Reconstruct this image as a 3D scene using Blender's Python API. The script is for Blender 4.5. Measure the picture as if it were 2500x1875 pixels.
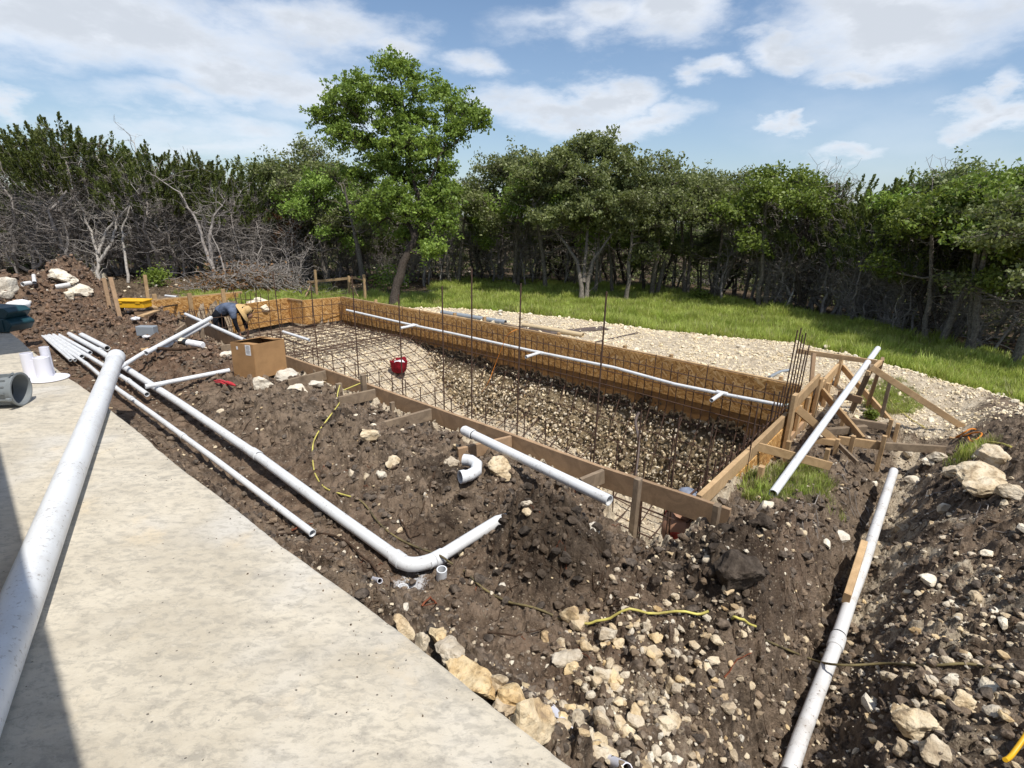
import bpy, bmesh, math, random
import numpy as np
from mathutils import Vector, Matrix, Euler

for _o in list(bpy.data.objects): bpy.data.objects.remove(_o)
scene = bpy.context.scene
COL = scene.collection
R = math.radians
rng = np.random.default_rng(7)
random.seed(7)

# ------------------------------------------------------------------ camera
CAM_Z = 2.1
FPX = 1305.8
_y, _p, _r = math.pi/2-0.8799, 0.30046, 0.0278
FWD = np.array([math.cos(_y)*math.cos(_p), math.sin(_y)*math.cos(_p), -math.sin(_p)])
_r0 = np.array([math.sin(_y), -math.cos(_y), 0.0]); _u0 = np.cross(_r0, FWD)
RGT = math.cos(_r)*_r0+math.sin(_r)*_u0
UPV = -math.sin(_r)*_r0+math.cos(_r)*_u0
cam = bpy.data.cameras.new('camera')
cam.sensor_width = 36.0
cam.lens = 36.0*FPX/2500.0
cam.clip_start = 0.05
cam.clip_end = 2000
camo = bpy.data.objects.new('camera', cam)
COL.objects.link(camo)
m = Matrix.Identity(4)
for i in range(3):
    m[i][0] = RGT[i]; m[i][1] = UPV[i]; m[i][2] = -FWD[i]
m[2][3] = CAM_Z
camo.matrix_world = m
scene.camera = camo

# ------------------------------------------------------------------ light
SUN_EL = R(64)
SUN_H = Vector((-0.24, -0.97)).normalized()
sd = Vector((SUN_H.x*math.cos(SUN_EL), SUN_H.y*math.cos(SUN_EL), math.sin(SUN_EL)))
sl = bpy.data.lights.new('sun', 'SUN'); sl.energy = 4.3; sl.angle = R(0.6); sl.color = (1.0, 0.95, 0.87)
so = bpy.data.objects.new('sun', sl); COL.objects.link(so)
so.rotation_euler = sd.to_track_quat('Z', 'Y').to_euler()
so.location = (0, 0, 30)

scene.view_settings.view_transform = 'Standard'
scene.view_settings.look = 'None'
scene.view_settings.exposure = 0.22
scene.view_settings.gamma = 1
scene.view_settings.use_curve_mapping = False
scene.cycles.max_bounces = 6
scene.cycles.diffuse_bounces = 3

# ------------------------------------------------------------------ node helper
class NT:
    def __init__(s, tree): s.t = tree; s.n = tree.nodes; s.l = tree.links
    def new(s, t, ins=None, **kw):
        nd = s.n.new(t)
        for k, v in kw.items(): setattr(nd, k, v)
        if ins:
            for k, v in ins.items(): s.set(nd.inputs[k], v)
        return nd
    def set(s, sock, v):
        if isinstance(v, bpy.types.NodeSocket): s.l.new(v, sock)
        elif isinstance(v, bpy.types.Node): s.l.new(v.outputs[0], sock)
        else:
            try: sock.default_value = v
            except Exception: sock.default_value = (*v, 1.0)
    def m(s, op, a, b=None, c=None, clamp=False):
        nd = s.n.new('ShaderNodeMath'); nd.operation = op; nd.use_clamp = clamp
        s.set(nd.inputs[0], a)
        if b is not None: s.set(nd.inputs[1], b)
        if c is not None: s.set(nd.inputs[2], c)
        return nd.outputs[0]
    def mix(s, f, a, b, mode='MIX'):
        nd = s.n.new('ShaderNodeMix'); nd.data_type = 'RGBA'; nd.blend_type = mode
        s.set(nd.inputs[0], f); s.set(nd.inputs[6], a); s.set(nd.inputs[7], b)
        return nd.outputs[2]
    def ramp(s, f, pts):
        nd = s.n.new('ShaderNodeValToRGB'); cr = nd.color_ramp
        while len(cr.elements) < len(pts): cr.elements.new(0.5)
        for e, (p, c) in zip(cr.elements, pts):
            e.position = p; e.color = (*c, 1) if isinstance(c, tuple) else (c, c, c, 1)
        s.set(nd.inputs[0], f); return nd.outputs[0]
    def noise(s, vec, scale, detail=4, rough=0.55, dist=0.0):
        nd = s.n.new('ShaderNodeTexNoise'); s.set(nd.inputs['Vector'], vec)
        nd.inputs['Scale'].default_value = scale; nd.inputs['Detail'].default_value = detail
        nd.inputs['Roughness'].default_value = rough; nd.inputs['Distortion'].default_value = dist
        return nd
    def step(s, x, a, b):
        nd = s.n.new('ShaderNodeMapRange'); nd.interpolation_type = 'SMOOTHSTEP'
        s.set(nd.inputs[0], x); s.set(nd.inputs[1], a); s.set(nd.inputs[2], b)
        return nd.outputs[0]

# ------------------------------------------------------------------ sky (world): Nishita + clouds by direction
w = bpy.data.worlds.new('World'); scene.world = w; w.use_nodes = True
T = NT(w.node_tree); T.n.clear()
out = T.new('ShaderNodeOutputWorld')
skyn = T.new('ShaderNodeTexSky', sky_type='NISHITA')
skyn.sun_disc = False; skyn.sun_elevation = SUN_EL; skyn.sun_rotation = math.atan2(SUN_H.x, SUN_H.y)
skyn.air_density = 1.0; skyn.dust_density = 1.1; skyn.ozone_density = 1.3
tc = T.new('ShaderNodeTexCoord')
D = tc.outputs['Generated']
sx = T.new('ShaderNodeSeparateXYZ', {0: D})
az = T.m('ARCTAN2', sx.outputs[1], sx.outputs[0])
el = T.m('ARCSINE', sx.outputs[2])
def pxdir(px, py):
    d = FWD+RGT*(px-1250)/FPX-UPV*(py-937.5)/FPX; d = d/np.linalg.norm(d)
    return math.atan2(d[1], d[0]), math.asin(d[2])
# px, py, half width, half height, softness (how thin)
CL = [(330, 60, 560, 150, 1.0), (620, 190, 330, 90, 1.0), (430, 250, 200, 40, .55), (780, 60, 220, 95, .9), (960, 120, 120, 55, .75),
      (1180, 155, 105, 45, .7), (1340, 270, 230, 55, .85), (1470, 235, 130, 60, 1.0), (1560, 290, 150, 35, .8), (1480, 40, 130, 75, .8), (1660, 35, 170, 90, .9),
      (1740, 195, 90, 40, .85), (1900, 130, 140, 60, 1.0), (2200, 60, 420, 150, 1.0), (2150, 180, 170, 40, .8), (2430, 295, 170, 42, 1.0), (1930, 310, 60, 22, .7),
      (2040, 375, 110, 22, .5), (640, 320, 160, 40, .45), (1330, 60, 90, 30, .3), (30, 235, 70, 40, .6), (2490, 230, 70, 60, .7), (560, 340, 300, 30, .35), (850, 280, 200, 40, .35)]
nz = T.new('ShaderNodeMapping', {0: D}); nz.inputs['Scale'].default_value = (1, 1, 2.4)
n1 = T.noise(nz, 4.2, 8, .56, .25)
n2 = T.noise(nz, 13.0, 6, .6)
nn = T.m('ADD', T.m('MULTIPLY', T.m('SUBTRACT', n1, .5), 2.2), T.m('MULTIPLY', T.m('SUBTRACT', n2, .5), 1.3))
wp = T.new('ShaderNodeSeparateColor', {0: T.noise(nz, 5.5, 7, .6).outputs['Color']})
azw = T.m('ADD', az, T.m('MULTIPLY', T.m('SUBTRACT', wp.outputs[0], .5), .30)); elw = T.m('ADD', el, T.m('MULTIPLY', T.m('SUBTRACT', wp.outputs[1], .5), .13))
mask = None
for px, py, hw, hh, s_ in CL:
    a0, e0 = pxdir(px, py); a1, _ = pxdir(px+hw, py); _, e1 = pxdir(px, py-hh)
    wa = abs(a1-a0); we = abs(e1-e0)
    da = T.m('DIVIDE', T.m('SUBTRACT', azw, a0), wa); de = T.m('DIVIDE', T.m('SUBTRACT', elw, e0), we)
    q = T.m('SUBTRACT', 1.0, T.m('SQRT', T.m('ADD', T.m('MULTIPLY', da, da), T.m('MULTIPLY', de, de))))
    q = T.m('MULTIPLY', T.m('ADD', q, T.m('MULTIPLY', nn, .55)), s_)
    mask = q if mask is None else T.m('MAXIMUM', mask, q)
# the rest of the sky carries scattered clouds of the same kind
a_r, _ = pxdir(2500, 400); a_l, _ = pxdir(0, 400)
mid = (a_r+a_l)/2; half = abs(a_l-a_r)/2
dmid = T.m('ABSOLUTE', T.m('SUBTRACT', az, mid))
n3 = T.noise(nz, 2.0, 7, .55)
outside = T.m('MAXIMUM', T.step(dmid, half+.02, half+.3), T.step(el, R(24), R(33)))
gen = T.m('MULTIPLY', T.m('SUBTRACT', n3, .5), 3.2)
mask = T.m('MAXIMUM', mask, T.m('SUBTRACT', T.m('MULTIPLY', T.m('ADD', gen, 1), outside), 1))
hi = T.m('MULTIPLY', T.step(n3, .5, .75), .25)
cov = T.m('MULTIPLY', T.step(mask, -.28, .72), T.step(sx.outputs[2], 0.0, .05))
cov = T.m('MAXIMUM', cov, hi)
shade = T.step(T.m('ADD', mask, T.m('MULTIPLY', T.m('SUBTRACT', n2, .5), 1.1)), .05, .95)
cc = T.mix(shade, (6.2, 6.5, 7.0), (4.5, 4.8, 5.25))
skyc = T.new('ShaderNodeHueSaturation', {'Saturation': 1.16, 'Value': 0.84, 'Color': skyn.outputs[0]}).outputs[0]
skyc = T.mix(T.m('SUBTRACT', .22, T.m('MULTIPLY', T.step(el, 0.0, R(34)), .22)), skyc, (4.6, 5.5, 7.0))
fin = T.mix(T.m('MULTIPLY', cov, .93), skyc, cc)
bg = T.new('ShaderNodeBackground', {'Color': fin, 'Strength': 0.132})
T.l.new(bg.outputs[0], out.inputs[0])

# ------------------------------------------------------------------ noise in numpy
_perm = np.random.default_rng(3).permutation(512).astype(np.int64)
_perm = np.concatenate([_perm, _perm, _perm])
_g2 = np.random.default_rng(4).normal(size=(512, 2)); _g2 /= np.linalg.norm(_g2, axis=1)[:, None]
_g3 = np.random.default_rng(5).normal(size=(512, 3)); _g3 /= np.linalg.norm(_g3, axis=1)[:, None]
def pn2(x, y):
    xi = np.floor(x).astype(np.int64); yi = np.floor(y).astype(np.int64)
    fx = x-xi; fy = y-yi; xi &= 511; yi &= 511
    u = fx*fx*fx*(fx*(fx*6-15)+10); v = fy*fy*fy*(fy*(fy*6-15)+10)
    def g(i, j, dx, dy):
        h = _perm[_perm[(xi+i) & 511]+((yi+j) & 511)]
        return _g2[h, 0]*dx+_g2[h, 1]*dy
    a = g(0, 0, fx, fy); b = g(1, 0, fx-1, fy); c = g(0, 1, fx, fy-1); d = g(1, 1, fx-1, fy-1)
    return (a+(b-a)*u+(c-a)*v+(a-b-c+d)*u*v)*1.5
def pn3(p):
    pi = np.floor(p).astype(np.int64); f = p-pi; pi &= 511
    u = f*f*f*(f*(f*6-15)+10)
    r = 0
    for i in (0, 1):
        for j in (0, 1):
            for k in (0, 1):
                h = _perm[_perm[_perm[(pi[:, 0]+i) & 511]+((pi[:, 1]+j) & 511)]+((pi[:, 2]+k) & 511)]
                d = _g3[h, 0]*(f[:, 0]-i)+_g3[h, 1]*(f[:, 1]-j)+_g3[h, 2]*(f[:, 2]-k)
                wgt = (u[:, 0] if i else 1-u[:, 0])*(u[:, 1] if j else 1-u[:, 1])*(u[:, 2] if k else 1-u[:, 2])
                r = r+d*wgt
    return r*1.5
def fbm(x, y, sc, octv=4, gain=.5, ridge=False):
    r = 0; a = 1.0; t = 0
    for o in range(octv):
        n = pn2(x*sc+o*17.3, y*sc-o*9.1)
        if ridge: n = 1-2*np.abs(n)
        r = r+n*a; t += a; a *= gain; sc *= 2.03
    return r/t
def sst(x, a, b):
    t = np.clip((x-a)/(b-a), 0, 1); return t*t*(3-2*t)
def bump(x, y, cx, cy, rx, ry, rot=0.0):
    c, s = math.cos(rot), math.sin(rot); dx = x-cx; dy = y-cy
    a = (dx*c+dy*s)/rx; b = (-dx*s+dy*c)/ry
    return np.exp(-(a*a+b*b))

# ------------------------------------------------------------------ terrain shape (metres; z = 0 is the top of the pool form)
SLAB_Z = 0.40; SLAB_X = 1.14
GX = np.array([-60, -1.0, -.3, .2, .8, 1.5, 2.35, 3.5, 4.9, 6.9, 9.0, 10.0, 10.6, 11.2])
GG = np.array([9.2, 10.0, 10.35, 10.65, 11.05, 11.4, 11.7, 11.2, 10.8, 10.6, 9.95, 9.3, 8.4, 7.4])
def grass_edge(y): return np.interp(y, GX, GG)
FWY = np.array([1.3, 3.8, 6.6, 9.5, 12.5]); FWX = np.array([7.92, 8.08, 8.16, 8.06, 7.92])
def farx(y): return np.interp(y, FWY, FWX)
def pit_mask(x, y, grow=0.0):
    fx = farx(y)+.085
    xl = 3.86-.26*sst(-y, -2.2, -1.7)
    spa = (x > 4.25-grow) & (x < 5.95+grow) & (y > 12.2) & (y < 14.70+grow)
    spa = spa | ((x > 5) & (x < 7.25) & (y > 12.2) & (y < 13.26+grow))
    return spa | (x > xl-grow) & (x < fx+grow) & (y > 1.30-grow) & (y < 12.58+grow)
def pit_floor(x, y):
    f = -1.85+1.12*sst(y, 6.6, 9.9)-.50*(1-sst(y, 2.8, 6.2))
    foot = sst(x, farx(y)-1.35, farx(y)-.50)
    nf = sst(-x, -4.3, -3.88)
    z = f+foot*.3*(1-sst(y, 5.8, 7.8))+nf*.5*(1-sst(y, 8.5, 10.))
    ef = sst(-y, -1.8, -1.38)
    return z+ef*.5
def base_z(x, y):
    z = np.full_like(x, -.22)
    # soil strip by the slab
    z = z+.44*sst(-x, -1.85, -1.25)*sst(-y, -3.6, -2.2)*(x < 3)+.16*sst(-x, -1.85, -1.25)*sst(y, 2.6, 4)*sst(-y, -9, -7)*(x < 3)
    z = z+.05*sst(x, 2.5, 2.9)*sst(-x, -3.75, -3.2)*sst(y, 3.0, 4.0)*(1-sst(y, 13, 15))
    z = z-.05*sst(x, 1.25, 1.6)*sst(-x, -2.5, -2.25)*sst(y, 3, 5)-.06*bump(x, y, 1.95, 6, .5, 3)
    z = z+.16*bump(x, y, 2.75, 3.6, .35, .8)+.12*bump(x, y, 3.05, 4.6, .3, .5)+.10*bump(x, y, 2.9, 5.7, .4, .5)+.12*bump(x, y, 3.35, 2.9, .3, .35)
    # mounds at the near corner
    z = z+.44*bump(x, y, 2.66, 1.80, .30, .46)+.16*bump(x, y, 2.95, 2.2, .25, .25)-.16*bump(x, y, 3.62, 1.62, .24, .34)
    z = z+.36*bump(x, y, 3.35, .74, .46, .24, .2)+.14*bump(x, y, 2.8, .95, .45, .3)-.16*bump(x, y, 2.42, 2.50, .42, .16)+.12*bump(x, y, 4.2, .62, .5, .18)
    z = z-.12*bump(x, y, 3.15, 1.38, .32, .16)
    # trench at the right and its far bank
    tr = sst(x, 1.2, 2.3)*(1-sst(x, 7.2, 8.6))
    z = z-.56*tr*(1-.35*sst(x, 4, 7))*np.exp(-(np.abs(y-.15)/.30)**2.6)
    z = z-.25*sst(x, 5.0, 5.9)*(1-sst(x, 9.0, 10.0))*sst(y, -.7, -.1)*(1-sst(y, 1.3, 1.6))
    z = z+.20*sst(-y, .35, .9)*sst(-y, -4., .3)*sst(x, 1.2, 2.6)*(1-sst(x, 8, 9.5))
    z = z+.26*bump(x, y, 6.3, -.75, 1.2, .45)+.16*bump(x, y, 4.6, -1.0, .8, .4)
    # spoil left-far
    z = z+.95*bump(x, y, 3.05, 15.6, .62, 1.0)+.85*bump(x, y, 1.7, 15.0, 1.1, 1.2)+.75*bump(x, y, -.4, 15.5, 1.6, 1.3)+.6*bump(x, y, -3.5, 16, 2.6, 1.4)
    z = z+.12*bump(x, y, 3.15, 10.6, .35, 1.6)+.28*bump(x, y, 2.3, 13.2, .55, .9)+.05*bump(x, y, 3.0, 8.6, .4, 1.3)
    # gravel pad
    pad = sst(x, 8.05, 8.35)*(1-sst(x, grass_edge(y)-.35, grass_edge(y)+.25))*sst(y, -1.4, -.6)
    z = z+.12*pad*(x > 8)
    g = sst(x, grass_edge(y), grass_edge(y)+1.5)
    z = z-.10*g+.0*x
    far_ = np.hypot(x, y)
    z = z+sst(far_, 26, 80)*.6*fbm(x, y, .03, 3)
    return z
def zones(x, y):
    n = fbm(x, y, 1.3, 3)
    n2_ = fbm(x, y, 3.1, 4)
    g = sst(x-grass_edge(y)+n*.35+n2_*.25, -.05, .3)
    dline = (y-12.6)-(9.3-x)*.0
    back = sst(y+n*1.1+n2_*.8, 13.4, 14.2)*sst(x, 5.2, 6.4)*(1-sst(x, 9.2, 9.8))
    g = np.maximum(g, back)
    # meadow only where the photograph shows it: forest litter further out
    fe = np.interp(np.degrees(np.arctan2(y, x)), [-20, -4, 0, 8, 13, 23, 30, 42, 48.5, 56, 62, 75], [12.6, 13.2, 14.3, 16.2, 17.3, 19.2, 20.0, 20.2, 18.8, 17.6, 17.4, 17.0])
    rr = np.hypot(x, y)+n*1.3+n2_*.6
    litter = sst(rr, fe, fe+.9)
    litter = np.maximum(litter, sst(rr, 16.2, 17.0)*sst(np.degrees(np.arctan2(y, x)), 46.5, 49)*(1-sst(np.degrees(np.arctan2(y, x)), 58, 60)))
    g = g*(1-litter)
    patch = bump(x, y, 10.6, 11.2, .8, .45)+bump(x, y, 9.4, 11.0, .6, .4)
    g = g*(1-sst(patch+n2_*.3, .35, .6)*.9)
    # tuft area outside the short side
    g2 = .9*sst(bump(x, y, 5.4, .90, .95, .34)+n2_*.35, .35, .75)+.7*sst(bump(x, y, 9.3, .5, .8, .5)+n2_*.3, .5, .9)+.7*sst(bump(x, y, 7.2, -.45, .4, .2)+n2_*.3, .5, .9)
    pad = sst(x, 8.1, 8.3)*(1-g)*(1-litter)*sst(-x, -13.4, -12.6)*sst(y, -1.0+0*x, -.1)*(1-sst(y, 11.0, 12.2))
    pad = pad*(.62+.38*sst(n2_+n*.6, -.25, .15))
    pit = pit_mask(x, y, .1)*1.0
    g2 = g2*(1-pit); g = g*(1-pit)
    pale = np.maximum(pad, pit*(.85-.45*sst(y, 8.2, 10.5)+.2*n2_))
    tr = np.exp(-((y-.06)/.30)**2)*sst(x, 3.2, 4.6)*(1-sst(x, 8., 9.))
    pale = np.maximum(pale, tr*(.55+.5*n2_))
    pale = np.maximum(pale, .7*sst(n2_, .1, .4)*bump(x, y, 3.15, 1.3, .5, .3))
    pale = np.maximum(pale, .5*sst(n2_, .0, .4)*bump(x, y, 2.2, .8, .8, .5))
    pale = np.maximum(pale, .8*sst(n2_, .0, .2)*bump(x, y, 1.5, 16.2, 3.4, 1.1))
    pale = np.maximum(pale, .62*sst(n2_+.3*n, -.05, .3)*bump(x, y, 4.5, -.35, 2.6, .6))
    red = sst(y, 6.2, 9.0)*(x < 4.2)+.45*bump(x, y, 4.0, .6, .8, .3)+.5*bump(x, y, 3.3, 2.2, .4, .5)+.5*bump(x, y, 2.0, 4.0, .5, 3)
    red = red+.3*sst(n, 0, .5)
    return np.clip(pale, 0, 1), np.clip(np.maximum(g, g2), 0, 1), np.clip(red, 0, 1), np.clip(litter, 0, 1)
def ground(x, y, fine=True):
    x = np.atleast_1d(np.asarray(x, float)); y = np.atleast_1d(np.asarray(y, float))
    pm = pit_mask(x, y)
    z = base_z(x, y)
    near = 1-sst(np.hypot(x, y), 20, 40)
    rough = np.full_like(x, 1.0)
    rough *= 1-.75*sst(x, 8.1, 8.5)
    rough *= 1-.55*bump(x, y, 1.95, 5, .42, 5)
    spoil = sst(y, 10, 12.5)*(x < 4.6)
    rough *= 1+.55*spoil
    rough *= 1-.8*sst(x, 1.15, 1.5)*sst(-x, -2.5, -2.3)*sst(y, 6, 8)*(1-sst(y, 12, 13.5))
    rough *= 1+.35*(bump(x, y, 2.9, 1.9, .6, .5)+bump(x, y, 3.6, .8, .7, .4))
    wx = x+.12*pn2(x*2.2, y*2.2); wy = y+.12*pn2(x*2.2+9, y*2.2-4)
    c1_ = fbm(wx, wy, 6.5, 3, .55)
    clod = fbm(wx, wy, 2.6, 3, .5, True)*.045+fbm(wx, wy, 7.5, 3, .55, True)*.030+.035*(sst(c1_, .02, .10)+sst(c1_, .22, .27)-.6)
    d = clod
    if fine:
        d = d+fbm(x, y, 24., 3, .6)*.026+.012*(sst(fbm(wx, wy, 17., 2), .05, .12)-.4)+np.maximum(0, fbm(wx, wy, 14., 2, .5))*.03
    z = z+d*rough*near
    pf = pit_floor(x, y)+(fbm(x, y, 3.5, 4, .55)*.05+(fbm(x, y, 16, 3, .6)*.025 if fine else 0))
    z = np.where(pm, np.minimum(pf, z), z)
    # under the patio the soil stays below the slab
    us = (x < SLAB_X+.02)
    z = np.where(us, np.minimum(z, .22), z)
    return z
def gz(x, y): return float(ground(x, y)[0])
def ray(px, py):
    return FWD+RGT*(px-1250)/FPX-UPV*(py-937.5)/FPX
def at(px, py, z):                 # the place at height z that the photograph shows there
    d = ray(px, py); t = (z-CAM_Z)/d[2]
    return Vector((d[0]*t, d[1]*t, z))
def at_y(px, py, yv):
    d = ray(px, py); t = yv/d[1]; return Vector((d[0]*t, yv, CAM_Z+d[2]*t))
def at_x(px, py, xv):
    d = ray(px, py); t = xv/d[0]; return Vector((xv, d[1]*t, CAM_Z+d[2]*t))
def at_d(px, py, t):
    d = ray(px, py); return Vector((d[0]*t, d[1]*t, CAM_Z+d[2]*t))
_ts = np.concatenate([np.linspace(1.2, 12, 700), np.linspace(12.05, 45, 400)])
def hit(px, py, dz=0.0):           # first point of the ground along a line of sight
    d = ray(px, py); X = d[0]*_ts; Y = d[1]*_ts; Z = CAM_Z+d[2]*_ts
    g_ = ground(X, Y, False); ix = np.nonzero(Z < g_)[0]
    i = ix[0] if len(ix) else len(_ts)-1
    return Vector((X[i], Y[i], float(ground(X[i], Y[i])[0])+dz))
def upto(p, py):                   # height above p at which the vertical through p passes image row py
    lo, hi = -3.0, 12.0
    for _ in range(50):
        mm = (lo+hi)/2; v = np.array([p[0], p[1], mm-CAM_Z]); yy = 937.5-FPX*(v@UPV)/(v@FWD)
        if yy > py: lo = mm
        else: hi = mm
    return (lo+hi)/2

# ------------------------------------------------------------------ object helpers
def mk(name, verts, faces, mat=None, parent=None, smooth=False, uvs=None):
    me = bpy.data.meshes.new(name)
    if isinstance(verts, np.ndarray) and isinstance(faces, np.ndarray):
        nv = len(verts); k = faces.shape[1]; nf = len(faces)
        me.vertices.add(nv); me.vertices.foreach_set('co', verts.astype(np.float32).ravel())
        me.loops.add(nf*k); me.loops.foreach_set('vertex_index', faces.astype(np.int32).ravel())
        me.polygons.add(nf); me.polygons.foreach_set('loop_start', np.arange(0, nf*k, k, dtype=np.int32))
        me.update(calc_edges=True)
    else:
        me.from_pydata([tuple(v) for v in verts], [], [tuple(f) for f in faces]); me.update()
    if smooth: me.polygons.foreach_set('use_smooth', np.ones(len(me.polygons), bool))
    if mat: me.materials.append(mat)
    o = bpy.data.objects.new(name, me); COL.objects.link(o)
    if parent is not None: o.parent = parent
    return o
def tag(o, label=None, cat=None, group=None, kind=None):
    if label: o['label'] = label
    if cat: o['category'] = cat
    if group: o['group'] = group
    if kind: o['kind'] = kind
    return o
def empty(name, loc=(0, 0, 0), rz=0.0):
    o = bpy.data.objects.new(name, None); COL.objects.link(o)
    o.location = loc; o.rotation_euler = (0, 0, rz); o.empty_display_size = .1
    return o
def local(root, v):
    M = Matrix.Translation(root.location) @ root.rotation_euler.to_matrix().to_4x4()
    return M.inverted() @ Vector(v)
class MB:
    def __init__(s): s.v = []; s.f = []
    def add(s, vs, fs):
        b = len(s.v); s.v += [Vector(v) for v in vs]; s.f += [tuple(i+b for i in f) for f in fs]; return s
    def box(s, c, size, rot=None, bev=0.0):
        hx, hy, hz = [a/2 for a in size]; M = rot or Matrix.Identity(3)
        vs = [Vector(c)+M @ Vector((sx_*hx, sy*hy, sz*hz)) for sz in (-1, 1) for sy in (-1, 1) for sx_ in (-1, 1)]
        return s.add(vs, [(0, 2, 3, 1), (4, 5, 7, 6), (0, 1, 5, 4), (2, 6, 7, 3), (0, 4, 6, 2), (1, 3, 7, 5)])
    def beam(s, a, b, wd, ht, up=(0, 0, 1), chip=.0015, seg=1):
        a = Vector(a); b = Vector(b); d = (b-a); L = d.length; d.normalize()
        u = Vector(up); sd_ = d.cross(u)
        if sd_.length < 1e-3: sd_ = d.cross(Vector((1, 0, 0)))
        sd_.normalize(); u = sd_.cross(d).normalized()
        c = min(wd, ht)*.09
        prof = [(-wd/2+c, -ht/2), (wd/2-c, -ht/2), (wd/2, -ht/2+c), (wd/2, ht/2-c), (wd/2-c, ht/2), (-wd/2+c, ht/2), (-wd/2, ht/2-c), (-wd/2, -ht/2+c)]
        vs = []; n = 8
        for k in range(seg+1):
            p = a+(b-a)*(k/seg)
            if 0 < k < seg: p = p+sd_*random.uniform(-.004, .004)+u*random.uniform(-.004, .004)
            for (q, r_) in prof: vs.append(p+sd_*(q+random.uniform(-chip, chip))+u*(r_+random.uniform(-chip, chip)))
        fs = [tuple(range(n-1, -1, -1)), tuple(range(seg*n, seg*n+n))]
        for k in range(seg):
            for i in range(n):
                j = (i+1) % n; fs.append((k*n+i, k*n+j, (k+1)*n+j, (k+1)*n+i))
        return s.add(vs, fs)
    def tube(s, pts, rad, n=8, cap=True, hollow=0.0):
        pts = [Vector(p) for p in pts]; m_ = len(pts)
        rs = rad if isinstance(rad, (list, tuple)) else [rad]*m_
        ref = None; rings = []
        for i, p in enumerate(pts):
            d = (pts[min(i+1, m_-1)]-pts[max(i-1, 0)]).normalized()
            if ref is None: ref = d.orthogonal().normalized()
            u = (ref-d*ref.dot(d))
            u = u.normalized() if u.length > 1e-6 else d.orthogonal().normalized()
            ref = u; v = d.cross(u)
            rings.append([p+(u*math.cos(2*math.pi*k/n)+v*math.sin(2*math.pi*k/n))*rs[i] for k in range(n)])
        vs = [q for r_ in rings for q in r_]; fs = []
        for i in range(m_-1):
            for k in range(n):
                j = (k+1) % n; fs.append((i*n+k, i*n+j, (i+1)*n+j, (i+1)*n+k))
        if hollow > 0:      # open ends with a wall and a dark bore going in
            for (e, sgn) in ((0, 1), (m_-1, -1)):
                d = (pts[1]-pts[0]).normalized() if e == 0 else (pts[-2]-pts[-1]).normalized()
                c = pts[e]; b = len(vs)
                inner = [c+(q-c)*hollow for q in rings[e]]
                deep = [q+d*min(.45, (pts[1]-pts[0]).length*.9 if e == 0 else (pts[-2]-pts[-1]).length*.9) for q in inner]
                vs += inner+deep
                for k in range(n):
                    j = (k+1) % n; o_ = e*n
                    if e == 0:
                        fs.append((o_+j, o_+k, b+k, b+j)); fs.append((b+j, b+k, b+n+k, b+n+j))
                    else:
                        fs.append((o_+k, o_+j, b+j, b+k)); fs.append((b+k, b+j, b+n+j, b+n+k))
        elif cap:
            fs.append(tuple(range(n-1, -1, -1))); fs.append(tuple((m_-1)*n+k for k in range(n)))
        return s.add(vs, fs)
    def lathe(s, prof, n=24, M=None):
        M = M or Matrix.Identity(4); vs = []; fs = []; m_ = len(prof)
        for (r_, z) in prof:
            for k in range(n):
                a = 2*math.pi*k/n; vs.append(M @ Vector((r_*math.cos(a), r_*math.sin(a), z)))
        for i in range(m_-1):
            for k in range(n):
                j = (k+1) % n; fs.append((i*n+k, i*n+j, (i+1)*n+j, (i+1)*n+k))
        return s.add(vs, fs)
    def build(s, name, mat, parent=None, smooth=False):
        vs = [local(parent, v) for v in s.v] if (parent is not None and parent.type == 'EMPTY' and (parent.location.length > 0 or parent.rotation_euler.z)) else s.v
        return mk(name, vs, s.f, mat, parent, smooth)
def autosmooth(o, ang=40):
    me = o.data
    me.polygons.foreach_set('use_smooth', np.ones(len(me.polygons), bool))
    bm = bmesh.new(); bm.from_mesh(me)
    for e in bm.edges:
        if len(e.link_faces) == 2 and e.calc_face_angle(0) > R(ang): e.smooth = False
    bm.to_mesh(me); bm.free(); return o
# ------------------------------------------------------------------ materials
def newmat(name, rough=.8, spec=.3):
    mt = bpy.data.materials.new(name); mt.use_nodes = True
    t = NT(mt.node_tree); b = t.n['Principled BSDF']
    b.inputs['Roughness'].default_value = rough; b.inputs['Specular IOR Level'].default_value = spec
    return mt, t, b
def bump_in(t, b, h, dist=.01, st=1.0):
    bn = t.new('ShaderNodeBump', {'Height': h, 'Strength': st, 'Distance': dist}); t.l.new(bn.outputs[0], b.inputs['Normal']); return bn
def attr(t, n): return t.new('ShaderNodeAttribute', attribute_name=n).outputs['Fac']
def objc(t): return t.new('ShaderNodeTexCoord').outputs['Object']
def pos(t): return t.new('ShaderNodeNewGeometry').outputs['Position']
def orand(t): return t.new('ShaderNodeObjectInfo').outputs['Random']
def irand(t): return t.new('ShaderNodeNewGeometry').outputs['Random Per Island']

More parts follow.
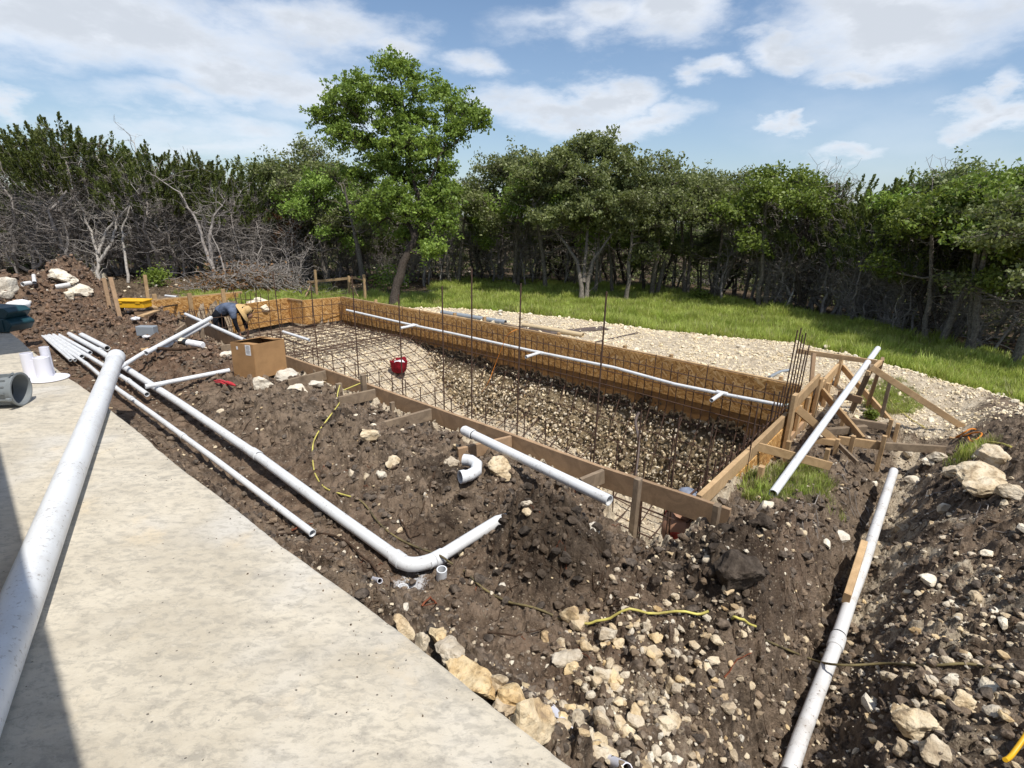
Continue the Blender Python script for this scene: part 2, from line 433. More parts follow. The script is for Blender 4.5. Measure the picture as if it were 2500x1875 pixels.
def darkfac(t, P):      # darker soil tone on the mounds by the corner and spots beyond
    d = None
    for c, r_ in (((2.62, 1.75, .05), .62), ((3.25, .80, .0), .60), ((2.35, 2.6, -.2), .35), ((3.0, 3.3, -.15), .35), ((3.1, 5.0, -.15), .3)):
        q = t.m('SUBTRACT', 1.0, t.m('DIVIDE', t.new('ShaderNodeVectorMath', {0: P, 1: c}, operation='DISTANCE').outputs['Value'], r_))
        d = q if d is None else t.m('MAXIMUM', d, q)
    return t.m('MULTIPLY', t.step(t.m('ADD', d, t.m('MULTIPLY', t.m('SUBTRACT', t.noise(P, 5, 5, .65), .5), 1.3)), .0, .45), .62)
def mat_ground():
    mt, t, b = newmat('earth', .95, .15)
    P = pos(t)
    n1 = t.noise(P, 1.6, 6, .6); n2 = t.noise(P, 9, 8, .65); n3 = t.noise(P, 55, 6, .7)
    n4 = t.noise(P, 3.7, 7, .7, .6); dark = t.mix(t.step(t.m('ADD', t.m('MULTIPLY', n2, .5), t.m('MULTIPLY', n4, .5)), .36, .60), (.050, .036, .026), (.275, .21, .152))
    dark = t.mix(darkfac(t, P), dark, (.022, .016, .012))
    red = t.mix(t.step(n2, .3, .72), (.085, .05, .032), (.24, .155, .105))
    soil = t.mix(t.m('MULTIPLY', attr(t, 'red'), t.step(n1, .25, .6)), dark, red)
    soil = t.mix(t.m('MULTIPLY', t.step(n1, .52, .7), .45), soil, (.17, .125, .09))
    # small chips of limestone in the soil
    vo = t.new('ShaderNodeTexVoronoi', {'Vector': P, 'Scale': 46.0, 'Randomness': 1.0})
    vo2 = t.new('ShaderNodeTexVoronoi', {'Vector': P, 'Scale': 95.0})
    sel = t.m('GREATER_THAN', t.new('ShaderNodeSeparateColor', {0: vo.outputs['Color']}).outputs[0], .87)
    c1 = t.m('MULTIPLY', t.m('LESS_THAN', vo.outputs['Distance'], .34), sel)
    sel2 = t.m('GREATER_THAN', t.new('ShaderNodeSeparateColor', {0: vo2.outputs['Color']}).outputs[0], .84)
    c2 = t.m('MULTIPLY', t.m('LESS_THAN', vo2.outputs['Distance'], .38), sel2)
    chip = t.m('MAXIMUM', c1, t.m('MULTIPLY', c2, .7))
    soil = t.mix(t.m('MULTIPLY', chip, t.step(n1, .3, .6)), soil, (.31, .255, .19))
    pale = t.mix(t.step(n2, .3, .7), (.42, .34, .24), (.68, .59, .45))
    pale = t.mix(t.m('MULTIPLY', t.step(n3, .55, .75), .6), pale, (.22, .17, .115))
    pf = t.step(t.m('ADD', attr(t, 'pale'), t.m('MULTIPLY', t.m('SUBTRACT', n3, .5), .8)), .32, .62)
    col = t.mix(pf, soil, pale)
    grs = t.mix(n2, (.05, .085, .018), (.10, .14, .035))
    col = t.mix(attr(t, 'green'), col, grs)
    lit = t.mix(t.step(n2, .35, .7), (.055, .038, .024), (.20, .15, .10))
    lit = t.mix(t.m('MULTIPLY', t.step(n3, .6, .72), .6), lit, (.33, .28, .22))
    col = t.mix(attr(t, 'litter'), col, lit)
    # white primer dust spilled by the elbow
    d0 = at(1000, 1425, -.24)
    dv = t.new('ShaderNodeVectorMath', {0: P, 1: tuple(d0)}, operation='DISTANCE').outputs['Value']
    sp = t.m('MULTIPLY', t.step(t.m('ADD', t.m('DIVIDE', dv, -.17), t.m('MULTIPLY', n3, 1.5)), .0, .35), t.m('LESS_THAN', dv, .24))
    col = t.mix(t.m('MULTIPLY', sp, .85), col, (.75, .76, .78))
    t.l.new(col, b.inputs['Base Color'])
    h = t.m('ADD', t.m('MULTIPLY', n3, .5), t.m('ADD', n2, t.m('MULTIPLY', chip, .25)))
    bump_in(t, b, h, .055, 1.0)
    return mt
def mat_concrete():
    mt, t, b = newmat('broomed_concrete', .8, .3)
    P = pos(t)
    mp0 = t.new('ShaderNodeMapping', {0: P}); mp0.inputs['Rotation'].default_value = (0, 0, .877); mp = t.new('ShaderNodeMapping', {0: mp0}); mp.inputs['Scale'].default_value = (.55, 1.0, 1)
    n1 = t.noise(mp, 2.2, 8, .68, .3); n2 = t.noise(mp, 15, 8, .72, .4); n3 = t.noise(P, 75, 5, .7)
    c = t.mix(t.step(n1, .35, .65), (.56, .51, .415), (.44, .395, .315))
    c = t.mix(t.m('MULTIPLY', t.m('MULTIPLY', t.step(n2, .46, .66), t.m('ADD', .35, t.step(t.noise(P, .9, 5, .6), .38, .62))), .5), c, (.27, .25, .215))
    c = t.mix(t.m('MULTIPLY', t.step(t.noise(P, 1.1, 4, .5), .5, .7), .6), c, (.58, .565, .53))
    c = t.mix(t.m('MULTIPLY', t.step(t.noise(P, 2.3, 5, .6), .58, .74), .35), c, (.60, .47, .29))
    vo = t.new('ShaderNodeTexVoronoi', {'Vector': t.mix(.04, P, t.noise(P, 9, 2).outputs['Color']), 'Scale': 34.0})
    ring = t.m('MULTIPLY', t.step(t.m('ABSOLUTE', t.m('SUBTRACT', vo.outputs['Distance'], .33)), .10, .02), t.step(n2, .5, .68))
    c = t.mix(t.m('MULTIPLY', ring, .42), c, (.24, .22, .19))
    pit = t.m('MULTIPLY', t.step(vo.outputs['Distance'], .16, .07), t.m('GREATER_THAN', t.new('ShaderNodeSeparateColor', {0: vo.outputs['Color']}).outputs[0], .88))
    c = t.mix(t.m('MULTIPLY', pit, .8), c, (.10, .09, .08))
    n4 = t.noise(mp, 28, 5, .7, .5)
    c = t.mix(t.m('MULTIPLY', t.step(n4, .48, .62), .5), c, (.30, .28, .24)); n5 = t.noise(mp, 60, 5, .75, .3); c = t.mix(t.m('MULTIPLY', t.step(n5, .56, .70), .55), c, (.24, .225, .19)); c = t.mix(t.m('MULTIPLY', t.step(n5, .42, .30), .4), c, (.60, .57, .50))
    c = t.mix(t.m('MULTIPLY', t.step(n3, .6, .75), .2), c, (.34, .32, .28))
    t.l.new(c, b.inputs['Base Color'])
    bump_in(t, b, t.m('SUBTRACT', t.m('ADD', n2, t.m('MULTIPLY', n3, .3)), pit), .006, .8)
    return mt
def mat_pvc(name, col, dirt=.35, rough=.38):
    mt, t, b = newmat(name, rough, .45)
    P = objc(t)
    n = t.noise(P, 5, 7, .7); n2 = t.noise(P, 45, 5, .75)
    c = t.mix(t.m('MULTIPLY', t.step(n, .44, .72), dirt*.45), col, (.30, .26, .21))
    c = t.mix(t.m('MULTIPLY', t.m('MULTIPLY', t.step(n2, .56, .66), t.step(n, .42, .55)), min(1, dirt*1.3)), c, (.17, .13, .10))
    t.l.new(c, b.inputs['Base Color']); bump_in(t, b, n2, .001, .4)
    return mt
def mat_wood(name, c1, c2, dirt=.3, gscale=22):
    mt, t, b = newmat(name, .8, .2)
    P = objc(t); r = orand(t)
    off = t.new('ShaderNodeVectorMath', {0: P, 1: t.new('ShaderNodeCombineXYZ', {0: t.m('MULTIPLY', r, 31.0), 1: t.m('MULTIPLY', r, 7.0), 2: 0.0}).outputs[0]}, operation='ADD').outputs[0]
    mp = t.new('ShaderNodeMapping', {0: off}); mp.inputs['Scale'].default_value = (1, 1, 1)
    n = t.noise(mp, 5, 5, .6, 1.6); g_ = t.noise(mp, gscale*2.2, 5, .7, 2.5); k = t.noise(mp, 2.2, 4, .6)
    c = t.mix(t.step(n, .3, .7), c1, c2)
    c = t.mix(t.m('MULTIPLY', t.step(g_, .45, .7), .45), c, tuple(v*.55 for v in c1))
    c = t.mix(t.m('MULTIPLY', t.step(k, .55, .72), dirt), c, (.09, .06, .04))
    hs = t.new('ShaderNodeHueSaturation', {'Color': c, 'Value': t.m('ADD', .82, t.m('MULTIPLY', r, .34))})
    t.l.new(hs.outputs[0], b.inputs['Base Color']); bump_in(t, b, g_, .004, .7)
    return mt
def mat_osb():
    mt, t, b = newmat('oriented_strand_board', .75, .25)
    P = pos(t); r = orand(t)
    def lay(rot, sc, seed):
        sc *= 1.7
        m0 = t.new('ShaderNodeMapping', {0: P}); m0.inputs['Rotation'].default_value = rot; m0.inputs['Location'].default_value = (seed, seed*.7, seed*1.3)
        m1 = t.new('ShaderNodeMapping', {0: m0}); m1.inputs['Scale'].default_value = (sc*.28, sc*.28, sc*1.5)
        return t.new('ShaderNodeTexVoronoi', {'Vector': m1, 'Scale': 1.0})
    a = lay((.7, .5, .2), 20, 0); c_ = lay((-.8, -.55, .1), 23, 3); d = lay((.05, .1, 0), 26, 8)
    ra = t.new('ShaderNodeSeparateColor', {0: a.outputs['Color']}).outputs[0]
    rb = t.new('ShaderNodeSeparateColor', {0: c_.outputs['Color']}).outputs[0]
    rc = t.new('ShaderNodeSeparateColor', {0: d.outputs['Color']}).outputs[0]
    pick = t.noise(P, 9, 2); v = t.mix(t.step(pick, .42, .45), t.new('ShaderNodeCombineColor', {0: ra, 1: ra, 2: ra}).outputs[0], t.new('ShaderNodeCombineColor', {0: rb, 1: rb, 2: rb}).outputs[0])
    v = t.mix(t.step(pick, .56, .58), v, t.new('ShaderNodeCombineColor', {0: rc, 1: rc, 2: rc}).outputs[0])
    col = t.ramp(v, [(0, (.24, .115, .034)), (.3, (.40, .205, .062)), (.65, (.53, .295, .10)), (.9, (.62, .38, .155)), (1, (.70, .47, .23))])
    n = t.noise(P, 1.7, 4, .6)
    col = t.mix(t.m('MULTIPLY', t.step(n, .45, .75), .35), col, (.18, .09, .035))
    t.l.new(col, b.inputs['Base Color']); bump_in(t, b, v, .003, .6)
    return mt
def mat_simple(name, c, rough=.6, nscale=12, var=.35, spec=.3, c2=None, bumpd=.002, metal=0.0):
    mt, t, b = newmat(name, rough, spec)
    P = objc(t); n = t.noise(P, nscale, 5, .65)
    c2 = c2 or tuple(v*(1-var) for v in c)
    t.l.new(t.mix(t.step(n, .35, .7), c, c2), b.inputs['Base Color']); bump_in(t, b, n, bumpd, .6)
    b.inputs['Metallic'].default_value = metal
    return mt
def mat_stone(name, c1, c2, c3):
    mt, t, b = newmat(name, .92, .15)
    P = pos(t); r = orand(t); ir = irand(t)
    n = t.noise(P, 7, 7, .65); n2 = t.noise(P, 38, 6, .7)
    c = t.mix(t.step(n, .35, .65), c1, c2)
    c = t.mix(t.m('MULTIPLY', t.step(n2, .5, .7), .55), c, c3)
    # soil clinging to the stones
    c = t.mix(t.m('MULTIPLY', t.step(t.m('ADD', n, t.m('MULTIPLY', t.m('ADD', t.m('MULTIPLY', t.m('SUBTRACT', n2, .5), .9), t.m('MULTIPLY', t.m('SUBTRACT', r, .5), .2)))), .54, .70), .6), c, (.17, .125, .085))
    hs = t.new('ShaderNodeHueSaturation', {'Color': c, 'Value': t.m('ADD', .72, t.m('MULTIPLY', t.m('ADD', r, ir), .28)), 'Saturation': t.m('ADD', .75, t.m('MULTIPLY', r, .4))})
    t.l.new(hs.outputs[0], b.inputs['Base Color']); bump_in(t, b, t.m('ADD', n, t.m('MULTIPLY', n2, .6)), .02, .9)
    return mt
def mat_clod(name, c1, c2):
    mt, t, b = newmat(name, .95, .1); P = pos(t); r = orand(t); n = t.noise(P, 16, 6, .7)
    c = t.mix(t.step(n, .35, .68), c2, c1); c = t.mix(darkfac(t, P), c, (.036, .027, .020))
    hs = t.new('ShaderNodeHueSaturation', {'Color': c, 'Value': t.m('ADD', .7, t.m('MULTIPLY', r, .65)), 'Saturation': t.m('ADD', .7, t.m('MULTIPLY', r, .4))})
    t.l.new(hs.outputs[0], b.inputs['Base Color']); bump_in(t, b, n, .02, 1); return mt
def mat_leaf(name, c1, c2, trans=.35, rough=.5):
    mt = bpy.data.materials.new(name); mt.use_nodes = True; t = NT(mt.node_tree); t.n.clear()
    o = t.new('ShaderNodeOutputMaterial'); r = orand(t); ir = irand(t)
    n = t.noise(pos(t), 1.1, 3, .5)
    c = t.mix(ir, c1, c2)
    c = t.mix(t.m('MULTIPLY', t.step(n, .35, .7), .5), c, tuple(v*.62 for v in c1))
    hs = t.new('ShaderNodeHueSaturation', {'Color': c, 'Value': t.m('ADD', .72, t.m('MULTIPLY', r, .52)), 'Hue': t.m('ADD', .487, t.m('MULTIPLY', r, .026))}).outputs[0]
    d = t.new('ShaderNodeBsdfPrincipled', {'Base Color': hs, 'Roughness': rough, 'Specular IOR Level': .35})
    tr = t.new('ShaderNodeBsdfTranslucent', {'Color': t.mix(.5, hs, (.20, .26, .03))})
    mx = t.new('ShaderNodeMixShader', {0: trans}); t.l.new(d.outputs[0], mx.inputs[1]); t.l.new(tr.outputs[0], mx.inputs[2])
    t.l.new(mx.outputs[0], o.inputs[0]); return mt

M = {}
M['earth'] = mat_ground(); M['concrete'] = mat_concrete()
M['pvc'] = mat_pvc('white_pvc', (.68, .70, .72), .5)
M['pvc_dirty'] = mat_pvc('dirty_white_pvc', (.62, .62, .62), 1.0, .6)
M['pvc_grey'] = mat_pvc('grey_pvc', (.26, .29, .32), .4)
M['pvc_tan'] = mat_pvc('tan_pvc', (.55, .43, .26), .4, .6)
M['pvc_clean'] = mat_pvc('clean_white_pvc', (.72, .72, .78), .05, .35)
M['wood'] = mat_wood('pine', (.50, .345, .19), (.37, .245, .13))
M['wood_red'] = mat_wood('brown_pine', (.40, .27, .165), (.29, .195, .12), .35)  # darker tint of the pine
M['wood_grey'] = mat_wood('weathered_timber', (.30, .23, .16), (.18, .135, .095), .6)
M['osb'] = mat_osb()
M['ply'] = mat_wood('brown_plank', (.31, .165, .062), (.21, .11, .042), .5, 10)  # lower plank of the far form, darker brown than the panels above
M['rebar'] = mat_simple('rusty_rebar', (.065, .042, .032), .75, 40, .5, .3, (.11, .058, .036))
M['rebar_new'] = mat_simple('grey_rebar', (.09, .08, .08), .65, 40, .5, .3, (.13, .085, .06))
M['stone'] = mat_stone('limestone', (.60, .52, .39), (.43, .34, .22), (.26, .19, .12))
M['stone_warm'] = mat_stone('ochre_limestone', (.60, .50, .34), (.46, .33, .18), (.24, .16, .09))
M['stone_white'] = mat_stone('white_caliche', (.72, .66, .54), (.56, .49, .38), (.40, .33, .24))
M['clod_red'] = mat_clod('reddish_clod', (.25, .17, .12), (.09, .058, .038))
M['pebble_dirty'] = mat_stone('muddy_pebble', (.24, .19, .14), (.14, .105, .075), (.36, .30, .22))
M['clod'] = mat_clod('soil_clod', (.22, .168, .122), (.065, .047, .034))
M['oakleaf'] = mat_leaf('oak_leaf', (.135, .205, .032), (.30, .39, .075))
M['oakleaf2'] = mat_leaf('dusty_oak_leaf', (.165, .20, .075), (.31, .345, .14))
M['juniper'] = mat_leaf('juniper_leaf', (.085, .115, .035), (.20, .22, .06), .3)
M['brown_leaf'] = mat_leaf('dead_leaf', (.16, .07, .035), (.24, .12, .06), .2)
M['bark'] = mat_simple('oak_bark', (.22, .195, .165), .95, 26, .6, .1, (.09, .078, .065), .03)
M['bark_dark'] = mat_simple('dark_bark', (.045, .036, .03), .95, 26, .5, .1, (.09, .075, .062), .03)
M['bark_grey'] = mat_simple('bare_grey_wood', (.34, .31, .285), .95, 9, .6, .1, (.17, .15, .135), .01)
M['bark_pale'] = mat_simple('bleached_dead_wood', (.45, .42, .38), .9, 20, .4, .1, (.28, .25, .22), .01)
M['grass'] = mat_leaf('grass_blade', (.43, .56, .10), (.66, .69, .20), .55)
M['grass_dry'] = mat_leaf('dry_grass_blade', (.30, .31, .12), (.50, .43, .22), .4)
M['root'] = mat_simple('root', (.075, .048, .032), .9, 30, .5, .1)
M['root_red'] = mat_simple('red_root', (.22, .075, .04), .9, 30, .5, .1)
M['yellow_hose'] = mat_simple('yellow_hose', (.62, .56, .14), .5, 9, .3, .4, (.36, .30, .09))
M['dirty_hose'] = mat_simple('muddy_hose', (.20, .16, .07), .7, 6, .5, .3, (.06, .048, .03))
M['black'] = mat_simple('black_plastic', (.018, .02, .022), .4, 20, .3, .5)
M['teal'] = mat_simple('dark_teal_plastic', (.012, .052, .068), .42, 9, .3, .45)
M['grey_plastic'] = mat_simple('grey_plastic', (.20, .22, .23), .45, 8, .2, .45)
M['grey_dark'] = mat_simple('dark_interior', (.03, .034, .036), .6, 8, .3, .3)
M['yellow'] = mat_simple('yellow_plastic', (.80, .45, .02), .45, 8, .15, .4)
M['card'] = mat_simple('cardboard', (.40, .235, .11), .85, 6, .18, .15)
M['paper'] = mat_simple('paper', (.80, .80, .80), .8, 40, .06, .1)
M['ink'] = mat_simple('print', (.12, .12, .13), .8, 40, .2, .1)
M['red'] = mat_simple('red_canvas', (.30, .012, .025), .8, 16, .5, .2)
M['red_plastic'] = mat_simple('red_plastic', (.52, .04, .05), .45, 16, .3, .4)
M['white_cloth'] = mat_simple('white_cloth', (.80, .80, .82), .9, 14, .2, .1)
M['skin'] = mat_simple('skin', (.36, .20, .13), .6, 20, .12, .3)
M['straw'] = mat_simple('straw', (.62, .43, .20), .85, 60, .35, .15)
M['denim'] = mat_simple('faded_blue_shirt', (.12, .15, .22), .9, 9, .45, .1, bumpd=.06)
M['dark_cloth'] = mat_simple('dark_cloth', (.016, .018, .024), .9, 12, .4, .1)
M['red_cloth'] = mat_simple('coral_red_shirt', (.52, .09, .06), .9, 10, .5, .1, bumpd=.06)
M['cap'] = mat_simple('grey_blue_cap', (.22, .25, .32), .85, 12, .3, .1)
M['orange'] = mat_simple('orange_strap', (.70, .24, .03), .6, 12, .3, .3)
M['green_tool'] = mat_simple('lime_plastic', (.38, .48, .06), .4, 12, .2, .4)

# ------------------------------------------------------------------ the ground: one sheet, fine where it is near, out to the horizon
def build_ground():
    th = np.concatenate([np.linspace(-180, -30, 28, endpoint=False), np.linspace(-30, -9, 50, endpoint=False), np.linspace(-9, 91, 880, endpoint=False), np.linspace(91, 110, 50, endpoint=False), np.linspace(110, 180, 14, endpoint=False)])
    th = np.radians(th); r = [.25]
    while r[-1] < 1500:
        q = r[-1]
        r.append(q+(.03 if q < 1.0 else max(.0085, .0030*q**1.28) if q < 24 else q*.07))
    r = np.array(r); nt, nr = len(th), len(r)
    RR, TT = np.meshgrid(r, th, indexing='ij')
    X = (RR*np.cos(TT)).ravel(); Y = (RR*np.sin(TT)).ravel()
    Z = ground(X, Y)
    V = np.stack([X, Y, Z], 1)
    i = np.arange(nr-1)[:, None]*nt; j = np.arange(nt)[None, :]; j2 = (j+1) % nt
    F = np.stack([i+j, i+nt+j, i+nt+j2, i+j2], -1).reshape(-1, 4)
    # leave out what the patio covers for good
    cx = X[F].max(1)
    keep = ~((cx < .9) & (Y[F].max(1) < 11) & (Y[F].min(1) > -3) & (X[F].min(1) > -5))
    F = F[keep]
    o = mk('ground', V, F, M['earth'], None, True)
    ap, ag, ar, al = zones(X, Y)
    me = o.data
    for n, a in (('pale', ap), ('green', ag), ('red', ar), ('litter', al)):
        at_ = me.attributes.new(n, 'FLOAT', 'POINT'); at_.data.foreach_set('value', a.astype(np.float32))
    tag(o, kind='structure'); print('ground', nr, nt, len(F))
    return o
GROUND = build_ground()

# ------------------------------------------------------------------ patio slab: two pours with a joint
def slab():
    root = empty('patio'); tag(root, kind='structure')
    yj = at(150, 952, SLAB_Z).y
    def piece(y0, y1, nm):
        ys = np.linspace(y0, y1, 900 if y1 < 8 else 200)
        e = SLAB_X+.012*np.sin(ys*1.3)+.005*np.sin(ys*4.1+1)-.006*np.maximum(0, pn2(ys*9, ys*0+3.3)-.15)-.012*np.maximum(0, pn2(ys*3.1, ys*0+8.3)-.35)
        vs = []; fs = []
        for k, y_ in enumerate(ys):
            xe = e[k]
            vs += [(-6, y_, SLAB_Z), (xe-.012, y_, SLAB_Z), (xe-.003, y_, SLAB_Z-.004), (xe, y_, SLAB_Z-.014), (xe+.004, y_, SLAB_Z-.16), (-6, y_, SLAB_Z-.16)]
            if k:
                a = (k-1)*6; b = k*6
                for q in range(6): r_ = (q+1) % 6; fs.append((a+q, a+r_, b+r_, b+q))
        fs.append((0, 1, 2, 3, 4, 5)); n = len(vs); fs.append((n-1, n-2, n-3, n-4, n-5, n-6))
        o = mk('concrete_pour', vs, fs, M['concrete'], root); return o
    piece(-5, yj-.004, ''); piece(yj+.004, 12.3, '')
slab()
# the house behind the camera: its roof edge throws the shade on the left of the patio
def house():
    root = empty('house'); tag(root, 'pale stucco house wall and eave beside the patio, outside the picture', 'house')
    mt = mat_simple('stucco', (.50, .46, .40), .9, 20, .1)
    k = Vector((SUN_H.x, SUN_H.y))*(1/math.tan(SUN_EL))
    H0 = 2.9-SLAB_Z
    def corner(px, py):
        g_ = at(px, py, SLAB_Z); return Vector((g_.x+k.x*H0, g_.y+k.y*H0))
    a = corner(195, 1875); b = corner(30, 1230); c = corner(0, 1085)
    dr = (b-a).normalized(); a2 = a-dr*6; b2 = a+dr*3.9
    n_ = Vector((-dr.y, dr.x))
    if n_.x > 0: n_ = -n_
    def prism(pts, z0, z1, nm, m_):
        n = len(pts); vs = [(p.x, p.y, z0) for p in pts]+[(p.x, p.y, z1) for p in pts]
        fs = [tuple(range(n)), tuple(range(2*n-1, n-1, -1))]+[(i, i+n, (i+1) % n+n, (i+1) % n) for i in range(n)]
        mk(nm, vs, fs, m_, root)
    prism([a2, b2, b2+n_*3.2, a2+n_*3.2], 2.86, 3.02, 'roof', mt)
    prism([a2+n_*1.3, b2+n_*1.3-dr*.3, b2+n_*3-dr*.3, a2+n_*3], SLAB_Z, 2.86, 'wall', mt)
    # second, further wing: shade across the far end of the patio
    p = at(112, 852, SLAB_Z); q = at(0, 866, SLAB_Z); 
    x1 = p.x+k.x*H0+.04; y1 = p.y+k.y*H0
    prism([Vector((x1, y1)), Vector((x1, y1+3.4)), Vector((-5, y1+3.6)), Vector((-5, y1+.0))], 2.86, 3.02, 'roof', mt)
    prism([Vector((-2.4, y1+.5)), Vector((-2.4, y1+3.2)), Vector((-5, y1+3.2)), Vector((-5, y1+.5))], SLAB_Z, 2.86, 'wall', mt)
house()
# ------------------------------------------------------------------ stones
def ico(sub):
    bm = bmesh.new(); bmesh.ops.create_icosphere(bm, subdivisions=sub, radius=1.0)
    v = np.array([p.co[:] for p in bm.verts]); f = np.array([[q.index for q in p.verts] for p in bm.faces]); bm.free(); return v, f
_ICO = {k: ico(k) for k in (1, 2, 3, 4)}
def stone_geo(seed, sub=2, flat=.7, rough=.28):
    v, f = _ICO[sub]; v = v.copy(); rs = np.random.default_rng(seed)
    # cut by random planes: broken faces
    for _ in range(11):
        n = rs.normal(size=3); n /= np.linalg.norm(n); d = rs.uniform(.45, .85)
        s = v@n; over = s > d; v[over] -= np.outer(s[over]-d, n)*.93
    off = rs.uniform(0, 50, 3)
    v = v*(1+rough*pn3(v*1.3+off)[:, None])+0
    if sub >= 3: v = v*(1+.10*pn3(v*4+off)[:, None]+.05*pn3(v*9+off)[:, None])
    v *= np.array([1, rs.uniform(.65, .95), flat*rs.uniform(.8, 1.15)])
    return v, f
def stone_mesh(name, seed, sub, mat, flat=.7):
    v, f = stone_geo(seed, sub, flat); me = bpy.data.meshes.new(name)
    me.from_pydata(v.tolist(), [], f.tolist()); me.materials.append(mat); me.update(); return me
SM = {'stone': [stone_mesh('stone', 10+i, 2, M['stone']) for i in range(7)],
      'warm': [stone_mesh('stone', 30+i, 2, M['stone_warm']) for i in range(4)],
      'white': [stone_mesh('stone', 50+i, 2, M['stone_white']) for i in range(5)]}
def scatter(name, P, rot, scl, idx, objs, parent=None):
    me = bpy.data.meshes.new(name); n = len(P)
    me.vertices.add(n); me.vertices.foreach_set('co', np.asarray(P, np.float32).ravel())
    a = me.attributes.new('rot', 'FLOAT_VECTOR', 'POINT'); a.data.foreach_set('vector', np.asarray(rot, np.float32).ravel())
    a = me.attributes.new('scl', 'FLOAT', 'POINT'); a.data.foreach_set('value', np.asarray(scl, np.float32))
    a = me.attributes.new('idx', 'INT', 'POINT'); a.data.foreach_set('value', np.asarray(idx, np.int32))
    me.update(); o = bpy.data.objects.new(name, me); COL.objects.link(o)
    if parent is not None: o.parent = parent
    g = bpy.data.node_groups.new(name, 'GeometryNodeTree')
    g.interface.new_socket('Geometry', in_out='INPUT', socket_type='NodeSocketGeometry')
    g.interface.new_socket('Geometry', in_out='OUTPUT', socket_type='NodeSocketGeometry')
    N = g.nodes; L = g.links; gi = N.new('NodeGroupInput'); go = N.new('NodeGroupOutput')
    iop = N.new('GeometryNodeInstanceOnPoints'); jn = N.new('GeometryNodeJoinGeometry')
    for ob in reversed(objs):
        oi = N.new('GeometryNodeObjectInfo'); oi.inputs['Object'].default_value = ob; oi.inputs['As Instance'].default_value = True
        L.new(oi.outputs['Geometry'], jn.inputs[0])
    def na(nm, ty):
        q = N.new('GeometryNodeInputNamedAttribute'); q.data_type = ty; q.inputs['Name'].default_value = nm; return q.outputs['Attribute']
    L.new(gi.outputs[0], iop.inputs['Points']); L.new(jn.outputs[0], iop.inputs['Instance'])
    iop.inputs['Pick Instance'].default_value = True
    L.new(na('idx', 'INT'), iop.inputs['Instance Index']); L.new(na('rot', 'FLOAT_VECTOR'), iop.inputs['Rotation']); L.new(na('scl', 'FLOAT'), iop.inputs['Scale'])
    L.new(iop.outputs[0], go.inputs[0])
    md = o.modifiers.new('scatter', 'NODES'); md.node_group = g
    return o
def src(me): return bpy.data.objects.new(me.name+'_shape', me)     # not linked: only the shape the scatter repeats
PEB = [stone_mesh('pebble', 100+i, 1, [M['pebble_dirty'], M['stone_warm'], M['stone_white'], M['pebble_dirty'], M['stone'], M['stone_white']][i], .6) for i in range(6)]
PADM = mat_stone('rubble', (.82, .71, .51), (.68, .57, .385), (.46, .37, .25))
PADP = [stone_mesh('pad_stone', 300+i, 1, PADM, .6) for i in range(5)]
CLO = [stone_mesh('clod', 200+i, 2, M['clod'], .7) for i in range(4)]
CLR = [stone_mesh('red_clod', 220+i, 2, M['clod_red'], .65) for i in range(4)]
padsrc = [src(m_) for m_ in PADP]; clrsrc = [src(m_) for m_ in CLR]
pebsrc = [src(m_) for m_ in PEB]; closrc = [src(m_) for m_ in CLO]
stsrc = [src(m_) for m_ in SM['stone'][:4]+SM['white'][:3]]

def rnd(n, a, b): return rng.uniform(a, b, n)
def pts_in(n, x0, x1, y0, y1, prob):
    x = rnd(n, x0, x1); y = rnd(n, y0, y1); k = rng.random(n) < prob(x, y); return x[k], y[k]
def lay(name, x, y, s0, s1, objs, sink=.25, parent=GROUND, pw=2.2, weights=None):
    n = len(x); s = s0+(s1-s0)*rng.random(n)**pw
    z = ground(x, y)+s*(1-sink)*.35
    idx = rng.integers(0, len(objs), n) if weights is None else rng.choice(len(objs), n, p=weights)
    o = scatter(name, np.stack([x, y, z], 1), np.stack([rnd(n, -.5, .5), rnd(n, -.5, .5), rnd(n, 0, 6.28)], 1), s, idx, objs, parent)
    tag(o, kind='stuff'); return o
def dens(x, y):     # how stony the bare soil is
    c = fbm(x, y, 1.7, 3)*.9+fbm(x, y, 5, 2)*.5
    d = .30+.55*c
    d = d+.9*bump(x, y, 2.1, .85, .9, .45)+.7*bump(x, y, 4.8, -.45, 2.2, .55)+.5*bump(x, y, 1.5, 1.3, .3, .9)
    d = d-.6*bump(x, y, 2.9, 1.95, .35, .35)-.35*bump(x, y, 3.6, .75, .4, .3)
    return np.clip(d, .03, 1)
def bare(x, y): return (~pit_mask(x, y, .05))*(x > SLAB_X+.03)*(x < 8.1)
# near soil: chips, pebbles, clods
x, y = pts_in(60000, SLAB_X, 8, -2.2, 6.0, lambda x, y: bare(x, y)*dens(x, y)*np.clip(3.2/np.hypot(x, y), .15, 1)**1.2); lay('soil_pebbles', x, y, .004, .022, pebsrc, weights=[.4, .06, .05, .36, .10, .03])
x, y = pts_in(9000, SLAB_X, 4.2, 5.5, 17, lambda x, y: bare(x, y)*dens(x, y)*.45); lay('soil_pebbles', x, y, .008, .04, pebsrc, weights=[.35, .1, .07, .35, .1, .03])
x, y = pts_in(70000, SLAB_X, 8, -2.2, 13, lambda x, y: bare(x, y)*np.clip(.75-dens(x, y)*.4+.4*bump(x, y, 2.9, 1.9, .5, .5)-.5*bump(x, y, 1.95, 5, .35, 4), .05, 1)*np.clip(4/np.hypot(x, y), .2, 1)); lay('soil_clods', x, y, .005, .050, closrc, .45, pw=3.0)
x, y = pts_in(15000, 0, 4.2, 8, 17.5, lambda x, y: (x > SLAB_X)*(.3+.7*sst(y, 11, 12.5))*np.where((x < 2.5) & (y < 12.5), .15, 1)); lay('spoil_clods', x, y, .010, .075, clrsrc, .45, pw=3.2)
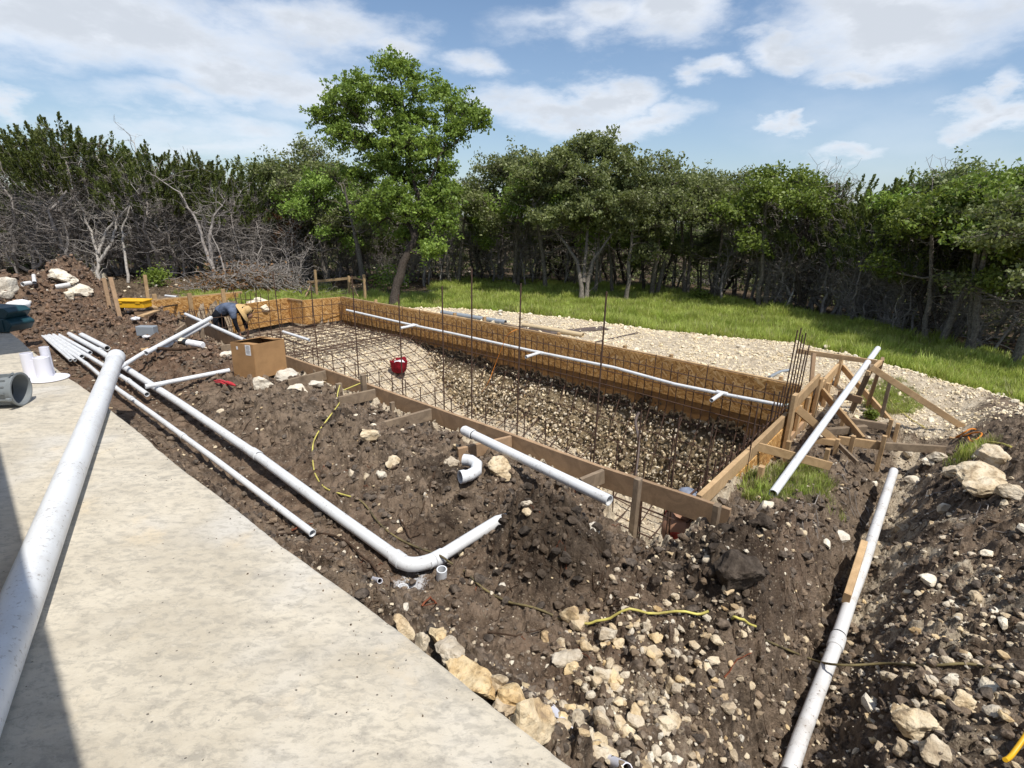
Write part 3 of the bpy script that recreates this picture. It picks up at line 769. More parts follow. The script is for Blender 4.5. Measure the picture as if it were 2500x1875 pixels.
# the limestone rubble pad
def padp(x, y): return (x < grass_edge(y)+.12)*(.25+.75*sst(fbm(x, y, 1.1, 3)+fbm(x, y, 4, 2)*.5, -.25, .25)+.5*sst(x-grass_edge(y), -.5, -.1))
x, y = pts_in(70000, 8.2, 12, -1.3, 12.0, lambda x, y: padp(x, y)); lay('pad_rubble', x, y, .006, .034, padsrc, .3, pw=2.8)
x, y = pts_in(2600, 8.2, 12, -1.3, 12.0, lambda x, y: padp(x, y)*.35+.6*(x > grass_edge(y)-.35)*(x < grass_edge(y)+.1)); lay('pad_rubble', x, y, .025, .085, padsrc, .4, pw=2.4)
# pit floor
x, y = pts_in(34000, 4.0, 8, 1.4, 12.4, lambda x, y: pit_mask(x, y, -.05)*(.55+.4*sst(y, 6.5, 9))); lay('pit_rubble', x, y, .007, .042, padsrc+pebsrc[:1], .4, pw=3)
x, y = pts_in(9000, 1.5, 4.6, -.9, 1.35, lambda x, y: bare(x, y)*(.12+.88*np.clip(bump(x, y, 2.05, .80, .75, .40)+.7*bump(x, y, 3.4, -.35, 1.0, .4), 0, 1))); lay('corner_rubble', x, y, .006, .042, pebsrc+stsrc[:3], .35, pw=2.4, weights=[.2, .2, .06, .2, .1, .03, .07, .07, .07])
# litter at the edge of the woods
x, y = pts_in(2600, 3, 19, 9, 24, lambda x, y: (zones(x, y)[3] > .5)*.25); lay('woodland_stones', x, y, .02, .09, pebsrc, .4)

# crumbs of soil and grit on the patio
n = 330; y = rng.uniform(.2, 9, n); x = SLAB_X-.02-rng.exponential(.10, n); k = x > -1
P_ = np.stack([x[k], y[k], np.full(k.sum(), SLAB_Z+.001)], 1)
cr = scatter('soil_crumbs', P_, rng.uniform(0, 6.28, (k.sum(), 3)), .0015+.006*rng.random(k.sum())**4, rng.integers(0, len(closrc), k.sum()), closrc, bpy.data.objects['patio']); tag(cr, kind='stuff')
# individual stones: the ones big enough to pick out, pieces of the ground
def put_stone(me, p, s, rot=None, flatz=1.0):
    o = bpy.data.objects.new('stone', me); COL.objects.link(o); o.parent = GROUND
    o.location = p; o.scale = (s, s, s*flatz); o.rotation_euler = rot or (random.uniform(-.5, .5), random.uniform(-.5, .5), random.uniform(0, 6.3)); return o
cnt = 0
def spots(n, x0, x1, y0, y1, s0, s1, kinds, prob=None, pw=1.6):
    global cnt
    k = 0
    while k < n:
        x = random.uniform(x0, x1); y = random.uniform(y0, y1)
        if pit_mask(np.array([x]), np.array([y]), .06)[0] or x < SLAB_X+.05: continue
        if prob and random.random() > prob(x, y): continue
        s = s0+(s1-s0)*random.random()**pw
        put_stone(random.choice(SM[random.choice(kinds)]), (x, y, gz(x, y)+s*.22), s); k += 1; cnt += 1
rb = lambda x, y: float(dens(np.array([x]), np.array([y]))[0])
spots(110, 1.35, 2.9, .3, 1.5, .018, .060, ['stone', 'warm', 'stone', 'warm'], lambda x, y: math.exp(-((x-2.05)/.7)**2-((y-.8)/.4)**2)+.05)
spots(75, 2.6, 7.2, -1.5, -.05, .02, .075, ['stone', 'white', 'stone'], rb)
spots(25, 1.3, 3.6, 1.7, 3.4, .014, .045, ['stone', 'white'], rb)
spots(30, 2.3, 3.75, 3.0, 8.0, .02, .06, ['stone', 'white', 'stone'])
spots(28, 4.4, 8.0, -.5, 1.0, .02, .08, ['stone', 'white'])
spots(26, 8.2, 11.0, -1.0, 9.5, .05, .12, ['white'], lambda x, y: 1.0 if abs(x-float(grass_edge(np.array([y]))[0])) < .3 else .1)

# boulders and named rocks: px, py of their middle, width in px, kind, label
BLD = [
 (1008, 1545, 62, 'warm', 'pinkish rock at the patio edge, farthest of the row of rocks touching it', .9),
 (1050, 1583, 48, 'stone', 'narrow upright grey rock in the row touching the patio edge', 1.0),
 (1092, 1573, 52, 'warm', 'pointed pale rock leaning outward at the patio edge', .8),
 (1125, 1600, 78, 'stone', 'chalky wedge of rock beside the patio edge above the long ochre slab', .8),
 (1150, 1690, 150, 'warm', 'long ochre rock lying flush against the patio edge', .5),
 (1232, 1685, 55, 'stone', 'small pale rock next to the long ochre rock by the patio', .8),
 (1265, 1708, 85, 'warm', 'broad cream rock near the patio between the ochre slab and the tall yellow block', .7),
 (1245, 1745, 60, 'warm', 'ragged brown-stained rock touching the patio just before the tall block', .7),
 (1310, 1775, 130, 'warm', 'tall square yellowish block standing at the patio edge', 1.15),
 (1452, 1835, 62, 'stone', 'grey rock resting on the broken white pipe at the bottom of the picture', .8),
 (1385, 1500, 52, 'warm', 'upright brown rock split off beside the yellow hose bend', 1.2),
 (1420, 1510, 58, 'warm', 'rounded pale rock just above the bend of the yellow hose', .8),
 (1482, 1553, 52, 'stone', 'pale cubical rock below the yellow hose', .8),
 (1425, 1572, 40, 'warm', 'round buff stone left of the cubical rock below the hose', .9),
 (1383, 1600, 66, 'stone', 'flat grey-brown rock half buried below the hose', .6),
 (1395, 1630, 40, 'warm', 'orange-tinted stone in the cluster below the hose', .8),
 (1470, 1647, 52, 'stone', 'grey squarish stone on the stony slope below the hose', .8),
 (1550, 1755, 46, 'stone', 'pale grey stone in the middle of the rubble slope', .8),
 (1625, 1770, 50, 'stone', 'angular grey stone low on the rubble slope left of the trench pipe', .8),
 (1745, 1580, 32, 'stone', 'small pale stone beside the gap in the yellow hose', .9),
 (1738, 1572+45, 38, 'stone', 'stone just below the small pale stone near the hose', .9),
 (1240, 980, 40, 'white', 'white rock under the near form board by the hose stake', .8),
 (1218, 1140, 66, 'stone', 'large pale rock under the white pipe beside the near form', .85),
 (1102, 1130, 40, 'stone', 'blond rock between the elbow fitting and the valve under the pipe', .7),
 (930, 1160, 26, 'white', 'small white rock standing in the dark soil near the middle', 1.1),
 (900, 1060, 52, 'stone', 'lichen-coloured round rock in the dark soil', .8),
 (960, 1130, 34, 'stone', 'angular white-faced rock near the standing white one', 1.0),
 (1285, 1145+90, 26, 'white', 'small white rock at the open end of the pipe beside the form', .8),
 (1450, 1285, 40, 'white', 'flat pale stone stuck upright in the dark mound', .9),
 (1290, 1252, 28, 'stone', 'small grey stone on top of the dark mound', .8),
 (1868, 1238, 54, 'white', 'white rock at the lower end of the leaning pipe', .8),
 (1855, 1295, 56, 'clod', 'grey crusted block of earth below the white rock by the leaning pipe', .8),
 (1790, 1400, 130, 'clod', 'big rounded block of dark earth on the corner mound', .7),
 (2405, 1180, 165, 'stone', 'large flat limestone boulder at the right edge', .5),
 (2420, 1120, 90, 'stone', 'mid-sized boulder behind the large flat one at the right', .7),
 (2340, 1150, 80, 'stone', 'weathered boulder left of the large flat one', .6),
 (2475, 1200, 70, 'stone', 'dark-sided boulder at the right picture edge', .8),
 (2215, 1110, 34, 'white', 'white rock in front of the long board on the ground', .7),
 (2265, 1128, 36, 'white', 'white rock left of a leaning slab near the right bank', .7),
 (2290, 1075+40, 60, 'stone', 'slanted slab of rock on the right bank near the board', .5),
 (2268, 1414, 52, 'white', 'pale flat rock on the right side of the trench', .5),
 (2225, 1772, 96, 'stone', 'large grey rock low in the rubble right of the trench pipe', .75),
 (2270, 1830, 74, 'stone', 'round grey rock below the large one at the bottom right', .9),
 (2340, 1715, 74, 'stone', 'buff rock half buried above the bottom right rubble', .7),
 (2205, 1830, 50, 'stone', 'leaning flake of rock beside the round grey one', .9),
 (2190, 1738, 42, 'stone', 'small flat pale stone above the large grey rock', .6),
 (2325, 1660, 40, 'white', 'narrow pale stone just under the black cable on the right', .7),
 (2425, 1488, 22, 'white', 'small white stone alone on the dark bank at the right', .8),
 (643, 935, 52, 'white', 'white rock under the front of the cardboard box', .9),
 (700, 915, 56, 'white', 'white rock right of the cardboard box', .8),
 (728, 945, 48, 'white', 'jagged white rock in front of the first form brace', .9),
 (775, 938, 36, 'white', 'flat white rock under the first form brace', .6),
 (553, 868, 34, 'white', 'white rock just left of the cardboard box', .9),
 (440, 832, 36, 'white', 'white rock beside the black-capped jug', .7),
 (150, 682, 62, 'white', 'tilted white slab of stone on top of the spoil heap', .6),
 (190, 705, 60, 'white', 'long white slab of stone lying across the spoil heap', .4),
 (172, 722, 28, 'white', 'round white stone embedded in the face of the spoil heap', .9),
 (22, 700, 52, 'white', 'white rock at the far left of the spoil heap', .9),
 (14, 722, 34, 'white', 'lower white rock at the left edge beneath the spoil heap top', .9),
 (240, 672, 34, 'white', 'white stone at the summit of the spoil heap', .7),
 (640, 745, 78, 'white', 'flat white rock lying behind the far form gap', .35),
 (2023, 852, 32, 'white', 'white rock behind the batter board at the pad edge', .6),
 (2225, 1165+10, 40, 'white', 'white rock above the head of the trench pipe', .8),
]
for i, (px, py, wpx, kd, lab, fl) in enumerate(BLD):
    p = hit(px, py+wpx*.25*fl) if i > 8 else at(px+4, py+6, .24)
    dd = (Vector(p)-Vector((0, 0, CAM_Z))).dot(Vector(FWD)); s = wpx*dd/FPX/2*1.12
    mt = {'warm': M['stone_warm'], 'stone': M['stone'], 'white': M['stone_white'], 'clod': M['clod']}[kd]
    v, f = stone_geo(700+i, 4 if wpx > 60 else 3, fl*.9 if fl < 1 else fl, .3)
    me = bpy.data.meshes.new('rock'); me.from_pydata((v*s).tolist(), [], f.tolist()); me.materials.append(mt); me.update()
    nm = 'earth_block' if kd == 'clod' else ('boulder' if wpx > 60 and kd != 'white' else 'rock')
    o = bpy.data.objects.new(nm, me); COL.objects.link(o); o.location = (p[0], p[1], p[2]+s*fl*.3) if i > 8 else (max(p[0]-.06, SLAB_X+.012+s*.55), p[1], .36-s*fl*.55)
    yaw = math.atan2(-RGT[0]*0+SLAB_X*0+1, .05) if i < 9 else random.uniform(-.5, .5)+math.atan2(RGT[1], RGT[0])
    o.rotation_euler = (random.uniform(-.25, .25), random.uniform(-.25, .25), yaw)
    tag(o, lab, 'earth clod' if kd == 'clod' else 'rock')

# ------------------------------------------------------------------ the cut earth face under the far form (rises from the pit floor)
def pit_face():
    ny, nz = 620, 90
    ys = np.linspace(1.34, 9.9, ny); ts = np.linspace(0, 1, nz)
    Y, T_ = np.meshgrid(ys, ts, indexing='ij'); Y = Y.ravel(); T_ = T_.ravel()
    top = -.70; bot = pit_floor(np.full_like(Y, 6.6), Y)-.12
    Z = top+(bot-top)*T_
    AY = (.85+.25*np.exp(-((Y-5.6)/1.8)**2))*(1-.7*sst(Y, 7.8, 9.9)); X = farx(Y)+.06-AY*T_**1.25
    P = np.stack([X, Y, Z], 1)
    d = .05*pn3(P*2.2)+.05*np.abs(pn3(P*6.5))+.03*pn3(P*14)+.016*pn3(P*30)
    X = X-d*1.2
    V = np.stack([X, Y, Z], 1)
    i = np.arange(ny-1)[:, None]*nz; j = np.arange(nz-1)[None, :]
    F = np.stack([i+j, i+j+1, i+nz+j+1, i+nz+j], -1).reshape(-1, 4)
    mt, t, b = newmat('cut_earth_face', .95, .1); Pp = pos(t)
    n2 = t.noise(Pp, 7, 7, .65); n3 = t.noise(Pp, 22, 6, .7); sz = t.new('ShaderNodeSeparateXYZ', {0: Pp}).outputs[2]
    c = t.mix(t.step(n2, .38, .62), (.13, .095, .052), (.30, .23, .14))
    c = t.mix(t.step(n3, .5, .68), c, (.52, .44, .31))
    c = t.mix(t.m('MULTIPLY', t.step(t.noise(Pp, 4, 4, .6), .45, .65), .45), c, (.13, .09, .055)); top_shade = t.step(t.m('ADD', sz, t.m('MULTIPLY', t.m('SUBTRACT', n2, .5), .5)), -1.12, -.95)
    c = t.mix(t.m('MULTIPLY', top_shade, .85), c, (.045, .032, .022))  # shade under the overhanging form, painted in as a dark top band
    t.l.new(c, b.inputs['Base Color']); bump_in(t, b, t.m('ADD', n2, n3), .05, 1)
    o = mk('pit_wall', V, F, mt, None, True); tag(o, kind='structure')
    # stones sticking out of it
    n = 4600; yy = rng.uniform(1.4, 9.8, n); tt = rng.random(n)**.8
    bt = pit_floor(np.full_like(yy, 6.6), yy)-.05; zz = -.84+(bt+.84)*tt
    xx = farx(yy)+.02-(.85+.25*np.exp(-((yy-5.6)/1.8)**2))*(1-.7*sst(yy, 7.8, 9.9))*tt**1.25-.06
    s = scatter('embedded_stones', np.stack([xx, yy, zz], 1), rng.uniform(-3, 3, (n, 3)), .010+.038*rng.random(n)**2, rng.integers(0, 7, n), stsrc[:4]+pebsrc[:2]+padsrc[:1], o)
    tag(s, kind='stuff')
pit_face()

# ------------------------------------------------------------------ timber forms
def timber(mb, a, b, w_, h_, name, parent, mat='wood', up=(0, 0, 1), seg=1):
    q = MB(); q.beam(a, b, w_, h_, up, seg=seg)
    return q.build(name, M[mat], parent)
def stake(parent, px, py_b, py_t, zb=None, size=.042, mat='wood', depthp=None, lean=(0, 0), name='stake', ln=.25, base=None):
    p = base or (hit(px, py_b) if zb is None else at(px, py_b, zb))
    zt = upto(p, py_t)
    a = Vector((p[0], p[1], p[2]-ln)); b = Vector((p[0]+lean[0], p[1]+lean[1], zt))
    q = MB(); q.beam(a, b, size*.9, size*1.2, (1, 0, 0)); return q.build(name, M[mat], parent)

NEAR = empty('near_form', (3.9, 6, -.2)); tag(NEAR, 'long low brown plank form on stakes along the near side of the pool pit', 'formwork')
BD = .195
def ntop(px, py): v = at(px, py, 0); return v
nb = [(453, 772), (592, 833), (799, 902), (1057, 992), (1251, 1060), (1477, 1141), (1785, 1243)]
npts = [ntop(*q) for q in nb]
for i in range(len(npts)-1):
    a, b = npts[i], npts[i+1]; d = (b-a).normalized()
    off = .0
    timber(None, a+d*.002-Vector((0, 0, BD/2))+Vector((off, 0, 0)), b-d*.002-Vector((0, 0, BD/2))+Vector((off, 0, 0)), .038, BD, 'board', NEAR, 'wood_red', seg=4)
def kicker(px, py, px2, py2, zz=-.03, mat='wood_grey'):
    a = ntop(px, py)+Vector((-.02, 0, -.07)); b = at(px2, py2, -.08)
    timber(None, a, b-(b-a)*0+Vector((0, 0, -.02)), .038, .135, 'brace', NEAR, mat)
kicker(797, 903, 703, 935); kicker(1055, 996, 935, 1040); kicker(919, 948, 826, 978); kicker(1251, 1062, 1118, 1105, mat='wood_red'); kicker(1477, 1143, 1418, 1180, mat='wood_grey')
kicker(592, 836, 540, 850); kicker(453, 790, 430, 812)
for (px, pb, pt, sz) in [(773, 935, 903, .05), (891, 994, 915, .055), (830, 978, 936, .06), (959, 1022, 982, .045), (1036, 1030, 984, .055), (1549, 1258, 1168, .055), (1738, 1320, 1232, .055),
                         (712, 918, 912, .05), (1452, 1160, 1150, .05), (498, 848, 800, .06), (478, 830, 792, .05), (385+180, 850, 833, .05), (1128, 1098, 1086, .05)]:
    stake(NEAR, px, pb, pt, -.26, sz, 'wood_grey')

FARF = empty('far_form', (8, 6.5, -.4)); tag(FARF, 'long orange strand board form wall along the far side of the pool pit', 'formwork')
fy = np.linspace(12.46, 1.42, 6)
for i in range(5):
    y0, y1 = fy[i], fy[i+1]
    a = Vector((float(farx(y0)), y0, 0)); b = Vector((float(farx(y1)), y1, 0)); d = (b-a).normalized()
    timber(None, a+d*.003+Vector((0, 0, -.30)), b-d*.003+Vector((0, 0, -.30)), .012, .59, 'strand_board_panel', FARF, 'osb')
    timber(None, a+d*.003+Vector((.035, 0, .0)), b-d*.003+Vector((.035, 0, .0)), .05, .038, 'top_rail', FARF, 'wood')
    timber(None, a+d*.003+Vector((.03, 0, -.30)), b-d*.003+Vector((.03, 0, -.30)), .038, .09, 'rail', FARF, 'wood')
    lo = (.94 if i > 0 else .80)
    timber(None, a+d*.003+Vector((.028, 0, -.595-(lo-.595)/2)), b-d*.003+Vector((.028, 0, -.595-(lo-.595)/2)), .034, lo-.597, 'lower_plank', FARF, 'ply')
for (px, pt) in [(917, 732), (968, 746), (1110, 764), (1184, 766), (1364, 812), (1443, 833), (1525, 843), (1636, 865), (1757, 899), (1905, 919)]:
    yv = None
    for yy in np.linspace(1.3, 12.5, 300):
        v = np.array([float(farx(yy))+.09, yy, -CAM_Z]); xx_ = 1250+FPX*(v@RGT)/(v@FWD)
        if yv is None or abs(xx_-px) < yv[0]: yv = (abs(xx_-px), yy)
    yy = yv[1]; p = Vector((float(farx(yy))+.085, yy, -.45)); q = MB(); q.beam(p, (p[0], p[1], min(.10, upto(p, pt))), .045, .075, (1, 0, 0)); q.build('stake', M['wood'], FARF)

# shallow end
END = empty('shallow_end_form', (6.6, 12.5, 0)); tag(END, 'strand board form across the far shallow end, with a kinked middle panel', 'formwork')
e1 = [(832, 725), (741, 733), (716, 727+3), (620, 744), (573, 752)]
ep = [at(px, py, 0) for px, py in e1]
ep[2] = ep[2]+Vector((-.02, .25, 0)); ep[3] = ep[3]+Vector((0, .25, 0)); ep[4] = ep[4]+Vector((0, .25, 0))
for a, b in zip(ep, ep[1:]):
    d = (b-a).normalized()
    timber(None, a+d*.004+Vector((0, 0, -.31)), b-d*.004+Vector((0, 0, -.31)), .012, .62, 'strand_board_panel', END, 'osb')
    timber(None, a+d*.004+Vector((0, .03, -.02)), b-d*.004+Vector((0, .03, -.02)), .045, .038, 'top_rail', END, 'wood')
LEFTF = empty('spa_form', (5.3, 14.8, 0)); tag(LEFTF, 'separate strand board panel standing at the far left beyond the shallow end', 'formwork')
a = at(361, 736, 0); b = at(476, 725, 0); c = at(581, 715, 0)
for p_, q_ in ((a, b), (b, c)):
    d = (q_-p_).normalized(); timber(None, p_+d*.003+Vector((0, 0, -.3)), q_-d*.003+Vector((0, 0, -.3)), .012, .60, 'strand_board_panel', LEFTF, 'osb')
d = (c-a).normalized(); timber(None, a+Vector((0, .03, .0)), c+d*.12+Vector((0, .03, .0)), .045, .06, 'top_rail', LEFTF, 'wood')
for px, t_ in ((384, 718), (470, 716), (553, 706)):
    p = at(px, 745, -.1)+Vector((0, .1, 0)); q = MB(); q.beam(p-Vector((0, 0, .3)), (p.x, p.y, upto(p, t_)), .045, .09, (1, 0, 0)); q.build('stake', M['wood'], LEFTF)

# right end: low near part, then tall posts with boards
RF = empty('short_side_form', (6.5, 1.25, -.2)); tag(RF, 'raised timber form of posts, boards and diagonal braces at the right end of the pool', 'formwork')
p0 = at(1703, 1212, 0); p1 = at(1832, 1092, 0); p2 = at(1922, 1006, 0)
timber(None, p0+Vector((.03, 0, -.07)), p1+Vector((-.004, 0, -.07)), .045, .14, 'board', RF, 'wood', seg=3)
timber(None, p1+Vector((.004, 0, -.07)), p2+Vector((0, 0, -.07)), .045, .14, 'board', RF, 'wood', seg=3)
yv = 1.27
P1 = (p2.x+.07, yv-.02); 
post = []
for (px, pt, pbz, wd) in ((1922, 960, -.42, .14), (1990, 921, -.42, .14), (2042, 868, -.42, .13)):
    pt3 = None
    best = None
    for X_ in np.linspace(5.5, 9.5, 500):      # the x at which the post's middle passes this column, at y = 1.27
        v = np.array([X_, yv, -.1-CAM_Z]); xx_ = 1250+FPX*(v@RGT)/(v@FWD)
        if best is None or abs(xx_-(px-6)) < best[0]: best = (abs(xx_-(px-6)), X_)
    X_ = best[1]; zt = upto((X_, yv), pt); post.append((X_, zt))
    q = MB(); q.beam((X_, yv-.055, -.75), (X_, yv-.055, zt), .045, wd, (1, 0, 0)); q.build('post', M['wood'], RF)
(xa, za), (xb, zb), (xc, zc) = post
def wallpc(x0, x1, z0, z1, nm, m_, y_=yv, th=.015): timber(None, (x0, y_, (z0+z1)/2), (x1, y_, (z0+z1)/2), th, z1-z0, nm, RF, m_)
wallpc(p0.x+.9, xa-.01, -.62, -.155, 'strand_board_panel', 'osb')
for x0, x1, zt in ((xa+.02, xb-.02, za-.10), (xb+.02, xc-.02, zb-.12)):
    wallpc(x0, x1, -.85, zt-.16, 'strand_board_panel', 'osb')
    timber(None, (x0, yv-.03, zt-.08), (x1, yv-.03, zt-.02), .04, .15, 'rail', RF, 'wood', seg=2)
    timber(None, (x0, yv-.03, -.40), (x1, yv-.03, -.40), .04, .14, 'rail', RF, 'wood_red')
    for f_ in (.35, .68): 
        xx = x0+(x1-x0)*f_; q = MB(); q.beam((xx, yv-.035, -.7), (xx, yv-.035, zt-.17), .04, .085, (1, 0, 0)); q.build('stud', M['wood'], RF)
for (ax, az_, px, py, zz) in ((xa, za, 2040, 1079, -.36), (xb, zb, 2106, 1073, -.36), (xc, zc, 2172, 1028, -.36)):
    b_ = at(px, py, zz); timber(None, (ax+.05, yv-.09, az_-.18), b_, .038, .09, 'brace', RF, 'wood')
b_ = at(2012, 1076, -.36); timber(None, at(2044, 1082, -.3), at(2094, 1131, -.36), .03, .05, 'brace', RF, 'wood_grey')
timber(None, at(1841, 1088, -.05), at(2027, 1138, -.28), .03, .09, 'brace', RF, 'wood')
timber(None, at(1842, 1206, -.30), at(1772, 1262, -.25), .03, .09, 'brace', RF, 'wood')
timber(None, at(2075, 1028, -.33), at(2164, 1042, -.33), .05, .09, 'cleat', RF, 'wood_grey')
timber(None, at(2016, 1054, -.33), at(2112, 1046, -.33), .06, .09, 'cleat', RF, 'wood_grey')
timber(None, at(1980, 1072, -.34), at(2040, 1081, -.34), .05, .08, 'cleat', RF, 'wood')
for (px, pb, pt) in ((2014, 1132, 1096), (2075, 1104, 1064), (2040, 1100, 1072), (2171, 1047, 1024), (2189, 1050, 1034), (1918, 1122, 1077), (1844, 1228, 1138), (2008, 1000, 905+30), (2055, 1040, 1006)):
    stake(RF, px, pb, pt, -.38, .05 if px not in (1844,) else .055, 'wood')
LB = empty('ledger_board', at(2180, 1085, -.33)); tag(LB, 'long weathered board lying on edge on the ground right of the leaning pipe', 'timber board')
timber(None, at(2046, 1074, -.33), at(2150, 1088, -.33), .04, .10, 'board', LB, 'wood'); timber(None, at(2152, 1088, -.33), at(2306, 1098, -.35), .04, .09, 'board', LB, 'wood_grey')
stake(LB, 2151, 1102, 1064, -.38, .05)

BB = empty('batter_frame', (8.3, .8, 0)); tag(BB, 'thin rail on crossed posts behind the right end form, with a long slanting prop', 'batter board')
ra = at_y(1945, 856, 2.0); 
pA = at(2100, 985, -.25); pB = at(2155, 1005, -.28); pC = at(1978, 940, -.15)
zr = upto(pA, 893); 
def topat(px, py, p_): return Vector((p_.x, p_.y, upto(p_, py)))
q1 = Vector((pB.x, pB.y, upto(pB, 877)))
dl = (Vector(FWD)*0)
d1 = (q1-Vector((0, 0, CAM_Z))).dot(Vector(FWD))
r0_ = at_d(1946, 857, d1*1.08); timber(None, r0_, at_d(2150, 886, d1), .02, .065, 'rail', BB, 'wood')
timber(None, pB+Vector((0, 0, -.3)), Vector((pB.x, pB.y, upto(pB, 920))), .045, .07, 'post', BB, 'wood_grey')
timber(None, pA+Vector((.3, -.05, -.3)), at_d(2155, 876, d1), .04, .075, 'post', BB, 'wood_red')
timber(None, pA+Vector((-.15, .1, -.3)), at_d(2128, 894, d1*.96), .045, .08, 'post', BB, 'wood_grey')
timber(None, at_d(2150, 884, d1*.99), at_d(2118, 912, d1*.95), .04, .06, 'brace', BB, 'wood')
timber(None, at_d(1987, 862, d1*1.05), at_d(1980, 938, d1*1.05), .05, .05, 'post', BB, 'wood_red')
timber(None, at_d(2046, 962, d1*1.0), at_d(2105, 978, d1*.97), .04, .09, 'rail', BB, 'wood_red')
timber(None, at_d(2127, 897, d1*.95), at(2386, 1066, -.36), .035, .075, 'prop', BB, 'wood')
PR = empty('prop_strip', at(2400, 1090, -.34)); tag(PR, 'thin yellowish wood strip on the ground at the foot of the slanting prop', 'wood strip')
timber(None, at(2318, 1068, -.34), at(2430, 1094, -.34), .05, .02, 'strip', PR, 'wood')
s_ = empty('corner_stake', at(2392, 1056, -.35)); tag(s_, 'short grey stake with an orange strap at the far right of the form', 'stake')
stake(s_, 2391, 1056, 1010, -.35, .07, 'wood_grey')

# batter frame beyond the shallow end
BF = empty('batter_frame', at(820, 724, -.2)); tag(BF, 'pale rail nailed to thin stakes beyond the far end of the pool, tree behind', 'batter board')
for px, pb, pt in ((774, 724, 659), (854, 722, 674), (892, 737, 671)): stake(BF, px, pb, pt, -.2, .055)
dq = (at(854, 722, -.2)-Vector((0, 0, CAM_Z))).dot(Vector(FWD))
timber(None, at_d(751, 689, dq*1.02), at_d(869, 678, dq*.99), .03, .07, 'rail', BF, 'wood')
timber(None, at_d(866, 679, dq), at_d(890, 684, dq*.97), .03, .04, 'rail', BF, 'wood')
timber(None, at_d(776, 723, dq), at_d(856, 716, dq), .03, .07, 'rail', BF, 'wood_grey')
timber(None, at_d(858, 688, dq), at(877, 733, -.2), .03, .06, 'brace', BF, 'wood'); timber(None, at_d(759, 696, dq*1.01), at(742, 733, -.2), .03, .05, 'brace', BF, 'wood_red')
for (a_, b_, lab) in (((265, 738, 679), (253, 0, 0), 'thin brown stake left of the yellow box, leaning left'), ((290, 757, 677), (269, 0, 0), 'thin brown stake touching the yellow box, leaning left'), ((361, 735, 671), (353, 0, 0), 'tall pale stake behind the yellow box')):
    px, pb, pt = a_; zz = .12 if px < 300 else -.05
    p = at(px, pb, zz); t_ = upto(p, pt); dd = (p-Vector((0, 0, CAM_Z))).dot(Vector(FWD)); tp = at_d(b_[0], pt, dd)
    q = MB(); q.beam(p-Vector((0, 0, .25)), tp, .05, .075, (1, 0, 0)); o = q.build('survey_stake', M['wood' if px > 300 else 'wood_red']); tag(o, lab, 'stake')
# ------------------------------------------------------------------ reinforcing steel
CAGE = empty('rebar_cage'); tag(CAGE, 'rusty steel bar grid lining the floor and walls of the pool pit', 'rebar grid')
RB = .0085
def bar(pts, name='bar', parent=CAGE, r=RB, mat='rebar', jit=.006):
    q = MB(); P_ = [Vector(p)+Vector((random.uniform(-jit, jit), random.uniform(-jit, jit), random.uniform(-jit, jit)*.6)) for p in pts]
    q.tube(P_, r, 5); return q.build(name, M[mat], parent)
def fl(x, y): return float(pit_floor(np.array([x]), np.array([y]))[0])+.085
for y_ in np.arange(1.55, 12.4, .29):            # across the pool, up the far wall
    fx = float(farx(y_))-.09; sh = y_ > 9.6
    pts = [(4.12, y_, -.28)] if not sh else [(4.12, y_, -.2)]
    xs = np.linspace(4.25, fx-.72 if not sh else fx-.05, 9)
    pts += [(x_, y_, fl(x_, y_)) for x_ in xs]
    if not sh: pts += [(fx-.45, y_, fl(fx-.45, y_)+.02), (fx-.2, y_, max(fl(fx-.3, y_)+.2, -1.2)), (fx-.06, y_, -.85)]
    bar(pts)
    bar([(fx+.03, y_+.17, -1.1 if not sh else -.72), (fx+.03, y_+.17, -.5), (fx+.02, y_+.18, random.uniform(-.12, -.05))])
    bar([(fx, y_+.03, -1.15 if not sh else -.75), (fx+.01, y_+.01, -.55), (fx-.01, y_, random.uniform(-.10, -.02) if random.random() > .15 else .06)])
for x_ in np.arange(4.35, 7.95, .29):            # along the pool
    ys = np.linspace(1.5, 12.35, 26); bar([(x_, y_, fl(min(x_, float(farx(y_))-.15), y_)+.012) for y_ in ys])
for z_ in (-.16, -.40, -.66, -.92, -1.18, -1.45):   # along the far wall
    yy = np.linspace(1.5, 12.3 if z_ > -.7 else 9.0, 14); o_ = .10 if z_ > -.9 else .10+(abs(z_)-.9)*.75
    bar([(float(farx(y_))-o_, y_, z_) for y_ in yy])
for y_ in np.arange(1.55, 12.3, .27):             # short bars standing along the near side
    zt = random.uniform(.06, .22); bar([(4.06, y_, -.75), (4.05, y_, zt)], r=.0066)
for z_ in (-.12, -.36, -.62): bar([(4.07, y_, z_) for y_ in np.linspace(1.5, 12.3, 12)])
for k, x_ in enumerate(np.arange(4.35, 7.95, .17)):  # right end
    zt = -.02+.05*math.sin(k)+(.0 if x_ < 6.2 else (x_-6.2)*.33)
    if abs(x_-7.2) < .14: zt = .91
    if abs(x_-7.45) < .14: zt = .80
    bar([(x_, 1.42, -1.3), (x_, 1.43, -.5), (x_+.01, 1.42, zt)])
for z_ in (-.15, -.42, -.7, -.98, -1.26): bar([(x_, 1.44, z_) for x_ in (4.2, 6, 7.9)])
for x_ in np.arange(4.3, 7.9, .27):               # shallow end
    bar([(x_, 12.34, -.75), (x_+.02, 12.33, random.choice([.02, .08, .35, .40]) if x_ < 6.8 else .0)])
for z_ in (-.14, -.38, -.6): bar([(4.2, 12.33, z_), (6, 12.32, z_+.02), (7.85, 12.34, z_)])
for y_ in (9.75, 9.95, 10.1): bar([(4.3, y_, -.62), (6, y_+.02, -.63), (7.9, y_, -.62)])
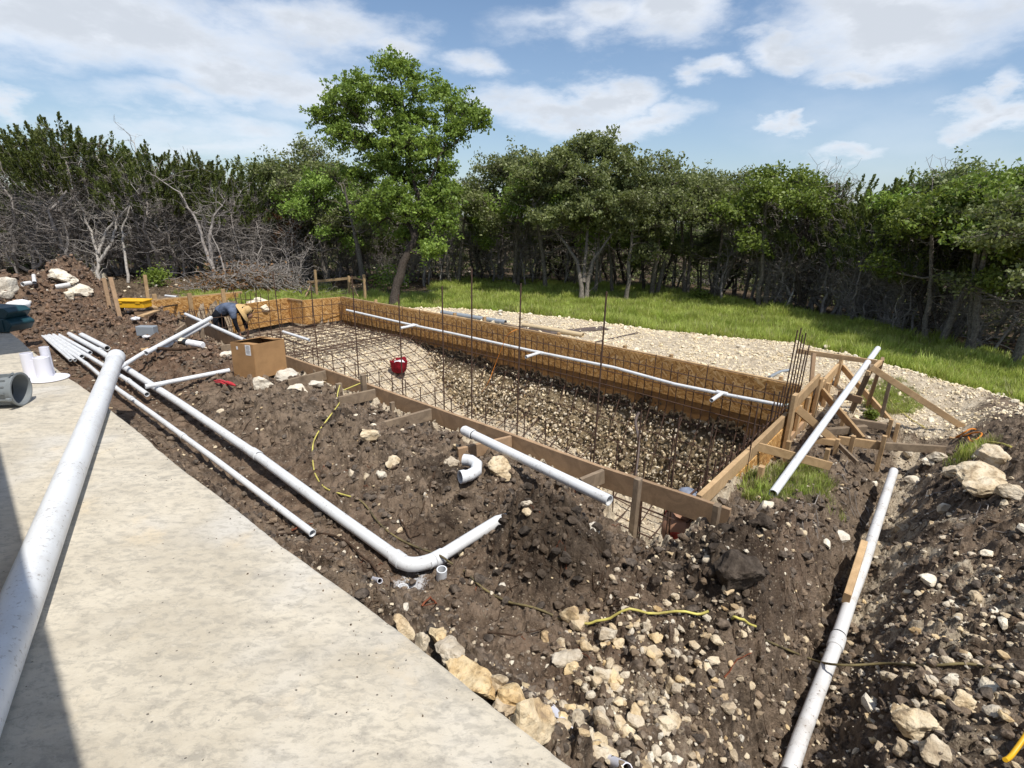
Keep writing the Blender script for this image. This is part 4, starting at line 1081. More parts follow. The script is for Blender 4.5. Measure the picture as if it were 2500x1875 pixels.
# the long vertical bars that stand well above the form on the near side
for (px, pt, dx) in ((666, 663, .10), (758, 689, .08), (859, 673, .02), (973, 718, 0), (1079, 698, 0), (1152, 654, 0), (1272, 692, 0), (1481, 712, -.02)):
    tp = at_x(px, pt, 4.08); dd = .0
    bar([(4.10, tp.y+dx*-.4, -1.2 if tp.y < 8 else -.7), (4.08, tp.y, tp.z)], 'tall_bar', r=.0085, jit=.002)
for (px, pt) in ((1566, 1005), (1646, 1062), (1660, 1015), (1740, 1035), (1770, 1085), (1830, 1010), (1850, 985)):
    tp = at_x(px, pt, 4.4 if px < 1700 else 5.2); bar([(tp.x, tp.y, -1.3), (tp.x, tp.y, tp.z)], r=.007)
# far left cage in front of the separate panel
LC = empty('rebar_cage'); tag(LC, 'small rebar cage of hooked bars before the separate strand board panel at far left', 'rebar grid')
pa = at(400, 750, 0)+Vector((0, -.25, -.12)); pb = at(572, 733, 0)+Vector((0, -.25, -.10))
bar([pa, (pa+pb)/2, pb], parent=LC); bar([pa-Vector((0, 0, .22)), pb-Vector((0, 0, .2))], parent=LC); bar([pa-Vector((.3, .3, .42)), pb-Vector((-.2, .3, .45))], parent=LC)
for k in range(10):
    f_ = k/9; p = pa+(pb-pa)*f_; bar([p+Vector((-.10, 0, .06)), p+Vector((-.05, 0, .05)), p+Vector((.04, -.04, -.45))], parent=LC); bar([p+Vector((.05, .02, .02)), p+Vector((.09, 0, -.40))], parent=LC)
bar([at_x(563, 716, 5.6), at_x(566, 700, 5.6), at_x(590, 790, 5.6)], parent=LC)
# cage that closes the gap between the panels
for k, f_ in enumerate(np.linspace(0, 1, 6)):
    p = at(578+f_*60, 745, -.1); bar([p-Vector((0, 0, .5)), p+Vector((0, 0, .30))], parent=LC)
p = at(578, 752, -.1); q_ = at(640, 756, -.1)
for z_ in (.22, .02, -.2): bar([p+Vector((0, 0, z_)), q_+Vector((0, 0, z_))], parent=LC)

# loose steel and boards on the rubble pad
def loose(name, lab, cat, pts, r, mat='rebar', n=6, hollow=0, zoff=0.0, flat=None):
    P_ = []
    for (px, py) in pts:
        p = hit(px, py); P_.append(Vector((p.x, p.y, p.z+r*.9+zoff)))
    q = MB()
    if flat:
        for a, b in zip(P_, P_[1:]): q.beam(a, b, flat[0], flat[1])
    else: q.tube(P_, r, n, hollow=hollow)
    o = q.build(name, M[mat], None, False)
    if not flat: autosmooth(o, 50)
    tag(o, lab, cat); return o
loose('rebar', 'single thin dark bar lying on the rubble pad, tip towards the grass', 'rebar', [(1451, 838), (1557, 814)], .014, 'rebar_new')
for k in range(4):
    loose('rebar', 'dark steel bars bundled on the rubble pad beside the tan pipe', 'rebar', [(1236, 795+k), (1345, 812+k*1.5), (1470+k*5, 799+k*2)], .016, 'rebar_new'); bpy.data.objects[-1] if False else None
for o in bpy.data.objects:
    if o.get('label', '').startswith('dark steel bars'): o['group'] = 'bundled bars on the rubble pad'
loose('pipe', 'grey plastic pipe lying on the pad right behind the far form', 'pipe', [(1078, 768), (1160, 781), (1234, 793)], .055, 'pvc_grey', 14, .86)
loose('pipe', 'tan pipe lying on the rubble pad behind the far form', 'pipe', [(1276, 799), (1350, 811), (1423, 824)], .050, 'pvc_tan', 14, .82)
loose('timber', 'dark flat board behind the grey pipe on the pad', 'timber board', [(1195, 782), (1262, 801)], .02, 'wood_grey', flat=(.09, .04))
loose('pipe', 'grey curved conduit lying behind the far form near the right corner', 'conduit', [(1878, 925), (1892, 917), (1905, 911), (1925, 910)], .025, 'pvc_grey', 8)

# ------------------------------------------------------------------ plastic pipes
def pipe(name, lab, pts, r, mat='pvc', n=16, hollow=.84, coup=(), group=None, cat='pipe', bend=0):
    root = empty(name, Vector(pts[0])); tag(root, lab, cat, group)
    P_ = [Vector(p) for p in pts]
    if len(P_) == 2:
        a, b = P_; k = 8; side = (b-a).normalized().cross(Vector((0, 0, 1)))
        P_ = [a+(b-a)*(i/k)+side*bend*math.sin(math.pi*i/k) for i in range(k+1)]
    q = MB(); q.tube(P_, r, n, hollow=hollow); o = q.build('tube', M[mat], root); autosmooth(o, 50)
    L = [(P_[i+1]-P_[i]).length for i in range(len(P_)-1)]; tot = sum(L)
    for f_ in coup:
        d = f_*tot; i = 0
        while i < len(L)-1 and d > L[i]: d -= L[i]; i += 1
        c = P_[i]+(P_[i+1]-P_[i])*(d/L[i]); u = (P_[i+1]-P_[i]).normalized()
        q = MB(); q.tube([c-u*r*1.6, c-u*r*1.5, c+u*r*1.5, c+u*r*1.6], [r*1.02, r*1.16, r*1.16, r*1.02], n); o = q.build('coupling', M[mat], root); autosmooth(o, 40)
        q = MB(); q.tube([c+u*r*1.7, c+u*r*1.95], r*1.03, n, cap=False); q.build('primer_ring', M['grey_dark'], root)
    return root
def onslope(px, py, r, dz=0.0): p = hit(px, py); return Vector((p.x, p.y, p.z+r+dz))
# the big one on the patio
r = .079; z_ = SLAB_Z+r+.004
a = at(-60, 1755, z_); b = at(283, 873, z_); dirn = (b-a).normalized()
root = pipe('large_pipe', 'very large white pipe lying across the patio edge, flared end over the trench', [a-dirn*.3, b], r, 'pvc', 32, .93)
q = MB(); q.tube([b-dirn*.17, b-dirn*.15, b-dirn*.02, b+dirn*.035], [r*1.01, r*1.10, r*1.12, r*1.12], 32, hollow=.88); autosmooth(q.build('bell_end', M['pvc'], root), 40)

zb = -.16
def B(px, py, z=zb): return at(px, py, z)
# main pipe with the elbow (one glued run)
r = .044
run = [B(40, 752), B(82, 768), B(244, 858), B(440, 985), B(633, 1116), B(830, 1262), B(955, 1352)]
e0 = B(985, 1374, -.17); e1 = B(1008, 1386, -.17); e2 = B(1040, 1378, -.17); e3 = B(1070, 1362, -.17); leg = [B(1140, 1318, -.12), B(1216, 1272, -.02)]
root = empty('elbow_pipe', run[0]); tag(root, 'long white pipe in the trench that turns at a rounded elbow towards the pool', 'pipe')
q = MB(); q.tube(run+[e0], r, 20, hollow=.86); autosmooth(q.build('tube', M['pvc'], root), 50)
dv = (e3-e2).normalized(); da = (e0-run[-1]).normalized()
q = MB(); q.tube([e2+dv*.02, e3]+leg, r, 20); autosmooth(q.build('tube', M['pvc'], root), 50)
q = MB(); t0 = leg[-1]; u = (leg[1]-leg[0]).normalized(); q.tube([t0, t0+u*.03, t0+u*.10+Vector((0, 0, .012))], [r, r*.8, r*.10], 14); q.build('broken_tip', M['pvc'], root)
cen = []
pA_ = e0-da*.055; pB_ = e3; corner_ = e1+(e1-(e0+e3)/2)*.35
for k in range(13):
    t = k/12; cen.append(pA_*(1-t)**2+corner_*2*t*(1-t)+pB_*t*t)
q = MB(); q.tube(cen, r*1.13, 24); autosmooth(q.build('elbow', M['pvc'], root), 40)
for c, u in ((pA_, da), (pB_, dv)):
    q = MB(); q.tube([c-u*r*1.0, c-u*r*.9, c+u*r*.9, c+u*r], [r*1.1, r*1.24, r*1.24, r*1.1], 24); autosmooth(q.build('socket', M['pvc'], root), 40)
for (px, py) in ((244, 857), (625, 1110), (337, 915)):
    c = B(px, py); i = 1 if px < 244 else (2 if px < 440 else 3); u = (run[i+1]-run[i]).normalized()
    if px != 337:
        q = MB(); q.tube([c-u*r*1.9, c-u*r*1.8, c+u*r*1.2, c+u*r*1.3], [r*1.02, r*1.15, r*1.15, r*1.02], 20); autosmooth(q.build('coupling', M['pvc'], root), 40)
    q = MB(); q.tube([c+u*r*1.3, c+u*r*1.6], r*1.03, 20, cap=False); q.build('primer_ring', M['grey_dark'], root)

S2 = .030; S1 = .026
pipe('pipe', 'upper of two thick white pipes at top left, open end nearest the main pipe', [B(50, 740), B(262, 850)], .044, 'pvc')
pipe('pipe', 'short white pipe in the left bundle whose open end stops first', [B(40, 757), B(128, 804)], S2)
pipe('pipe', 'white pipe in the left bundle with an open end beside the coupled one', [B(35, 757), B(220, 861)], S2)
pipe('pipe', 'white pipe passing under the large pipe and ending open by the crossing pipe', [B(38, 762), B(213, 868), B(313, 929), B(359, 963)], S2, coup=(.36, .90))
pipe('pipe', 'white pipe in the left bundle with a wide open dark end', [B(32, 763), B(200, 870)], .033)
pipe('pipe', 'white pipe in the left bundle with a coupling, ending short of the large pipe', [B(32, 768), B(190, 873), B(217, 893), B(246, 918)], S1, coup=(.70, .86))
pipe('pipe', 'first of the twin thin white pipes ending lowest at the left by the patio', [B(95, 812), B(172, 879)], .022)
pipe('pipe', 'second of the twin thin white pipes ending lowest at the left, nearer the trench', [B(98, 808), B(183, 879)], .022)
pipe('pipe', 'long thin white pipe beside the patio edge, passing under the large pipe', [B(262, 925), B(284, 948), B(372, 1010), B(528, 1124), B(763, 1302)], .028, coup=(.21, .52, .03))
pipe('pipe', 'short white pipe leaning from the large pipe up toward the wood pole', [B(280, 905, -.05), B(361, 855, .04)], .029, 'pvc')
pipe('pipe', 'white pipe slanting across the soil up over the form at far left', [B(356, 862, .03), B(515, 776, .20)], .036, 'pvc')
pipe('pipe', 'greyer white pipe lying directly beneath the slanting one', [B(385, 857, -.02), B(508, 790, .12)], .034, 'pvc_dirty')
pipe('pipe', 'white pipe resting across the main pipe, far end under the box', [B(355, 944, -.08), B(560, 904, -.05)], .030)
pipe('pipe', 'white pipe resting on the near form plank beside the bent worker', [B(453, 767, .06), B(596, 830, .05)], .032)
pipe('pipe', 'short white pipe lying on the steel grid in the shallow part of the pit', [onslope(693, 829, .05, .12), onslope(757, 850, .05, .12)], .032)
pipe('pipe', 'white pipe with a plain end lying along the outer side of the near form', [B(1132, 1050, .10), B(1488, 1222, .10)], .043, n=20, coup=(.045,))
# leaning pipe on the right
lo = at(1887, 1205, -.10); lo.z = max(lo.z, gz(lo.x, lo.y)+.04); lo = at(1887, 1205, lo.z)
d1_ = (Vector((9.0, .75, .45))-Vector((0, 0, CAM_Z))).dot(Vector(FWD))
pipe('leaning_pipe', 'white pipe leaning from the grass up over the timber braces at the right', [lo, at_d(2143, 851, d1_)], .0365, 'pvc', 18)
# trench pipe
tp = [(1925, 1890), (1955, 1800), (2000, 1680), (2040, 1575), (2078, 1460), (2110, 1375), (2145, 1265), (2182, 1150)]
tz = [-.66, -.65, -.63, -.61, -.58, -.56, -.53, -.47]
root = pipe('trench_pipe', 'long mud-speckled white pipe lying in the trench at the right', [at(px, py, z) for (px, py), z in zip(tp, tz)], .043, 'pvc_dirty', 18, coup=(.27,))
b0 = empty('scrap_board', at(2075, 1440, -.5)); tag(b0, 'short brown board wedged beside the trench pipe', 'timber board')
timber(None, at(2108, 1330, -.46), at(2066, 1462, -.52), .05, .09, 'board', b0, 'wood')
# return line on the far form with its stubs
def onfar(px, py, off):
    best = None
    for yy in np.linspace(1.3, 12.6, 900):
        v = np.array([float(farx(yy))-off, yy, -.2-CAM_Z]); xx_ = 1250+FPX*(v@RGT)/(v@FWD)
        if best is None or abs(xx_-px) < best[0]: best = (abs(xx_-px), yy)
    yy = best[1]; X_ = float(farx(yy))-off; return Vector((X_, yy, upto((X_, yy), py)))
rl = [onfar(px, py, .17) for px, py in ((846, 757), (1003, 793), (1100, 813), (1320, 861), (1500, 897), (1650, 938), (1768, 962), (1915, 990))]
root = pipe('return_line', 'straight white pipe tied along the middle of the far strand board form', rl, .026, 'pvc', 12)
for (px, py, ex, ey) in ((1013, 794, 983, 802), (1318, 861, 1291, 871), (1766, 960, 1742, 977)):
    a = onfar(px, py, .17); dd = (a-Vector((0, 0, CAM_Z))).dot(Vector(FWD)); 
    q = MB(); q.tube([a-Vector((0, .08, 0)), a+Vector((0, .08, 0))], .033, 12); autosmooth(q.build('tee', M['pvc'], root), 40)
    b = a+Vector((-.42, 0, -.01)); q = MB(); q.tube([a, (a+b)/2, b], .029, 12, hollow=.8); autosmooth(q.build('stub', M['pvc'], root), 40)
q = MB(); a = onfar(1922, 992, .18); q.tube([a, a+Vector((0, -.1, .03)), a+Vector((-.02, -.16, .02))], .035, 12); autosmooth(q.build('end_cap', mat_simple('pale_green_plastic', (.42, .52, .47), .5, 9, .2), root), 40)
# elbow fitting on the soil
g0 = onslope(1143, 1170, .05); root = empty('elbow_fitting', g0); tag(root, 'loose white elbow fitting lying on the soil below the white pipe', 'pipe fitting')
vx = Vector(RGT); vf = Vector((FWD[0], FWD[1], 0)).normalized()
c_ = [g0+vx*-.06+vf*.21+Vector((0, 0, .03)), g0+vx*.01+vf*.19+Vector((0, 0, .03)), g0+vx*.065+vf*.13+Vector((0, 0, .02)), g0+vx*.065+vf*.04, g0+vx*.01-vf*.03+Vector((0, 0, -.005)), g0-vx*.06-vf*.07]
q = MB(); q.tube(c_, .052, 20, hollow=.86); autosmooth(q.build('bend', M['pvc'], root), 40)
q = MB(); u = (c_[-1]-c_[-2]).normalized(); q.tube([c_[-1]-u*.045, c_[-1]-u*.04, c_[-1]+u*.004], [.053, .058, .058], 20, hollow=.85); autosmooth(q.build('socket', M['pvc'], root), 40)
g0 = onslope(1185, 1085, .06); root = empty('valve_fitting', g0); tag(root, 'white and grey round suction fitting between the pipe and the near form', 'pipe fitting')
q = MB(); Mx = Matrix.Translation(g0+Vector((-.02, 0, 0))) @ Vector((-.8, -.3, .5)).to_track_quat('Z', 'Y').to_matrix().to_4x4()
q.lathe([(.0, -.02), (.115, -.02), (.12, -.01), (.12, .02), (.10, .03), (.065, .03), (.06, .045), (0, .045)], 28, Mx); autosmooth(q.build('flange', M['pvc_grey'], root), 30)
q = MB(); q.lathe([(0, .044), (.045, .046), (.05, .06), (.03, .075), (0, .078)], 20, Mx); autosmooth(q.build('hub', M['wood'], root), 40)
q = MB(); q.tube([g0+Vector((.06, 0, .02)), g0+Vector((.14, -.06, .05)), g0+Vector((.25, -.16, .07))], .07, 18); autosmooth(q.build('body', M['pvc_clean'], root), 40)
q = MB(); q.tube([g0+Vector((.16, -.10, .06)), g0+Vector((.30, -.28, .09))], .045, 18); autosmooth(q.build('nozzle', M['pvc_clean'], root), 40)
# sleeve standing by the elbow, ring in the soil, white scraps
g0 = hit(1078, 1412); root = empty('pipe_sleeve', g0); tag(root, 'short white sleeve coupling standing upright beside the elbow', 'pipe fitting')
q = MB(); q.lathe([(.031, .0), (.034, .0), (.034, .085), (.027, .085), (.027, .0)], 24, Matrix.Translation(g0+Vector((0, 0, .0))) @ Euler((.15, -.1, 0)).to_matrix().to_4x4()); autosmooth(q.build('sleeve', M['pvc'], root), 40)
g0 = hit(984, 1436); q = MB(); q.lathe([(.034, -.01), (.036, .012), (.031, .012), (.029, -.01)], 22, Matrix.Translation(g0) @ Euler((.2, .1, 0)).to_matrix().to_4x4()); o = q.build('pipe_ring', M['pvc']); tag(o, 'white ring sunk in the powder-dusted soil below the elbow', 'pipe fitting')
for (pa, pb, r, lab) in (((900, 1407), (928, 1424), .016, 'half-buried broken white scrap in the soil left of the powder patch'), ((1345, 1735), (1388, 1790), .030, 'piece of white pipe sticking out beside the tall block at the patio edge'), ((1455, 1832), (1530, 1890), .022, 'scratched white pipe stub emerging at the bottom edge of the picture')):
    a = hit(*pa); b = hit(*pb); u = (b-a).normalized(); root = pipe('pipe_scrap', lab, [a+Vector((0, 0, -.01)), b+Vector((0, 0, .005))], r, 'pvc_clean', 12)
for (pts, r, lab) in ((((55, 694), (74, 691)), .045, 'grey-white pipe pair poking left out of the spoil heap top'), (((84, 690), (82, 672)), .035, 'short pipe standing upright in the spoil heap'), (((136, 701), (172, 695)), .050, 'white pipe lying across the spoil heap beside the long stone')):
    a = hit(*pts[0]); dd = (a-Vector((0, 0, CAM_Z))).dot(Vector(FWD)); pipe('spoil_pipe', lab, [at_d(pts[0][0], pts[0][1], dd-.25), at_d(pts[1][0], pts[1][1], dd-.1)], r, 'pvc_dirty', 12)
# thin white stick far behind the panel
pipe('pipe', 'thin white pipe on the grass behind the separate strand board panel', [at(404, 722, -.1), at(432, 725, -.1)], .03, 'pvc')

# ------------------------------------------------------------------ things on the patio
# grey canister on its side
c = at(30, 1000, SLAB_Z); c = Vector((c.x, c.y, SLAB_Z+.125)); root = empty('grey_canister', c-Vector((0, 0, .12))); tag(root, 'grey ribbed plastic canister lying on its side on the patio, open end to the right', 'canister')
mouth = at(62, 955, SLAB_Z+.13); _v = Vector((mouth.x, mouth.y, 0)).normalized(); axis = Vector((_v.y, -_v.x, 0))*.86-_v*.5; axis.normalize()
rr = .148
mouth = at(50, 950, SLAB_Z+rr)
Mx = Matrix.Translation(mouth) @ axis.to_track_quat('Z', 'Y').to_matrix().to_4x4()
q = MB(); q.lathe([(.0, -.40), (.10, -.40), (.112, -.385), (.118, -.2), (.128, -.05), (.135, -.01), (.148, -.01), (.150, .008), (.136, .010), (.130, .004), (.125, -.04), (.11, -.2), (.10, -.36), (0, -.36)], 40, Mx); autosmooth(q.build('body', M['grey_plastic'], root), 35)
q = MB(); q.lathe([(.0, -.12), (.118, -.12)], 30, Mx); q.build('inner_plate', M['grey_dark'], root)
for k in range(14):
    a_ = 2*math.pi*k/14; e = Vector((math.cos(a_), math.sin(a_), 0)); q = MB()
    q.beam(Mx @ (e*.122+Vector((0, 0, -.34))), Mx @ (e*.134+Vector((0, 0, -.05))), .006, .012); q.build('rib', M['grey_plastic'], root)
for k in (0, 3, 6, 9): 
    a_ = 2*math.pi*k/12+.3; e = Vector((math.cos(a_), math.sin(a_), 0)); q = MB(); q.beam(Mx @ (e*.15+Vector((0, 0, -.03))), Mx @ (e*.163+Vector((0, 0, .0))), .03, .02); q.build('lug', M['grey_plastic'], root)
# white manifold fitting on its disc
g0 = at(108, 925, SLAB_Z); g0.z = SLAB_Z+.004; root = empty('manifold_fitting', g0); tag(root, 'white plastic fitting of three upright tubes on a round disc, standing on the patio', 'pipe fitting')
Mx = Matrix.Translation(g0)
q = MB(); q.lathe([(0, 0), (.165, 0), (.172, .006), (.170, .012), (0, .018)], 40, Matrix.Translation(g0+Vector((RGT[0], RGT[1], 0))*.05)); autosmooth(q.build('disc', M['pvc_clean'], root), 35)
rv = Vector((RGT[0], RGT[1], 0)).normalized(); fv = Vector((FWD[0], FWD[1], 0)).normalized()
for (ox, of_, r_, h_) in ((-.105, -.02, .052, .27), (.0, .02, .068, .22), (-.045, .13, .042, .30)):
    c = g0+rv*ox+fv*of_; q = MB(); q.lathe([(r_*1.03, .014), (r_, h_), (r_*.90, h_+.002), (r_*.90, h_-(.03 if r_ > .06 else .15)), (0, h_-(.03 if r_ > .06 else .15))], 28, Matrix.Translation(c)); autosmooth(q.build('tube', M['pvc_clean'], root), 35)
for k in (0, 1): 
    c = g0+rv*(-.055+.01*k)+fv*-.03; q = MB(); q.beam(c+Vector((0, 0, .015)), c+Vector((0, 0, .2)), .006, .06); q.build('web', M['pvc_clean'], root)
# dark teal tool case
g0 = at(-22, 812, SLAB_Z+.0); root = empty('tool_case', g0); tag(root, 'dark teal plastic tool case with a black latch at the far left of the patio', 'tool case')
rz = math.atan2(rv.y, rv.x)-.12; RM = Matrix.Rotation(rz, 3, 'Z')
def tc_pt(x_, y_, z_): return g0+RM @ Vector((x_, y_, z_))
def casebox(x0, x1, y0, y1, z0, z1, ch, nm, m_):
    pts = [(x0, z0), (x1-ch*1.4, z0), (x1, z0+ch*1.6), (x1, z1-ch), (x1-ch*1.5, z1), (x0, z1)]
    vs = [tc_pt(a_, y0, b_) for a_, b_ in pts]+[tc_pt(a_, y1, b_) for a_, b_ in pts]; n = len(pts)
    fs = [tuple(range(n)), tuple(range(2*n-1, n-1, -1))]+[(i, i+n, (i+1) % n+n, (i+1) % n) for i in range(n)]
    q = MB(); q.add(vs, fs); o = q.build(nm, m_, root); md = o.modifiers.new('b', 'BEVEL'); md.width = .012; md.segments = 2; return o
casebox(-.35, .345, 0, .34, .012, .20, .06, 'lower_half', M['teal']); casebox(-.35, .335, .012, .33, .203, .345, .05, 'lid', M['teal'])
q = MB(); q.box(tc_pt(.0, -.008, .19), (.10, .02, .09), RM); q.build('latch', M['black'], root)
q = MB(); q.box(tc_pt(.0, -.020, .17), (.07, .008, .03), RM); q.build('latch_tab', M['grey_plastic'], root)
for k in (-.25, -.12, .12, .22): q = MB(); q.box(tc_pt(k, -.002, .11), (.012, .012, .15), RM); q.build('rib', M['teal'], root)
g1 = at(0, 742, SLAB_Z); q = MB(); v, f = _ICO[3]; v = v*np.array([.15, .14, .08])*(1+.25*pn3(v*2.1)[:, None]); q.add([Vector(a_)+at(-25, 775, SLAB_Z)+fv*.55+Vector((0, 0, .12)) for a_ in v], f.tolist()); o = q.build('white_bag', M['white_cloth'], None, True); tag(o, 'crumpled white bag behind the dark teal tool case', 'bag')

# ------------------------------------------------------------------ boxes and tools on the soil
def slabface(c, u, v, w_, h_, mat, name, parent, off=.002):
    n_ = u.cross(v).normalized()*off; q = MB(); q.add([c+n_-u*w_/2-v*h_/2, c+n_+u*w_/2-v*h_/2, c+n_+u*w_/2+v*h_/2, c+n_-u*w_/2+v*h_/2], [(0, 1, 2, 3)]); return q.build(name, M[mat], parent)
cb = at(626, 926, -.12); zc = cb.z; lft = at(573, 918, zc); rgt = at(701, 908, zc); hgt = upto(cb, 842)-zc
root = empty('cardboard_box', cb); tag(root, 'brown cardboard box with a white sticker standing on the soil by the near form', 'box')
tv = Vector((0, 0, 1)); dep = (lft-cb)+(rgt-cb)
def panel(a, b, nm):
    d = (b-a); q = MB(); n_ = d.normalized().cross(tv)*.004
    q.add([a-n_, b-n_, b-n_+tv*hgt, a-n_+tv*hgt, a+n_, b+n_, b+n_+tv*hgt, a+n_+tv*hgt], [(0, 1, 2, 3), (7, 6, 5, 4), (0, 4, 5, 1), (3, 2, 6, 7), (1, 5, 6, 2), (0, 3, 7, 4)]); return q.build(nm, M['card'], root)
back = cb+dep
panel(lft, cb, 'side_panel'); panel(cb+Vector((.003, 0, 0)), rgt, 'front_panel'); panel(rgt, back, 'side_panel'); panel(back, lft, 'back_panel')
q = MB(); q.add([lft+Vector((0, 0, .01)), cb+Vector((0, 0, .01)), rgt+Vector((0, 0, .01)), back+Vector((0, 0, .01))], [(0, 1, 2, 3)]); q.build('bottom', M['card'], root)
for (a, b, tilt) in ((rgt, back, .3), (back, lft, .45), (lft, cb, -.30)):
    d = (b-a).normalized(); o_ = d.cross(tv)*-1; q = MB(); a1 = a+tv*(hgt+.002); b1 = b+tv*(hgt+.002); inn = (back-cb)*0; w_ = .17
    nn_ = ((cb+back)/2-(a+b)/2); nn_.z = 0; nn_.normalize(); off = nn_*w_*.9+tv*w_*tilt*.35
    q.add([a1, b1, b1+off-d*.02, a1+off+d*.02], [(0, 1, 2, 3)]); q.build('flap', M['card'], root)
u_ = (cb-lft).normalized(); sc_ = lft+u_*((cb-lft).length*.79)+tv*hgt*.83; slabface(sc_, u_, tv, (cb-lft).length*.24, hgt*.30, 'paper', 'sticker', root, .007)
for k in range(7): slabface(sc_+tv*(hgt*(.115-.036*k)), u_, tv, (cb-lft).length*(.17 if k % 3 else .12), .005, 'ink', 'printed_line', root, .009)
u2 = (rgt-cb).normalized()
for k, nm in ((.34, 0),): slabface(lft+u_*((cb-lft).length*.3)+tv*hgt*.86, u_, tv, .03, .045, 'paper', 'tape_scrap', root, .007)

# yellow case on the form's end
g0 = at(325, 755, .06); root = empty('yellow_case', g0); tag(root, 'flat yellow tool box resting beside the stakes at the far left of the excavation', 'tool box')
dd = (g0-Vector((0, 0, CAM_Z))).dot(Vector(FWD)); W_ = 70*dd/FPX
ax_ = (at_d(362, 733, dd)-at_d(292, 740, dd)).normalized(); ux = Vector((ax_.x, ax_.y, 0)).normalized(); uy = Vector((-ux.y, ux.x, 0))
q = MB(); cc_ = at_d(327, 742, dd); Rm = Matrix((ux, uy, Vector((0, 0, 1)))).transposed()
q.box(cc_, (W_*.94, .30, .135), Rm); o = q.build('tray', M['yellow'], root); o.modifiers.new('b', 'BEVEL').width = .012
q = MB(); q.box(cc_+Vector((0, 0, .082)), (W_, .34, .03), Rm); o = q.build('lid_rim', M['yellow'], root); o.modifiers.new('b', 'BEVEL').width = .008
for k in (-.3, .3): q = MB(); q.box(cc_+ux*W_*k-uy*.155+Vector((0, 0, .05)), (.09, .02, .03), Rm); q.build('latch', M['yellow'], root)
for (px, py, lab) in ((335, 763, 'dark wood block holding up the yellow box'),):
    p = at_d(347, 764, dd); q = MB(); q.box(p+Vector((0, 0, -.12)), (.22, .15, .30), Rm); o = q.build('wood_block', M['wood_red']); tag(o, lab, 'wood block')
for (pa, pb, lab, mt, w_) in (((300, 776), (440, 757), 'long dark steel angle on the soil below the separate panel', 'black', .04), ((345, 783), (385, 768), 'light offcut of board below the yellow box', 'wood', .12), ((358, 752), (382, 760), 'short pale board end beside the yellow box', 'wood', .09)):
    a = hit(*pa); b = hit(*pb); q = MB(); q.beam(a+Vector((0, 0, .07)), b+Vector((0, 0, .07)), w_, .03); o = q.build('offcut', M[mt]); tag(o, lab, 'offcut')
for (px, py, s_, lab) in ((299, 757, .05, 'small white bag under the left end of the yellow box'), (318, 767, .07, 'white rag under the yellow box'), (332, 784, .08, 'torn white plastic on the soil before the dark steel angle'), (358, 828, .06, 'white cloth scrap beside the grey block')):
    p = hit(px, py); v, f = _ICO[3]; vv = v*np.array([s_, s_*.8, s_*.45])*(1+.4*pn3(v*3+px)[:, None]); q = MB(); q.add([Vector(a_)+p+Vector((0, 0, s_*.3)) for a_ in vv], f.tolist()); o = q.build('rag', M['white_cloth'], None, True); tag(o, lab, 'rag')
p = hit(361, 818); q = MB(); q.box(p+Vector((0, 0, .05)), (.30, .15, .17), Rm); o = q.build('grey_block', M['pvc_grey']); o.modifiers.new('b', 'BEVEL').width = .01; tag(o, 'grey block sitting in the soil left of the slanting pipes', 'block')
# jug
g0 = onslope(474, 842, .07); root = empty('capped_jug', g0); tag(root, 'white bottle with a black cap lying on the soil in front of the slanting pipes', 'bottle')
a_ = at(456, 836, g0.z); b_ = at(496, 843, g0.z-.0); u = (b_-a_).normalized()
q = MB(); q.tube([a_+u*.02, a_+u*.04, b_-u*.03, b_], [.03, .055, .055, .04], 18); autosmooth(q.build('body', M['white_cloth'], root), 40)
q = MB(); q.tube([a_-u*.06, a_-u*.05, a_+u*.02, a_+u*.025], [.045, .056, .056, .045], 18); autosmooth(q.build('cap', M['black'], root), 40)
# wood pole with its bent root
g0 = onslope(345, 856, .03); root = empty('wood_pole', g0); tag(root, 'thin weathered wood pole lying across the soil from the slanting pipes toward the form', 'pole')
q = MB(); q.tube([at(344, 855, .04), at(380, 851, .04), at(430, 853, .02), at(486, 849, .0)], [.024, .028, .026, .02], 8); autosmooth(q.build('shaft', M['root'], root), 50)
q = MB(); q.tube([at(344, 855, .042), at(362, 852.5, .042)], [.028, .030], 8); q.build('peeled_end', M['wood'], root)
def rootlet(pts, r, mat='root', lab=None, dz=.01):
    P_ = []
    for (px, py) in pts: p = hit(px, py); P_.append(p+Vector((0, 0, dz)))
    # smooth
    Q = []
    for i in range(len(P_)-1):
        for t in (0, .33, .66): Q.append(P_[i].lerp(P_[i+1], t)+Vector((random.uniform(-1, 1), random.uniform(-1, 1), random.uniform(-.5, 1)))*r*.8)
    Q.append(P_[-1]); n = len(Q); q = MB(); q.tube(Q, [r*(1-.6*i/n) for i in range(n)], 6); o = q.build('root', M[mat]); autosmooth(o, 60)
    tag(o, lab, 'root'); return o
rootlet([(382, 855), (376, 880), (372, 895), (355, 912)], .014, 'root', 'dark curved root hanging down from the wood pole')
rootlet([(680, 1312), (740, 1305), (800, 1308), (850, 1330), (900, 1378), (935, 1412), (957, 1428), (960, 1446)], .011, 'root', 'long dark root running over the soil from the patio edge to the powder patch')
rootlet([(696, 1283), (740, 1290), (757, 1290)], .008, 'root', 'short root crossing the cut end of the thin white pipe'); rootlet([(712, 1302), (740, 1288), (763, 1282)], .009, 'root_red', 'reddish root lying on the cut end of the thin white pipe')
rootlet([(1030, 1490), (1050, 1470), (1066, 1482), (1035, 1490)], .007, 'root_red', 'tuft of reddish roots below the sleeve coupling')
rootlet([(975, 1270), (990, 1300), (1000, 1320), (1028, 1308)], .008, 'root', 'forked dark root in the middle of the soil')
rootlet([(1190, 1555), (1260, 1560), (1330, 1552)], .006, 'root', 'thin dark root above the rubble left of the split rocks')
rootlet([(1050, 1195), (1062, 1160), (1040, 1235), (1025, 1262)], .008, 'root', 'dark root on the low mound left of the dark mound')
